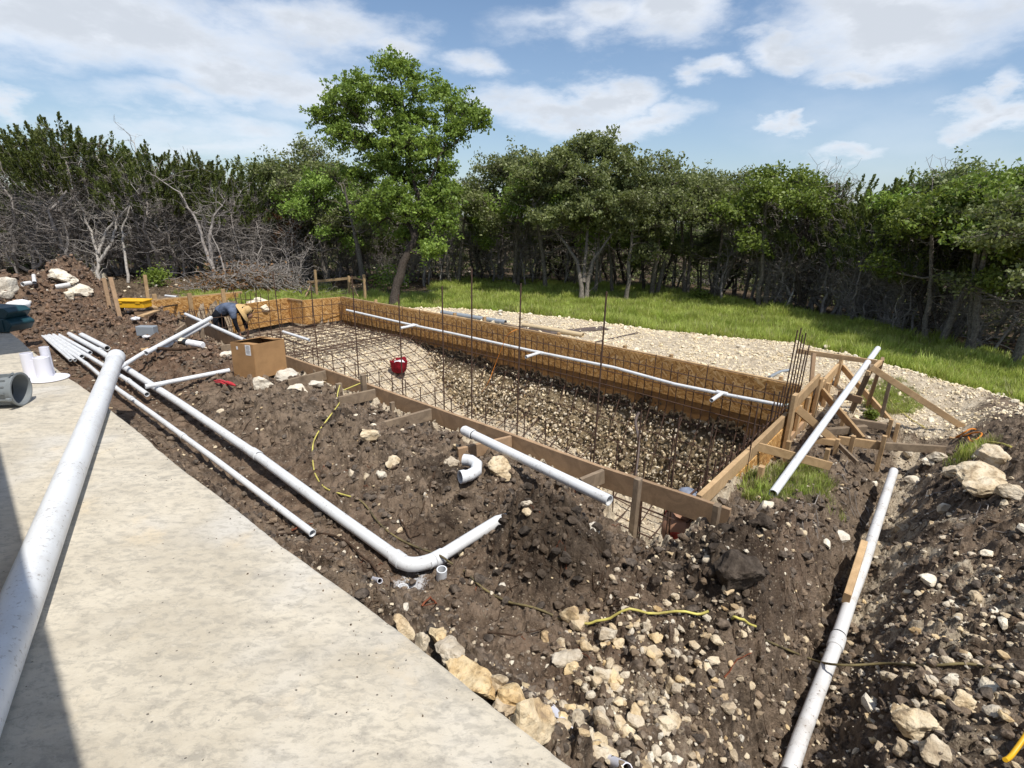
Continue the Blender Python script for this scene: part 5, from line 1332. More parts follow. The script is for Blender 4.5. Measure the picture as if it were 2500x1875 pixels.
rootlet([(1768, 1660), (1800, 1620), (1832, 1610)], .005, 'root_red', 'thin reddish root on the slope left of the trench pipe')
rng2 = random.Random(5)
# hair roots and twigs bristling from the soil
def twigs(n, zone, ln, r0, mat, seed):
    rs = random.Random(seed); q = MB()
    for k in range(n):
        px = rs.uniform(zone[0], zone[2]); py = rs.uniform(zone[1], zone[3])
        p = hit(px, py)
        if pit_mask(np.array([p.x]), np.array([p.y]), .03)[0] or p.x < SLAB_X+.05 or p.x > 8: continue
        a = rs.uniform(0, 6.3); L = rs.uniform(.3, 1)*ln; pts = [p+Vector((0, 0, -.005))]
        for i in range(4):
            a += rs.uniform(-.7, .7); nx = pts[-1]+Vector((math.cos(a), math.sin(a), 0))*L/4
            nx.z = gz(nx.x, nx.y)+rs.uniform(.0, .02); pts.append(nx)
        q.tube(pts, [r0, r0, r0*.8, r0*.6, r0*.3], 4)
    o = q.build('root_hairs', M[mat], GROUND); tag(o, kind='stuff')
twigs(330, (560, 950, 1700, 1500), .22, .0028, 'root', 1); twigs(150, (1500, 1150, 2500, 1800), .20, .0028, 'root', 2); twigs(120, (100, 780, 700, 1100), .35, .005, 'root', 3); twigs(22, (650, 1100, 1500, 1600), .12, .003, 'root_red', 4)
twigs(90, (1950, 1050, 2400, 1300), .3, .004, 'bark_grey', 6)

# red pliers
g0 = onslope(545, 940, .02); root = empty('pipe_cutter', g0); tag(root, 'red handled pipe cutter lying on the soil left of the cardboard box', 'pipe cutter')
for (a, b) in (((524, 935), (556, 941)), ((528, 940), (556, 946))):
    a_ = onslope(*a, .015, .01); b_ = onslope(*b, .015, .01); m__ = (a_+b_)/2+Vector((0, 0, .02)); q = MB(); q.tube([a_, m__, b_], [.010, .015, .014], 8); autosmooth(q.build('handle', M['red_plastic'], root), 60)
a_ = onslope(556, 942, .02, .01); b_ = onslope(575, 946, .02, .01); q = MB(); q.tube([a_, (a_+b_)/2, b_], [.022, .026, .010], 8); autosmooth(q.build('jaw', M['red_plastic'], root), 60)
# red canvas bag in the pit
g0 = hit(975, 918, .10); root = empty('red_bag', g0); tag(root, 'red canvas bag stuffed with white rags on the pit floor grid', 'bag')
dd = (g0-Vector((0, 0, CAM_Z))).dot(Vector(FWD)); s_ = 41*dd/FPX
Mx = Matrix.Translation(g0)
prof = [(0, 0), (s_*.36, 0), (s_*.42, s_*.06), (s_*.47, s_*.38), (s_*.52, s_*.66), (s_*.49, s_*.66), (s_*.44, s_*.42), (0, s_*.42)]
q = MB(); q.lathe(prof, 22, Mx); 
for i, v in enumerate(q.v):
    v2 = v-g0; a = math.atan2(v2.y, v2.x); v2 *= 1+.07*math.sin(3*a+1)+.05*math.sin(7*a); v2.z *= 1+.12*math.sin(2*a+.5); q.v[i] = g0+v2
autosmooth(q.build('sack', M['red'], root), 60)
for k in range(5):
    v, f = _ICO[2]; c = g0+Vector((random.uniform(-.2, .2)*s_, random.uniform(-.2, .2)*s_, s_*.55)); vv = v*np.array([.24, .2, .11])*s_*(1+.4*pn3(v*2+k)[:, None]); q = MB(); q.add([Vector(a_)+c for a_ in vv], f.tolist()); q.build('rag', M['white_cloth'], root, True)
hd = g0+Vector((0, 0, s_*.62)); q = MB(); q.tube([hd+rv*-s_*.45, hd+rv*-s_*.2+Vector((0, 0, s_*.2)), hd+rv*s_*.25+Vector((0, 0, s_*.22)), hd+rv*s_*.5], s_*.03, 6); q.build('strap', M['red'], root)

# ------------------------------------------------------------------ hoses and cords
def hose(segs, r, lab, cat='hose', name='hose'):
    root = empty(name, (0, 0, 0)); allp = []
    tag(root, lab, cat)
    for pts, mat in segs:
        P_ = []
        for q_ in pts:
            if len(q_) == 3: P_.append(at(*q_) if q_[2] > -5 else hit(q_[0], q_[1], r))
            else: P_.append(hit(q_[0], q_[1], r*1.2))
        Q = []
        n = len(P_)
        for i in range(n-1):
            p0 = P_[max(i-1, 0)]; p1 = P_[i]; p2 = P_[i+1]; p3 = P_[min(i+2, n-1)]
            for k in range(4):
                t = k/4; Q.append(.5*((2*p1)+(p2-p0)*t+(2*p0-5*p1+4*p2-p3)*t*t+(3*p1-p0-3*p2+p3)*t**3))
        Q.append(P_[-1])
        if not any(len(q_) == 3 for q_ in pts):
            for v in Q: v.z = max(v.z, gz(v.x, v.y)+r*1.2)
        for _ in range(3):
            Q = [Q[0]]+[(Q[i-1]+Q[i]*2+Q[i+1])/4 for i in range(1, len(Q)-1)]+[Q[-1]]
        if not any(len(q_) == 3 for q_ in pts):
            Q = [Vector((v.x, v.y, max(v.z, gz(v.x, v.y)+r*.7, gz(v.x, v.y-.03), gz(v.x, v.y+.03), gz(v.x+.03, v.y), gz(v.x-.03, v.y))+r*1.7)) for v in Q]
            Q = [Q[0]]+[(Q[i-1]+Q[i]+Q[i+1])/3 for i in range(1, len(Q)-1)]+[Q[-1]]
        q = MB(); q.tube(Q, r, 8); autosmooth(q.build('length', M[mat], root), 60)
    return root
hose([([(884, 934, .03), (840, 952, .04)], 'yellow_hose'),
      ([(830, 940, .02), (822, 969, -.1), (831, 983), (817, 1005), (784, 1048), (768, 1077), (763, 1103), (766, 1150), (777, 1175), (795, 1197), (824, 1209), (868, 1218)], 'yellow_hose'),
      ([(868, 1218), (889, 1236), (911, 1262), (929, 1287), (958, 1312), (998, 1334), (1048, 1347, -.20), (1077, 1357, -.11), (1099, 1374, -.19), (1135, 1406), (1179, 1439), (1236, 1471), (1262, 1484), (1316, 1502), (1370, 1516)], 'dirty_hose'),
      ([(1370, 1516), (1414, 1533), (1443, 1536), (1486, 1531), (1551, 1516), (1605, 1507), (1660, 1507), (1700, 1511), (1726, 1516)], 'yellow_hose'),
      ([(1785, 1526), (1800, 1533), (1840, 1553)], 'yellow_hose'),
      ([(1840, 1553), (1910, 1586), (1980, 1611), (2027, 1622, -.50), (2097, 1624, -.46), (2167, 1624), (2260, 1632), (2354, 1645), (2424, 1646), (2500, 1639), (2600, 1630)], 'dirty_hose')],
     .0074, 'yellow hose, partly muddied dark, winding over the soil and across the trench pipe')
hose([([(2440, 1890), (2470, 1855), (2500, 1810), (2540, 1740)], 'yellow')], .010, 'bright yellow cord in the bottom right corner of the picture', 'cord', 'cord')
hose([([(1263, 804, .04), (1245, 812, -.0), (1234, 826, -.15), (1225, 850, -.35), (1205, 900, -.8), (1190, 940, -1.1), (1168, 966, -1.5)], 'orange')], .006, 'thin orange cord hanging from the far form down to the pit floor', 'cord', 'cord')
hose([([(2386, 1050, -.2), (2370, 1046, -.15), (2352, 1058, -.2), (2330, 1072), (2350, 1068), (2378, 1056, -.2), (2395, 1064), (2390, 1076), (2370, 1082), (2362, 1074)], 'orange'), ([(2370, 1082), (2420, 1092), (2462, 1110)], 'yellow_hose')], .009, 'orange extension cord looped round the grey stake at the far right', 'cord', 'cord')
hose([([(2170, 978), (2190, 1000), (2225, 1030), (2262, 1052)], 'yellow_hose')], .005, 'thin string slanting over the ground behind the braces', 'string', 'string')
hose([([(1560, 1008, -.55), (1550, 1030, -.6), (1560, 1070, -.75), (1556, 1130, -.95), (1546, 1180, -1.1)], 'rebar_new')], .020, 'dark knotted conduit standing in the deep end of the pit', 'conduit', 'conduit')

# ------------------------------------------------------------------ people
def skin(name, joints, edges, mat, parent, root_i=0, sub=2):
    me = bpy.data.meshes.new(name); me.from_pydata([j[0] for j in joints], edges, []); o = bpy.data.objects.new(name, me); COL.objects.link(o); o.parent = parent
    md = o.modifiers.new('skin', 'SKIN'); md.use_smooth_shade = True
    lay_ = me.skin_vertices[0].data if me.skin_vertices else None
    if lay_ is None:
        bm = bmesh.new(); bm.from_mesh(me); bm.verts.layers.skin.verify(); bm.to_mesh(me); bm.free(); lay_ = me.skin_vertices[0].data
    for i, j in enumerate(joints):
        rr_ = j[1]; lay_[i].radius = rr_ if isinstance(rr_, tuple) else (rr_, rr_); lay_[i].use_root = (i == root_i)
    o.modifiers.new('sub', 'SUBSURF').levels = sub; o.modifiers[-1].render_levels = sub
    me.materials.append(mat); return o
def frame(root, rz, s=1.0):
    ca, sa = math.cos(rz)*s, math.sin(rz)*s
    return lambda x_, y_, z_: Vector((x_*ca-y_*sa, x_*sa+y_*ca, z_*s))
def hand(F, wrist, dirn, parent, side=1, nrm=None):
    d = Vector(dirn).normalized(); n_ = (nrm or Vector((0, 0, 1))); lat = d.cross(n_).normalized(); n_ = lat.cross(d)
    J = [(wrist, .022), (wrist+d*.05, (.034, .014)), (wrist+d*.085, (.038, .013))]; E_ = [(0, 1), (1, 2)]
    skin('palm', J, E_, M['skin'], parent, 0, 1)
    for k, (o_, L) in enumerate(((-.030, .065), (-.010, .078), (.010, .074), (.030, .058))):
        b = wrist+d*.085+lat*o_*side; J = [(b-d*.02, .009), (b+d*L*.4-n_*.008, .009), (b+d*L*.7-n_*.025, .0085), (b+d*L*.8-n_*.045, .007)]
        skin('finger', J, [(0, 1), (1, 2), (2, 3)], M['skin'], parent, 0, 1)
    b = wrist+d*.03-lat*.03*side; skin('thumb', [(b, .011), (b+d*.03-lat*.028*side, .010), (b+d*.06-lat*.03*side-n_*.01, .008)], [(0, 1), (1, 2)], M['skin'], parent, 0, 1)

# worker bending over in the shallow part, straw hat
g0 = hit(595, 838); pelv = at_d(533, 803, (g0-Vector((0, 0, CAM_Z))).dot(Vector(FWD)))
root = empty('person', (pelv.x, pelv.y, g0.z)); rz = math.atan2(rv.y, rv.x)
tag(root, 'person in wide straw hat and faded blue shirt bending over at the shallow end', 'person')
F_ = frame(root, rz, 1.0); hz = pelv.z-g0.z; hz = min(max(hz, .6), .85)
Hc = F_(0, 0, hz); ch = F_(.42, 0, hz+.17); sh = F_(.50, 0, hz+.15)
J = [(Hc, .135), (F_(.14, 0, hz+.09), .13), (F_(.30, 0, hz+.15), .145), (F_(.44, 0, hz+.16), .14), (F_(.54, 0, hz+.12), .075), (F_(.62, 0, hz+.06), .055),
     (F_(.47, .18, hz+.10), .065), (F_(.47, -.18, hz+.10), .065), (F_(.50, .20, hz-.14), .05), (F_(.50, -.20, hz-.14), .05), (F_(.55, .17, hz-.36), .036), (F_(.55, -.17, hz-.36), .036),
     (F_(0, .10, hz-.06), .10), (F_(0, -.10, hz-.06), .10), (F_(.10, .12, hz-.38), .072), (F_(.10, -.12, hz-.38), .072), (F_(-.02, .12, .08), .05), (F_(-.02, -.12, .08), .05), (F_(.12, .13, .03), .035), (F_(.12, -.13, .03), .035)]
E_ = [(0, 1), (1, 2), (2, 3), (3, 4), (4, 5), (3, 6), (3, 7), (6, 8), (7, 9), (8, 10), (9, 11), (0, 12), (0, 13), (12, 14), (13, 15), (14, 16), (15, 17), (16, 18), (17, 19)]
skin('body', J, E_, M['dark_cloth'], root, 0)
J2 = [(F_(.02, 0, hz+.02), .150), (F_(.14, 0, hz+.10), .150), (F_(.30, 0, hz+.165), .165), (F_(.45, 0, hz+.17), .150), (F_(.47, .19, hz+.10), .085), (F_(.47, -.19, hz+.10), .085), (F_(.49, .21, hz-.06), .066), (F_(.49, -.21, hz-.06), .066), (F_(.53, 0, hz+.13), .085)]
skin('shirt', J2, [(0, 1), (1, 2), (2, 3), (3, 4), (3, 5), (4, 6), (5, 7), (3, 8)], M['denim'], root, 0)
for s_ in (1, -1): skin('forearm', [(F_(.50, .20*s_, hz-.12), .047), (F_(.55, .17*s_, hz-.36), .034)], [(0, 1)], M['skin'], root); hand(F_, F_(.55, .17*s_, hz-.36), F_(.25, 0, -1), root, s_, F_(1, 0, 0))
hc = F_(.68, 0, hz+.04)
hd_ = skin('head', [(F_(.60, 0, hz+.08), .06), (F_(.66, 0, hz+.05), (.078, .092)), (F_(.73, 0, hz+.0), (.082, .094)), (F_(.78, 0, hz-.04), .05)], [(0, 1), (1, 2), (2, 3)], M['skin'], root, 1)
hd = skin('hair', [(F_(.62, 0, hz+.12), .06), (F_(.69, 0, hz+.10), .085), (F_(.75, 0, hz+.06), .07)], [(0, 1), (1, 2)], M['dark_cloth'], root, 1)
axh = F_(.80, -.05, .45).normalized()     # crown of the hat points forward and up
hp = F_(.66, -.02, hz+.10)
Mh = Matrix.Translation(hp) @ axh.to_track_quat('Z', 'Y').to_matrix().to_4x4()
q = MB(); q.lathe([(.085, .0), (.12, -.004), (.17, -.012), (.215, -.03), (.22, -.032), (.17, -.005), (.115, .008), (.098, .02), (.095, .07), (.08, .12), (.05, .14), (0, .145)], 30, Mh)
for i, v in enumerate(q.v):
    l_ = Mh.inverted() @ v; a = math.atan2(l_.y, l_.x); rr_ = math.hypot(l_.x, l_.y)
    if rr_ > .13: l_.z += .035*math.cos(2*a)*(rr_-.1)/.1
    q.v[i] = Mh @ l_
vs = q.v; fs = q.f; me = bpy.data.meshes.new('straw_hat'); me.from_pydata([tuple(v) for v in vs], [], fs); me.materials.append(M['straw']); hat = bpy.data.objects.new('straw_hat', me); COL.objects.link(hat); hat.parent = root; autosmooth(hat, 60)

# worker crouching in the near corner of the pit, mostly hidden by the form
fp = Vector((4.42, 1.74, 0)); fp.z = gz(fp.x, fp.y)
hdp = at_d(1652, 1202, (fp-Vector((0, 0, CAM_Z))).dot(Vector(FWD))-.05)
base = Vector((hdp.x, hdp.y, 0)); base = Vector((4.28, hdp.y, gz(4.6, hdp.y))); hdp = at_x(1655, 1226, 4.28)
fz = hdp.z-1.02; root = empty('person', (4.28, hdp.y, fz)); tag(root, 'person in coral red shirt and grey cap crouching in the near pit corner', 'person')
rz = math.atan2(rv.y, rv.x)+.1; F_ = frame(root, rz)
J = [(F_(.0, .02, .36), .14), (F_(.02, 0, .52), .13), (F_(.05, 0, .68), .155), (F_(.06, 0, .80), .12), (F_(.04, 0, .89), .055), (F_(.04, .17, .78), .065), (F_(.08, -.17, .76), .065), (F_(.26, .22, .66), .05), (F_(.30, -.15, .64), .05), (F_(.50, .14, .80), .035), (F_(.52, -.06, .86), .035),
     (F_(.02, .11, .30), .10), (F_(.02, -.11, .30), .10), (F_(.36, .16, .38), .075), (F_(.36, -.16, .38), .075), (F_(.14, .16, .06), .05), (F_(.14, -.16, .06), .05), (F_(.28, .17, .03), .035), (F_(.28, -.17, .03), .035)]
E_ = [(0, 1), (1, 2), (2, 3), (3, 4), (3, 5), (3, 6), (5, 7), (6, 8), (7, 9), (8, 10), (0, 11), (0, 12), (11, 13), (12, 14), (13, 15), (14, 16), (15, 17), (16, 18)]
skin('body', J, E_, M['skin'], root, 0)
skin('shirt', [(F_(-.01, .02, .34), .155), (F_(.02, 0, .52), .150), (F_(.05, 0, .68), .17), (F_(.055, 0, .80), .13), (F_(.05, .18, .78), .085), (F_(.08, -.18, .76), .085), (F_(.20, .22, .70), .072), (F_(.22, -.17, .68), .072)], [(0, 1), (1, 2), (2, 3), (3, 4), (3, 5), (4, 6), (5, 7)], M['red_cloth'], root, 0)
skin('trousers', [(F_(.0, .02, .30), .145), (F_(.02, .11, .28), .11), (F_(.02, -.11, .28), .11), (F_(.36, .16, .38), .088), (F_(.36, -.16, .38), .088), (F_(.14, .16, .10), .06), (F_(.14, -.16, .10), .06)], [(0, 1), (0, 2), (1, 3), (2, 4), (3, 5), (4, 6)], M['red_cloth'], root, 0)
skin('head', [(F_(.05, 0, .90), .05), (F_(.08, 0, .96), (.08, .09)), (F_(.09, 0, 1.02), (.085, .095)), (F_(.10, 0, 1.08), .06)], [(0, 1), (1, 2), (2, 3)], M['skin'], root, 1)
q = MB(); Mh = Matrix.Translation(F_(.08, 0, 1.04)+Vector((4.28, hdp.y, fz))) @ Euler((.1, .3, rz)).to_matrix().to_4x4()
q.lathe([(.100, 0), (.102, .03), (.092, .07), (.06, .10), (0, .108)], 26, Mh); o = q.build('cap', M['cap'], root); autosmooth(o, 50)
q = MB(); pr_ = [(.0, -.07), (.0, .07), (.14, .05), (.17, 0), (.14, -.05)]; q.add([Mh @ Vector((.07+a, b, .006)) for a, b in pr_]+[Mh @ Vector((.07+a, b, -.002)) for a, b in pr_], [(0, 1, 2, 3, 4), (9, 8, 7, 6, 5), (0, 5, 6, 1), (1, 6, 7, 2), (2, 7, 8, 3), (3, 8, 9, 4), (4, 9, 5, 0)]); q.build('cap_peak', M['dark_cloth'], root)
for a, b in (((.50, .14, .80), 1), ((.52, -.06, .86), -1)): hand(F_, F_(*a), F_(.9, 0, .35), root, b)
q = MB(); c = F_(.50, -.06, .85)+root.location; q.tube([c-Vector(F_(.018, 0, .006)), c+Vector(F_(.018, 0, .006))], .043, 14); q.build('white_cuff', M['white_cloth'], root)
lt = at_x(1764, 1210, 4.75); lb = at_x(1757, 1222, 4.7); q = MB(); q.tube([at_x(1768, 1185, 4.8), at_x(1757, 1224, 4.75)], .022, 10); o = q.build('level_tool', M['green_tool']); tag(o, 'lime green hand tool propped in the pit corner beside the crouching person', 'hand tool')
# ------------------------------------------------------------------ trees
class TB:       # fast tube collector for branches
    def __init__(s): s.v = []; s.f = []; s.n = 0
    def tube(s, pts, rad, n=5):
        P_ = np.asarray(pts, float); m_ = len(P_); d = np.gradient(P_, axis=0); d /= np.linalg.norm(d, axis=1)[:, None]+1e-9
        ref = np.array([1., .1, .05]); u = np.cross(d, ref); u /= np.linalg.norm(u, axis=1)[:, None]+1e-9; w_ = np.cross(d, u)
        a = np.arange(n)*2*math.pi/n; rd = np.asarray(rad, float)[:, None, None]
        V = P_[:, None, :]+(u[:, None, :]*np.cos(a)[None, :, None]+w_[:, None, :]*np.sin(a)[None, :, None])*rd
        i = np.arange(m_-1)[:, None]*n; k = np.arange(n)[None, :]; k2 = (k+1) % n
        F = np.stack([i+k, i+k2, i+n+k2, i+n+k], -1).reshape(-1, 4)+s.n
        s.v.append(V.reshape(-1, 3)); s.f.append(F); s.n += m_*n
    def mesh(s, name, mat, smooth=True):
        me = bpy.data.meshes.new(name); V = np.concatenate(s.v); F = np.concatenate(s.f)
        me.vertices.add(len(V)); me.vertices.foreach_set('co', V.astype(np.float32).ravel())
        me.loops.add(len(F)*4); me.loops.foreach_set('vertex_index', F.astype(np.int32).ravel())
        me.polygons.add(len(F)); me.polygons.foreach_set('loop_start', np.arange(0, len(F)*4, 4, dtype=np.int32)); me.update(calc_edges=True)
        me.polygons.foreach_set('use_smooth', np.full(len(F), smooth)); me.materials.append(mat); return me
def leaf_mesh(name, C_, size, mat, rs, aspect=1.7, up=.35, dirs=None):
    n = len(C_); d = rs.normal(size=(n, 3)) if dirs is None else dirs+rs.normal(size=(n, 3))*.35
    d /= np.linalg.norm(d, axis=1)[:, None]; q_ = rs.normal(size=(n, 3)); q_[:, 2] += up; nrm = q_-d*np.sum(q_*d, 1)[:, None]; nrm /= np.linalg.norm(nrm, axis=1)[:, None]+1e-9
    s_ = np.cross(d, nrm); L = size*rs.uniform(.6, 1.35, n)[:, None]
    bend = nrm*L*.18
    V = np.stack([C_-d*L*.5*aspect, C_+s_*L*.5-bend*0+d*L*.05, C_+d*L*.5*aspect-bend, C_-s_*L*.5+d*L*.05], 1).reshape(-1, 3)
    me = bpy.data.meshes.new(name); me.vertices.add(n*4); me.vertices.foreach_set('co', V.astype(np.float32).ravel())
    me.loops.add(n*4); me.loops.foreach_set('vertex_index', np.arange(n*4, dtype=np.int32)); me.polygons.add(n); me.polygons.foreach_set('loop_start', np.arange(0, n*4, 4, dtype=np.int32)); me.update(calc_edges=True)
    me.materials.append(mat); return me
def curve(a, b, rs, n=6, wig=.12, sag=0.0, start=None):
    a = np.asarray(a, float); b = np.asarray(b, float); L = np.linalg.norm(b-a); t = np.linspace(0, 1, n)[:, None]
    P_ = a+(b-a)*t
    if start is not None: P_ = P_+start*L*(t*(1-t)**2)*1.6
    off = np.zeros((n, 3)); w_ = rs.normal(size=(n, 3))*wig*L/n
    off = np.cumsum(w_, 0); off = off-off[0]-(off[-1]-off[0])*t
    P_ = P_+off; P_[:, 2] += sag*L*np.sin(np.pi*t[:, 0]); return P_
def blob_tree(nm, seed, trunks, blobs, leaf, leafmat, barkmat, nleaf=14000, nsub=16, leafr=.17, twigs=True, density_pow=.6, dead=0):
    """trunks: list of polylines with radii; blobs: (centre, radii) lumps of the crown, each fed by a limb"""
    rs = np.random.default_rng(seed); tb = TB()
    allp = []
    for pts, r0, r1 in trunks:
        pts = np.asarray(pts, float); P_ = []
        for i in range(len(pts)-1): P_.append(curve(pts[i], pts[i+1], rs, 5, .10)[:-1])
        P_.append(pts[-1:]); P_ = np.concatenate(P_); rad = np.linspace(r0, r1, len(P_)); rad[0] *= 1.35; rad[1] *= 1.1
        rad = rad*(1+rs.normal(size=len(rad))*.05)
        tb.tube(P_, rad, 9)
        for p, r_ in zip(P_, rad): allp.append((p, r_))
    AP = np.array([p for p, _ in allp]); AR = np.array([r_ for _, r_ in allp])
    C_ = []; vol = np.array([b[1][0]*b[1][1]+b[1][0]*b[1][2] for b in blobs]); vol = vol/vol.sum()
    for (c, rad3), fr in zip(blobs, vol):
        c = np.array(c, float); rad3 = np.array(rad3, float)
        dist = np.linalg.norm(AP-c, axis=1)+np.maximum(0, AP[:, 2]-c[2]+.1)*3; j = int(np.argmin(dist+rs.uniform(0, .15, len(dist))))
        r0 = min(AR[j]*.7, .02+.055*rad3.mean()); P_ = curve(AP[j], c, rs, 8, .30, -.06); tb.tube(P_, np.linspace(r0, r0*.35, 8), 6)
        ns = max(5, int(nsub*(fr*len(blobs))**.5)); subs = []
        for k in range(ns):
            d = rs.normal(size=3); d /= np.linalg.norm(d); d[2] = abs(d[2])*.9-.25 if rs.random() < .8 else d[2]
            e = c+d*rad3*rs.uniform(.62, 1.0)
            s0 = P_[rs.integers(3, 8)]; Q = curve(s0, e, rs, 6, .35, .05); tb.tube(Q, np.linspace(r0*.42, .004, 6), 4); subs.append(e)
            if twigs:
                for _ in range(4):
                    e2 = Q[rs.integers(2, 6)]+rs.normal(size=3)*rad3.mean()*.28; tb.tube(curve(Q[rs.integers(1, 5)], e2, rs, 4, .4), [.006, .005, .004, .002], 3); subs.append(e2)
        subs = np.array(subs); n = int(nleaf*fr)
        pick = subs[rs.integers(0, len(subs), n)]; g_ = rs.normal(size=(n, 3)); g_ /= np.linalg.norm(g_, axis=1)[:, None]; g_ *= leafr*rs.random(n)[:, None]**density_pow*np.array([1.15, 1.15, .75])
        C_.append(pick+g_)
    for _ in range(dead):
        c, rad3 = blobs[rs.integers(0, len(blobs))]; s0 = AP[rs.integers(len(AP)//3, len(AP))]; d = rs.normal(size=3); d[2] = d[2]*.3+.1; e = s0+d/np.linalg.norm(d)*rs.uniform(.4, 1.1)
        tb.tube(curve(s0, e, rs, 6, .4, .05), np.linspace(.014, .003, 6), 4)
    C_ = np.concatenate(C_)
    return tb.mesh(nm+'_trunk', barkmat), leaf_mesh(nm+'_crown', C_, leaf, leafmat, rs)
def juniper(nm, seed, H=4.6, W=1.5, leafmat=None, barkmat=None, nfl=85, bare=.55, nbr=150, stems=3, nl=150, lean=(0, 0)):
    """Ashe juniper: a fan of stems, dead grey branches below, upright flames of foliage above"""
    rs = np.random.default_rng(seed); tb = TB(); C_ = []; Dd = []; stemsP = []
    for k in range(stems):
        a = rs.uniform(0, 6.28); e = np.array([math.cos(a)*W*.45*rs.uniform(.3, 1)+lean[0], math.sin(a)*W*.45*rs.uniform(.3, 1)+lean[1], H*rs.uniform(.75, .93)])
        b0 = np.array([math.cos(a)*.10, math.sin(a)*.10, -.1]); P_ = curve(b0, e, rs, 14, .45, 0, np.array([math.cos(a), math.sin(a), 0])*.25)
        r0 = rs.uniform(.05, .085); tb.tube(P_, np.linspace(r0, .012, 14), 6); stemsP.append(P_)
    for k in range(nbr):
        P_ = stemsP[rs.integers(0, stems)]; i = rs.integers(2, 12); s0 = P_[i]; f_ = s0[2]/H
        a = rs.uniform(0, 6.28); L = W*rs.uniform(.5, 1.05)*(1-.35*f_); e = s0+np.array([math.cos(a)*L, math.sin(a)*L, L*rs.uniform(.2, .95)])
        e[2] = min(e[2], H*.95)
        Q = curve(s0, e, rs, 7, .5, -.10); r0 = rs.uniform(.008, .02); tb.tube(Q, np.linspace(r0, .003, 7), 4)
        for _ in range(5):
            j = rs.integers(2, 7); d = rs.normal(size=3)*.20; d[2] = abs(d[2])*.8; tb.tube(curve(Q[j], Q[j]+d*1.4, rs, 4, .6), [.005, .004, .003, .002], 3)
    # foliage flames
    for k in range(nfl):
        a = rs.uniform(0, 6.28); rr_ = W*math.sqrt(rs.random()); hb = H*(bare+(1-bare)*rs.random()**.8*(1-.45*(rr_/W)**2))
        c = np.array([math.cos(a)*rr_+lean[0]*hb/H, math.sin(a)*rr_+lean[1]*hb/H, hb]); hh = rs.uniform(.22, .48)*(1.3 if rr_ < W*.35 else .9); ww = hh*rs.uniform(.42, .7)
        tilt = np.array([math.cos(a)*.7*rr_/W+.15, math.sin(a)*.7*rr_/W, 1]); tilt /= np.linalg.norm(tilt)
        n = nl; t = rs.random(n)**.8; g_ = rs.normal(size=(n, 3)); g_ /= np.linalg.norm(g_, axis=1)[:, None]
        lump = .6+.4*np.sin(t*13+rs.uniform(0, 6))
        wv = ww*(1-t)**.75*(.4+.6*np.minimum(1, t*4))*lump; pts = c+tilt*(t*hh)[:, None]+g_*(wv*rs.random(n)**.5)[:, None]
        C_.append(pts); Dd.append(np.tile(tilt, (n, 1))+g_*.5)
        tb.tube(curve(c-np.array([0, 0, .15]), c+tilt*hh*.8, rs, 3, .2), [.006, .004, .002], 3)
    C_ = np.concatenate(C_); Dd = np.concatenate(Dd)
    return tb.mesh(nm+'_trunk', barkmat or M['bark_grey']), leaf_mesh(nm+'_crown', C_, .043, leafmat or M['juniper'], rs, 1.9, .2, Dd)
def inst(name, meshes, loc, rz=0, s=1.0, lab=None, cat='tree', group=None, sz=None, tilt=(0, 0)):
    root = empty(name, loc, rz); root.scale = (s, s, s*(sz or 1)); root.rotation_euler = (tilt[0], tilt[1], rz)
    for me, nm in zip(meshes, ('trunk', 'crown')):
        o = bpy.data.objects.new(nm, me); COL.objects.link(o); o.parent = root
    tag(root, lab, cat, group); return root

# the tall oak behind the pool: its lumps are read off the photograph, in metres across and up from its foot
OAK = at(963, 748, -.2); dOak = (OAK-Vector((0, 0, CAM_Z))).dot(Vector(FWD))
def rel(px, py, dd=0.0): return np.array(at_d(px, py, dOak+dd)-OAK)
rs = np.random.default_rng(11)
tr = [rel(963, 752), rel(967, 700), rel(985, 640), rel(1010, 590), rel(1025, 530), rel(1020, 470)]
tr2 = [rel(1012, 585), rel(985, 510, .2), rel(965, 440, .3), rel(930, 360, .3)]
tr3 = [rel(1022, 520), rel(1050, 440, -.2), rel(1080, 370, -.2)]
tr4 = [rel(1020, 480), rel(1000, 380, 0), rel(985, 260, .1), rel(975, 190, .1)]
pm = dOak/FPX
bl = [(840, 240, 62, 55), (795, 290, 45, 50), (880, 215, 50, 48), (820, 330, 40, 38), (955, 165, 48, 40), (1000, 185, 38, 42), (945, 235, 48, 40), (1020, 225, 25, 32), (1085, 235, 48, 46),
      (1130, 270, 52, 50), (1165, 295, 34, 48), (1110, 320, 45, 36), (1030, 290, 60, 42), (960, 310, 62, 45), (1000, 350, 70, 48), (900, 350, 48, 48), (930, 400, 60, 55), (1060, 370, 52, 48), (1005, 430, 80, 55),
      (1090, 420, 40, 42), (870, 430, 48, 45), (950, 480, 55, 45), (1080, 480, 45, 48), (900, 520, 50, 42), (1020, 520, 60, 42), (1090, 550, 38, 52), (1060, 610, 42, 34), (985, 580, 34, 30), (860, 280, 40, 40)]
blobs = [(rel(px, py, rs.uniform(-.75, .75)), (rw*pm*.92, rw*pm, rh*pm*.9)) for px, py, rw, rh in bl]
mt_, mc_ = blob_tree('tall_oak', 3, [(tr, .135, .06), (tr2, .055, .02), (tr3, .05, .02), (tr4, .05, .015)], blobs, .050, M['oakleaf'], M['bark_dark'], 50000, 16, .140, dead=22)
inst('oak_tree', (mt_, mc_), OAK, 0, 1, 'tallest bright green oak with leaning dark trunk, behind the far end of the pool')

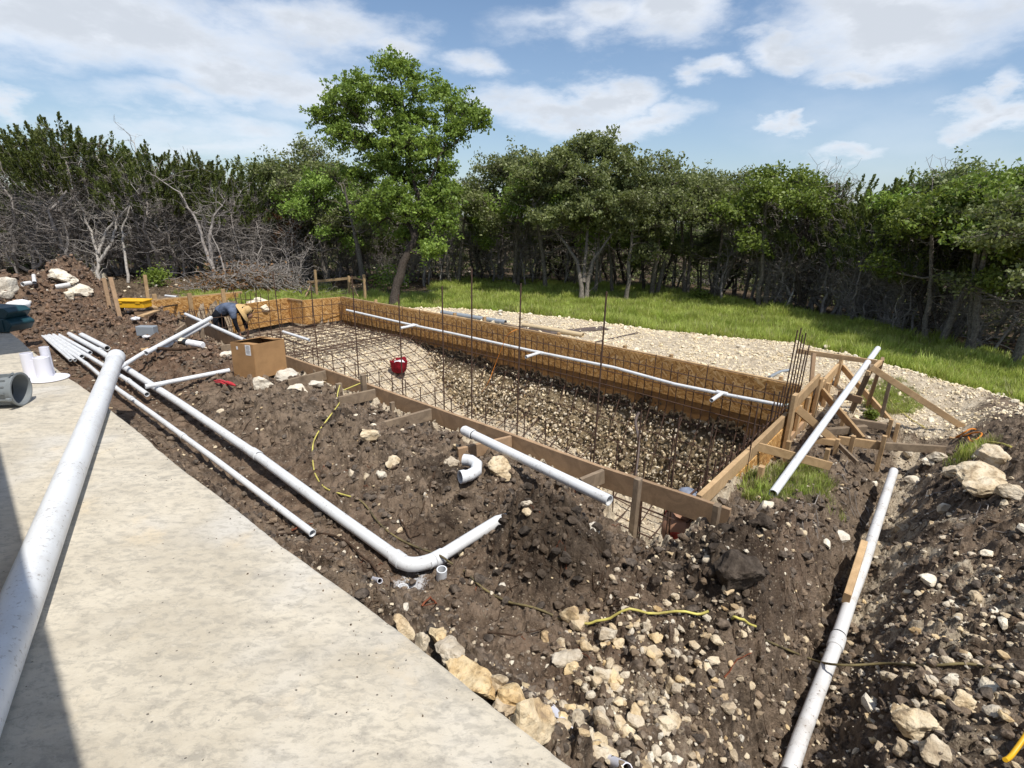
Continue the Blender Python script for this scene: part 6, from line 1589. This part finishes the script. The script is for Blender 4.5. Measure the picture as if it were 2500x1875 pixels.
def rand_oak(seed, H=4.2, W=1.9, nb=11, leafmat='oakleaf', nleaf=12500, stems=2, base=.50, leaf=.050):
    rs = np.random.default_rng(seed); trunks = []
    for k in range(stems):
        a = rs.uniform(0, 6.28); t1 = np.array([math.cos(a)*.12, math.sin(a)*.12, 0]); trunks.append(([t1*.6-np.array([0, 0, .15]), t1+np.array([math.cos(a)*.12, math.sin(a)*.12, H*.22]), np.array([math.cos(a)*W*.22, math.sin(a)*W*.22, H*.45]), np.array([math.cos(a)*W*.32, math.sin(a)*W*.32, H*.72])], rs.uniform(.065, .09), .03))
    bl = []
    for k in range(nb):
        a = k*2.4+rs.uniform(-.4, .4); q = (k+.5)/nb; rr_ = W*.78*math.sqrt(q); z = H*(base+(1-base-.14)*(1-q**1.3*.75)*rs.uniform(.72, 1.0)); r_ = rs.uniform(.42, .62)*W/1.9
        bl.append((np.array([math.cos(a)*rr_, math.sin(a)*rr_, z]), (r_, r_, r_*.72)))
    for k in range(2):
        a = rs.uniform(0, 6.28); bl.append((np.array([math.cos(a)*W*.7, math.sin(a)*W*.7, H*base*rs.uniform(.75, 1.0)]), (.35, .35, .3)))
    return blob_tree('oak%d' % seed, seed, trunks, bl, leaf, M[leafmat], M['bark'], nleaf, 13, .19, dead=18)
OAKS = [rand_oak(21), rand_oak(22, 4.4, 2.1, 12, 'oakleaf2'), rand_oak(23, 4.0, 1.8, 10, 'oakleaf'), rand_oak(24, 4.6, 2.0, 12, 'oakleaf2')]
JUN = [juniper('juniper%d' % k, 40+k, H, W, None, None, nf, ba, nb, st, 120, ln) for k, (H, W, nf, ba, nb, st, ln) in enumerate([(4.9, 1.5, 150, .60, 140, 4, (.3, 0)), (4.4, 1.6, 160, .55, 150, 4, (0, .2)), (4.2, 1.3, 130, .53, 120, 3, (0, 0)), (3.9, 1.7, 160, .50, 130, 4, (-.3, 0)), (4.6, 1.1, 110, .64, 130, 2, (0, 0))])]
DRK = [juniper('shade_juniper%d' % k, 60+k, 4.6, 1.7, None, M['bark_dark'], 110, .55, 60, 3, 80) for k in range(2)]
def bare_mesh(nm, seed, H, W, n, mat, r0=.05):
    rs = np.random.default_rng(seed); tb = TB(); P_ = curve([0, 0, -.1], [rs.uniform(-.3, .3), rs.uniform(-.2, .2), H], rs, 12, .35); tb.tube(P_, np.linspace(r0, .01, 12), 6)
    for k in range(n):
        i = rs.integers(2, 12); d = rs.normal(size=3); d[2] = abs(d[2])*.9+.1; d /= np.linalg.norm(d); Q = curve(P_[i], P_[i]+d*W*rs.uniform(.4, 1), rs, 6, .5); tb.tube(Q, np.linspace(.014, .003, 6), 4)
        for _ in range(4): j = rs.integers(1, 6); tb.tube(curve(Q[j], Q[j]+rs.normal(size=3)*.22, rs, 4, .5), [.005, .004, .003, .002], 3)
    return tb.mesh(nm, mat)
BARE = [bare_mesh('bare0', 1, 3.2, 1.3, 60, M['bark_grey']), bare_mesh('bare1', 2, 2.6, 1.2, 50, M['bark_grey'], .035), bare_mesh('bare2', 3, 2.9, 1.0, 40, M['bark_dark'], .06)]

def place(px, py, dist, top, meshes, name, lab, mh, cat='tree', group=None, rz=None, zb=None):
    d = ray(px, py); d = d/np.hypot(d[0], d[1]); x_, y_ = d[0]*dist, d[1]*dist
    z0 = gz(x_, y_)-.03; s = 1.0
    if top is not None: s = (upto((x_, y_), top)-z0)/mh
    return inst(name, meshes, (x_, y_, z0), random.uniform(0, 6.28) if rz is None else rz, s, lab, cat, group)
FT = [  # px, ground distance, image row of the top, kind, index, label
 (25, 27, 372, 'J', 3, 'dense dark juniper at the left picture edge behind the spoil heap'),
 (95, 24, 292, 'J', 0, 'ragged juniper with sparse grey-green tip, second from the left edge'),
 (165, 24, 280, 'J', 4, 'tall pointed juniper left of the tallest one behind the white slabs'),
 (195, 23, 272, 'J', 0, 'tallest juniper at the left, over bleached bare branches behind the spoil heap'),
 (262, 23.5, 300, 'J', 1, 'juniper with a dead rusty tip beside the tallest one'),
 (310, 24, 330, 'J', 2, 'juniper with a thin see-through right side, before the dip in the skyline'),
 (385, 22, 335, 'J', 1, 'dark pointed juniper above the brown spoil heap'),
 (430, 22.5, 348, 'J', 3, 'bushy juniper right of the dark pointed one'),
 (500, 23, 350, 'J', 4, 'narrow juniper whose lone tip stands above its neighbours'),
 (545, 22, 385, 'J', 2, 'low round-topped juniper left of the dome-topped pair'),
 (605, 21.5, 385, 'J', 3, 'dome-topped juniper over the tangle of dead branches'),
 (655, 22, 395, 'J', 2, 'second dome-topped juniper right of the tangle'),
 (700, 23, 425, 'J', 1, 'low juniper beside the rusty dead one'),
 (745, 22, 330, 'O', 1, 'grey-green oak left of the tall bright oak'),
 (800, 20, 410, 'O', 0, 'bright green lower oak just left of the tall oak trunk'),
 (875, 21, 450, 'O', 1, 'dusty oak directly behind the tall oak'),
 (1110, 19.5, 425, 'O', 2, 'yellowish green small oak right of the tall oak'),
 (1165, 21, 415, 'J', 4, 'slim juniper poking up between the tall oak and the next oaks'),
 (1215, 20.5, 440, 'J', 2, 'low dark juniper in the gap right of the tall oak'),
 (1255, 19.5, 352, 'O', 3, 'oak with rounded crown, leftmost of the row behind the meadow'),
 (1345, 18.5, 365, 'O', 0, 'oak with spreading crown left of the biggest multi-stemmed oak'),
 (1600, 18.5, 368, 'O', 1, 'oak with upright tips right of the multi-stemmed oak'),
 (1690, 19, 395, 'O', 3, 'thin-crowned oak behind the row right of centre'),
 (1760, 18.5, 408, 'O', 1, 'oak filling the skyline left of the light green one'),
 (1880, 17.5, 385, 'O', 2, 'light green rounded oak behind the meadow'),
 (1960, 17.8, 440, 'J', 3, 'lower juniper right of the light green rounded oak'),
 (2045, 17.5, 415, 'J', 0, 'juniper with pointed top over purple-grey bare stems at the right'),
 (2110, 17.2, 432, 'J', 1, 'juniper with several small tips right of the pointed one'),
 (2170, 17, 445, 'J', 2, 'low juniper before the dark mass at the right'),
 (2215, 16.5, 420, 'J', 3, 'dark juniper left of the right-hand oaks'),
 (2310, 17.5, 378, 'O', 3, 'very dark oak rising behind the right-hand oaks'),
 (2330, 14.6, 415, 'O', 2, 'leafy oak hanging over the shaded ground at the right'),
 (2440, 14.2, 375, 'O', 0, 'bright leafy oak at the right edge of the woods'),
 (2540, 13.2, 385, 'O', 1, 'oak cut by the right picture edge'),
]
HJ = [4.9, 4.4, 4.2, 3.9, 4.6]; HO = [4.0, 4.2, 3.8, 4.4]
for px, dist, top, k, i, lab in FT:
    if k == 'J': place(px, 640, dist, top, JUN[i], 'juniper_tree', lab, HJ[i]*1.09)
    else: place(px, 640, dist, top, OAKS[i], 'oak_tree', lab, HO[i])
# the multi-stemmed oaks standing out in the meadow
MO = at(1428, 738, -.25); dM = (MO-Vector((0, 0, CAM_Z))).dot(Vector(FWD)); pmM = dM/FPX
def relM(px, py, dd=0.0): return np.array(at_d(px, py, dM+dd)-MO)
rs = np.random.default_rng(12)
tr = [(([relM(1420, 742), relM(1418, 690), relM(1410, 640, .1), relM(1350, 560, .3), relM(1300, 500, .2)]), .085, .02), (([relM(1430, 742), relM(1434, 690), relM(1446, 640, -.1), relM(1480, 590, -.2), relM(1530, 520, -.2)]), .08, .02), (([relM(1425, 690), relM(1432, 600), relM(1440, 500, .2), relM(1460, 420, .2)]), .06, .015)]
bl = [(1300, 420, 50, 40), (1280, 475, 55, 40), (1360, 400, 60, 42), (1420, 370, 60, 36), (1480, 365, 55, 36), (1540, 400, 55, 40), (1350, 460, 60, 42), (1430, 440, 75, 46), (1510, 460, 65, 45), (1580, 450, 45, 40), (1460, 510, 70, 40), (1560, 530, 50, 42), (1380, 525, 45, 32), (1320, 530, 34, 26), (1610, 500, 40, 32), (1500, 560, 36, 24)]
mt_, mc_ = blob_tree('meadow_oak', 5, tr, [(relM(px, py, rs.uniform(-.8, .8)), (rw*pmM, rw*pmM, rh*pmM)) for px, py, rw, rh in bl], .056, M['oakleaf2'], M['bark'], 36000, 15, .17, dead=30)
inst('oak_tree', (mt_, mc_), MO, 0, 1, 'wide multi-stemmed grey-trunked oak standing in the meadow right of centre')
def slim(seed, h, r0, blobs_, mat='bark', leafm='oakleaf2', nl=7000, lean=(0, 0), lr=.17):
    trk = [([(0, 0, -.15), (lean[0]*.35, lean[1]*.35, h*.35), (lean[0]*.7, lean[1]*.7, h*.7), (lean[0], lean[1], h)], r0, .025)]
    return blob_tree('slim%d' % seed, seed, trk, blobs_, .052, M[leafm], M[mat], nl, 10, lr, dead=8)
def blobset(seed, n, W, z0, z1, r=.5, off=(0, 0)):
    rs = np.random.default_rng(seed); return [(np.array([off[0]+rs.uniform(-W, W), off[1]+rs.uniform(-W, W), rs.uniform(z0, z1)]), (r, r, r*.7)) for _ in range(n)]
p = at(1452, 724, -.25); inst('oak_tree', slim(71, 2.9, .07, blobset(1, 7, 1.0, 2.0, 3.4)), p, 0, 1, 'slimmer oak trunk close behind the wide multi-stemmed oak')
p = at(1495, 715, -.25); inst('oak_tree', slim(72, 2.9, .06, blobset(2, 7, 1.0, 1.9, 3.5), lean=(-.4, .2)), p, 0, 1, 'thin-trunked oak between the multi-stemmed oak and the pale-barked one')
p = at(1528, 737, -.25); inst('oak_tree', slim(73, 2.7, .075, blobset(3, 8, .9, 1.5, 3.3)), p, 0, 1, 'oak with a pale grey trunk standing forward in the meadow grass')
p = at(1572, 716, -.25); inst('oak_tree', slim(74, 2.8, .06, blobset(4, 7, 1.0, 1.9, 3.3), 'bark_dark', lean=(-.3, .3)), p, 0, 1, 'dark leaning oak trunk right of the pale-barked one')
p = at(893, 700, -.2); inst('oak_tree', slim(75, 3.1, .095, blobset(5, 9, 1.1, 1.9, 3.6), 'bark_pale' if False else 'bark', lean=(-.5, .1)), p, 0, 1, 'oak with a light forked trunk behind the pale batter board')
# leaning trunk and neighbours at the right edge
LT = at(2318, 848, -.35); dL = (LT-Vector((0, 0, CAM_Z))).dot(Vector(FWD))
def relL(px, py, dd=0.0): return np.array(at_d(px, py, dL+dd)-LT)
rs = np.random.default_rng(13); pmL = dL/FPX
bl = [(2470, 500, 60, 45), (2440, 560, 55, 40), (2520, 540, 60, 45), (2400, 500, 50, 38), (2500, 600, 45, 36), (2560, 460, 60, 50), (2490, 440, 55, 40), (2380, 545, 40, 30)]
mt_, mc_ = blob_tree('leaning_oak', 6, [([relL(2315, 852), relL(2350, 790), relL(2400, 720), relL(2440, 670, .1), (relL(2480, 600, .2)), relL(2530, 520, .2)], .06, .02)], [(relL(px, py, rs.uniform(-.5, .6)), (rw*pmL, rw*pmL, rh*pmL)) for px, py, rw, rh in bl], .046, M['oakleaf2'], M['bark'], 24000, 14, .17, dead=8)
inst('oak_tree', (mt_, mc_), LT, 0, 1, 'bare pale trunk leaning far to the right out of the meadow edge')
p = at(2250, 820, -.35); inst('oak_tree', slim(76, 2.6, .085, blobset(6, 8, 1.0, 1.9, 3.2), 'bark_grey', 'oakleaf', 9000), p, 0, 1, 'thick upright grey trunk at the wood edge left of the leaning trunk')
p = at(1918, 765, -.3); tb = TB(); rs = np.random.default_rng(5); Q = curve([0, 0, -.1], [.35, -.12, 1.75], rs, 9, .25); tb.tube(Q, np.linspace(.036, .016, 9), 6)
for _ in range(9): i = rs.integers(4, 9); d = rs.normal(size=3)*.5; d[2] = abs(d[2]); tb.tube(curve(Q[i], Q[i]+d, rs, 6, .5), np.linspace(.012, .003, 6), 4)
o = bpy.data.objects.new('dead_tree', tb.mesh('dead_tree', M['bark_pale'])); COL.objects.link(o); o.location = p; tag(o, 'thin bleached dead tree trunk at the meadow edge right of centre', 'dead tree')
# bleached stems at the left
def deadtree(px, py, dist, pts, r0, lab, mat='bark_pale', nbr=16, seed=1):
    rs = np.random.default_rng(seed); d = ray(px, py); d = d/np.hypot(d[0], d[1]); p = Vector((d[0]*dist, d[1]*dist, 0)); p.z = gz(p.x, p.y); dp = (p-Vector((0, 0, CAM_Z))).dot(Vector(FWD)); tb = TB()
    for line in pts:
        L_ = [np.array(at_d(a, b, dp)-p) for a, b in line]; P_ = np.concatenate([curve(L_[i], L_[i+1], rs, 5, .15)[:-1] for i in range(len(L_)-1)]+[L_[-1][None]]); tb.tube(P_, np.linspace(r0, .010, len(P_)), 6)
        for _ in range(nbr):
            i = rs.integers(1, len(P_)); dd_ = rs.normal(size=3)*.55; dd_[2] = abs(dd_[2])*.8; Q = curve(P_[i], P_[i]+dd_, rs, 6, .5, -.05); tb.tube(Q, np.linspace(.012, .003, 6), 4)
            for _ in range(3): j = rs.integers(1, 6); tb.tube(curve(Q[j], Q[j]+rs.normal(size=3)*.2, rs, 4, .5), [.005, .004, .003, .002], 3)
    o = bpy.data.objects.new('dead_tree', tb.mesh('dead_tree', M[mat])); COL.objects.link(o); o.location = p; tag(o, lab, 'dead tree'); return o
deadtree(242, 680, 21.5, [[(243, 690), (240, 640), (225, 580), (205, 520), (165, 450), (80, 440)], [(243, 640), (270, 600), (283, 560), (280, 500), (255, 420), (228, 370)], [(240, 620), (262, 560), (300, 520), (340, 470)]], .055, 'forked bleached dead tree behind the white slabs of the spoil heap', nbr=34, seed=3)
deadtree(310, 690, 21, [[(313, 690), (305, 620), (297, 560), (318, 500), (335, 400), (328, 350)]], .045, 'slim bleached dead trunk right of the forked one', nbr=16, seed=4)
deadtree(530, 710, 18.5, [[(533, 712), (518, 650), (495, 590), (480, 540), (440, 470), (380, 430)], [(518, 650), (510, 580), (520, 530), (550, 490)]], .075, 'thick grey-brown dead trunk behind the separate strand board panel', 'bark_grey', 26, 5)
deadtree(555, 710, 18, [[(553, 712), (545, 650), (530, 600), (510, 560)]], .035, 'thin dead pole-like trunk leaning beside the thick grey-brown one', 'bark_grey', 8, 6)
deadtree(600, 640, 20, [[(600, 690), (590, 620), (570, 560), (560, 480)], [(620, 690), (640, 600), (625, 540)]], .03, 'grey dead stems rising from the brush pile', 'bark_grey', 30, 7)
deadtree(700, 620, 19, [[(700, 700), (705, 640), (690, 590), (720, 540)], [(725, 700), (735, 640), (760, 600)]], .025, 'pale dead stems at the right end of the brush pile', 'bark_grey', 34, 8)
deadtree(1280, 680, 19, [[(1283, 695), (1275, 640), (1265, 590)]], .03, 'small bare trunk left of the multi-stemmed oak', 'bark_grey', 16, 9)
# rusty dead juniper and the brush pile
rust = juniper('rusty', 90, 3.4, .55, M['brown_leaf'], None, 45, .35, 30, 1, 110)
place(715, 640, 20.5, 445, rust, 'juniper_tree', 'rust-brown dead juniper in the skyline gap left of the grey-green oak', 3.6)
rs = np.random.default_rng(44); tb = TB(); 
for k in range(420):
    a = rs.uniform(0, 6.28); c = np.array([rs.normal()*.85, rs.normal()*.5, 0]); h_ = max(.05, .75-.35*abs(c[0])); s0 = c+np.array([0, 0, rs.uniform(0, h_)]); d = np.array([math.cos(a), math.sin(a), rs.uniform(-.1, .7)])*rs.uniform(.4, 1.1)
    tb.tube(curve(s0, s0+d, rs, 6, .5, .05), np.linspace(rs.uniform(.006, .016), .003, 6), 4)
p = at(640, 712, -.2); o = bpy.data.objects.new('brush_pile', tb.mesh('brush_pile', M['bark_grey'])); COL.objects.link(o); o.location = p; o.rotation_euler = (0, 0, math.atan2(rv.y, rv.x)); tag(o, 'tangled pile of grey dead branches at the wood edge left of the batter board', 'brush pile')
C_ = np.stack([rs.normal(size=5000)*.6-.5, rs.normal(size=5000)*.35, np.abs(rs.normal(size=5000))*.28], 1)
o2 = bpy.data.objects.new('dead_foliage', leaf_mesh('dead_foliage', C_, .05, M['brown_leaf'], rs)); COL.objects.link(o2); o2.parent = o
tb = TB()
for k in range(140):
    a = rs.uniform(0, 6.28); c = np.array([rs.normal()*.6, rs.normal()*.3, 0]); d = np.array([math.cos(a), math.sin(a)*.6, rs.uniform(0, .25)])*rs.uniform(.3, .8); tb.tube(curve(c, c+d, rs, 5, .5, .04), np.linspace(.012, .003, 5), 4)
for (px, py, lab) in ((1080, 720, 'low heap of grey sticks on the grass behind the pad, ringed by meadow'), (1740, 690, 'dead brush heap at the foot of the wood right of the meadow oaks')):
    o = bpy.data.objects.new('brush_heap', tb.mesh('brush_heap%d' % px, M['bark_grey']) if px > 1200 else tb.mesh('brush_heap', M['bark_grey'])); COL.objects.link(o); o.location = at(px, py, -.25); o.scale = (1.2, 1.2, .5 if px < 1200 else 1.6); o.rotation_euler = (0, 0, math.atan2(rv.y, rv.x)); tag(o, lab, 'brush heap')
# woods behind the front row
rs = np.random.default_rng(77); k = 0
def edge_r(a): return float(np.interp(a, [-20, -4, 0, 8, 13, 23, 30, 42, 48.5, 56, 62, 75, 100], [13.4, 14.6, 15.2, 17, 18.2, 19.8, 20.6, 20.8, 20.5, 21.0, 21.5, 23.5, 26]))
for ring, (dr, step_) in enumerate(((.9, 3.1), (2.6, 3.3), (4.8, 4.0), (7.5, 4.8), (11, 6.0), (16, 6.5))):
    a = -14.0
    while a < 96:
        r_ = edge_r(a)+dr+rs.uniform(-.7, .7); a += step_*rs.uniform(.75, 1.25)
        x_, y_ = math.cos(R(a))*r_, math.sin(R(a))*r_; z0 = gz(x_, y_)-.05
        pool = ((JUN[1:4] if ring < 2 else DRK) if (a > 48 or a < 15 or ring > 1) and rs.random() < .85 else [OAKS[0], OAKS[1]])
        kind = 'oak_tree' if pool[0] is OAKS[0] else 'juniper_tree'
        # tops stay under the skyline of the front row
        lim = upto((x_, y_), float(np.interp(a, [0, 5, 12, 20, 30, 38, 45, 52, 58, 66, 74, 83], [470, 485, 500, 495, 480, 470, 485, 485, 465, 455, 440, 410])))-z0
        s_ = lim/4.7*rs.uniform(.74, 1.0)
        inst(kind, pool[rs.integers(0, len(pool))], (x_, y_, z0), rs.uniform(0, 6.28), s_, 'tree in the shaded depth of the woods behind the front rows', 'tree', 'trees in the depth of the woods'); k += 1
print('woods', k)
for j in range(95):      # bare undergrowth stems just inside the edge
    a = rs.uniform(-2, 88); r_ = edge_r(a)+rs.uniform(-1.1, 1.6); x_, y_ = math.cos(R(a))*r_, math.sin(R(a))*r_
    me = BARE[rs.integers(0, 3) if a < 45 else rs.integers(0, 2)]; o = bpy.data.objects.new('bare_tree', me); COL.objects.link(o); o.location = (x_, y_, gz(x_, y_)); o.rotation_euler = (0, 0, rs.uniform(0, 6.28)); o.scale = (1, 1, rs.uniform(.7, 1.05))
    tag(o, 'bare grey-stemmed small tree in the undergrowth along the edge of the woods', 'tree', 'bare small trees along the wood edge')
# leafy undergrowth, one mass
n = 60000; a = np.radians(rs.uniform(-12, 95, n)); rr_ = np.array([edge_r(math.degrees(q_)) for q_ in a[::200]]).repeat(200)[:n]; idx = np.argsort(a[::200])
er = np.interp(np.degrees(a), [-20, -4, 0, 8, 13, 23, 30, 42, 48.5, 56, 62, 75, 100], [13.4, 14.6, 15.2, 17, 18.2, 19.8, 20.6, 20.8, 20.5, 21.0, 21.5, 23.5, 26])
rr_ = er+.8+rs.random(n)**.6*7; X_ = np.cos(a)*rr_; Y_ = np.sin(a)*rr_; kp = fbm(X_, Y_, .9, 3) > .02
X_, Y_ = X_[kp], Y_[kp]; Z_ = ground(X_, Y_, False)+rs.random(len(X_))**1.4*(1.1+1.6*np.clip(fbm(X_, Y_, .5, 2), -.3, 1))
under = bpy.data.objects.new('undergrowth', leaf_mesh('undergrowth', np.stack([X_, Y_, Z_], 1), .07, M['oakleaf2'], rs)); COL.objects.link(under); tag(under, kind='stuff')
# young plants
for (px, py, lab, h_) in ((1707, 745, 'young leafy sapling alone in the meadow grass', .42), (950, 640, 'bright green shrub beside the tall oak trunk', .9), (385, 700, 'low green shrub in the dark wood edge above the spoil heap', .5), (2085+40, 1005+20, 'small weed clump among the braces', .09)):
    d_ = 17.2 if px < 1700 and px > 500 else None
    p = hit(px, py) if d_ is None else Vector((ray(px, py)[0]/np.hypot(*ray(px, py)[:2])*d_, ray(px, py)[1]/np.hypot(*ray(px, py)[:2])*d_, -.3))
    n = 900; C_ = rs.normal(size=(n, 3))*np.array([.35, .35, .25])*h_+np.array([0, 0, h_*.55]); root = empty('shrub', p); tag(root, lab, 'shrub')
    o = bpy.data.objects.new('foliage', leaf_mesh('shrub_foliage', C_, .05 if h_ > .2 else .025, M['oakleaf'], rs)); COL.objects.link(o); o.parent = root
    tb = TB()
    for _ in range(9): tb.tube(curve([0, 0, -.03], rs.normal(size=3)*np.array([.25, .25, .1])*h_+np.array([0, 0, h_*.8]), rs, 5, .3), [.008, .007, .005, .004, .002], 4)
    o = bpy.data.objects.new('stems', tb.mesh('shrub_stems', M['bark'])); COL.objects.link(o); o.parent = root

# ------------------------------------------------------------------ grass
def tuft(nm, seed, nb, h, spread, mat, wd=.006):
    rs = np.random.default_rng(seed); V = []; F = []
    for k in range(nb):
        a = rs.uniform(0, 6.28); b = np.array([rs.normal()*spread, rs.normal()*spread, -.02]); L = h*rs.uniform(.5, 1.15); ln = rs.uniform(.1, .55)
        dx = np.array([math.cos(a), math.sin(a), 0]); sx_ = np.array([-math.sin(a), math.cos(a), 0])*wd*rs.uniform(.6, 1.3)
        p1 = b+dx*L*ln*.35+np.array([0, 0, L*.6]); p2 = b+dx*L*ln+np.array([0, 0, L*.97]); i = len(V); V += [b-sx_, b+sx_, p1+sx_*.8, p1-sx_*.8, p2]; F += [(i, i+1, i+2, i+3), (i+3, i+2, i+4)]
    me = bpy.data.meshes.new(nm); me.from_pydata([tuple(v) for v in V], [], F); me.materials.append(mat); me.update(); return me
TF = [src(tuft('tuft%d' % k, k, 34, .20, .055, M['grass'] if k < 3 else M['grass_dry'], .0055)) for k in range(4)]
TS = [src(tuft('short%d' % k, 10+k, 26, .10, .035, M['grass'] if k < 1 else M['grass_dry'], .003)) for k in range(3)]
def gfield(name, x, y, s0, s1, objs, wts, parent=None):
    n = len(x); s = rng.uniform(s0, s1, n)*(1+.75*np.clip(fbm(x, y, .9, 3)+fbm(x, y, 3, 2)*.5, -.5, .6)); z = ground(x, y, False)
    o = scatter(name, np.stack([x, y, z], 1), np.stack([rnd(n, -.15, .15), rnd(n, -.15, .15), rnd(n, 0, 6.28)], 1), s, rng.choice(len(objs), n, p=wts), objs, parent); tag(o, kind='stuff'); return o
n = 90000; x = rng.uniform(8.5, 20, n); y = rng.uniform(-4, 19, n)
gm = zones(x, y)[1]; df = .55+.45*sst(fbm(x, y, 1.0, 3), -.4, .3); kp = (rng.random(n) < gm*df) & (x > grass_edge(y)-.25); x, y = x[kp], y[kp]
print('tufts', len(x)); gr = gfield('meadow_grass', x, y, .6, 1.35, TF, [.35, .3, .27, .08]); tag(gr, 'bright green meadow grass between the rubble pad and the woods')
n = 26000; x = rng.uniform(4.2, 10.2, n); y = rng.uniform(-1.0, 1.3, n); gm = zones(x, y)[1]; kp = (rng.random(n) < gm*.8) & (~pit_mask(x, y, .04)); x, y = x[kp], y[kp]
gs = gfield('rough_grass', x, y, .5, 1.2, TS, [.5, .25, .25]); tag(gs, 'patchy short grass outside the right end of the pool form')
n = 9000; x = rng.uniform(4.5, 10, n); y = rng.uniform(12.8, 18, n); gm = zones(x, y)[1]; kp = (rng.random(n) < gm*.8) & (x > 4.6); x, y = x[kp], y[kp]
gb = gfield('back_grass', x, y, .4, .8, TF, [.4, .3, .2, .1]); tag(gb, 'patch of low grass beyond the shallow end of the pool')
print('tris', sum(len(m_.polygons)*2 for m_ in bpy.data.meshes))
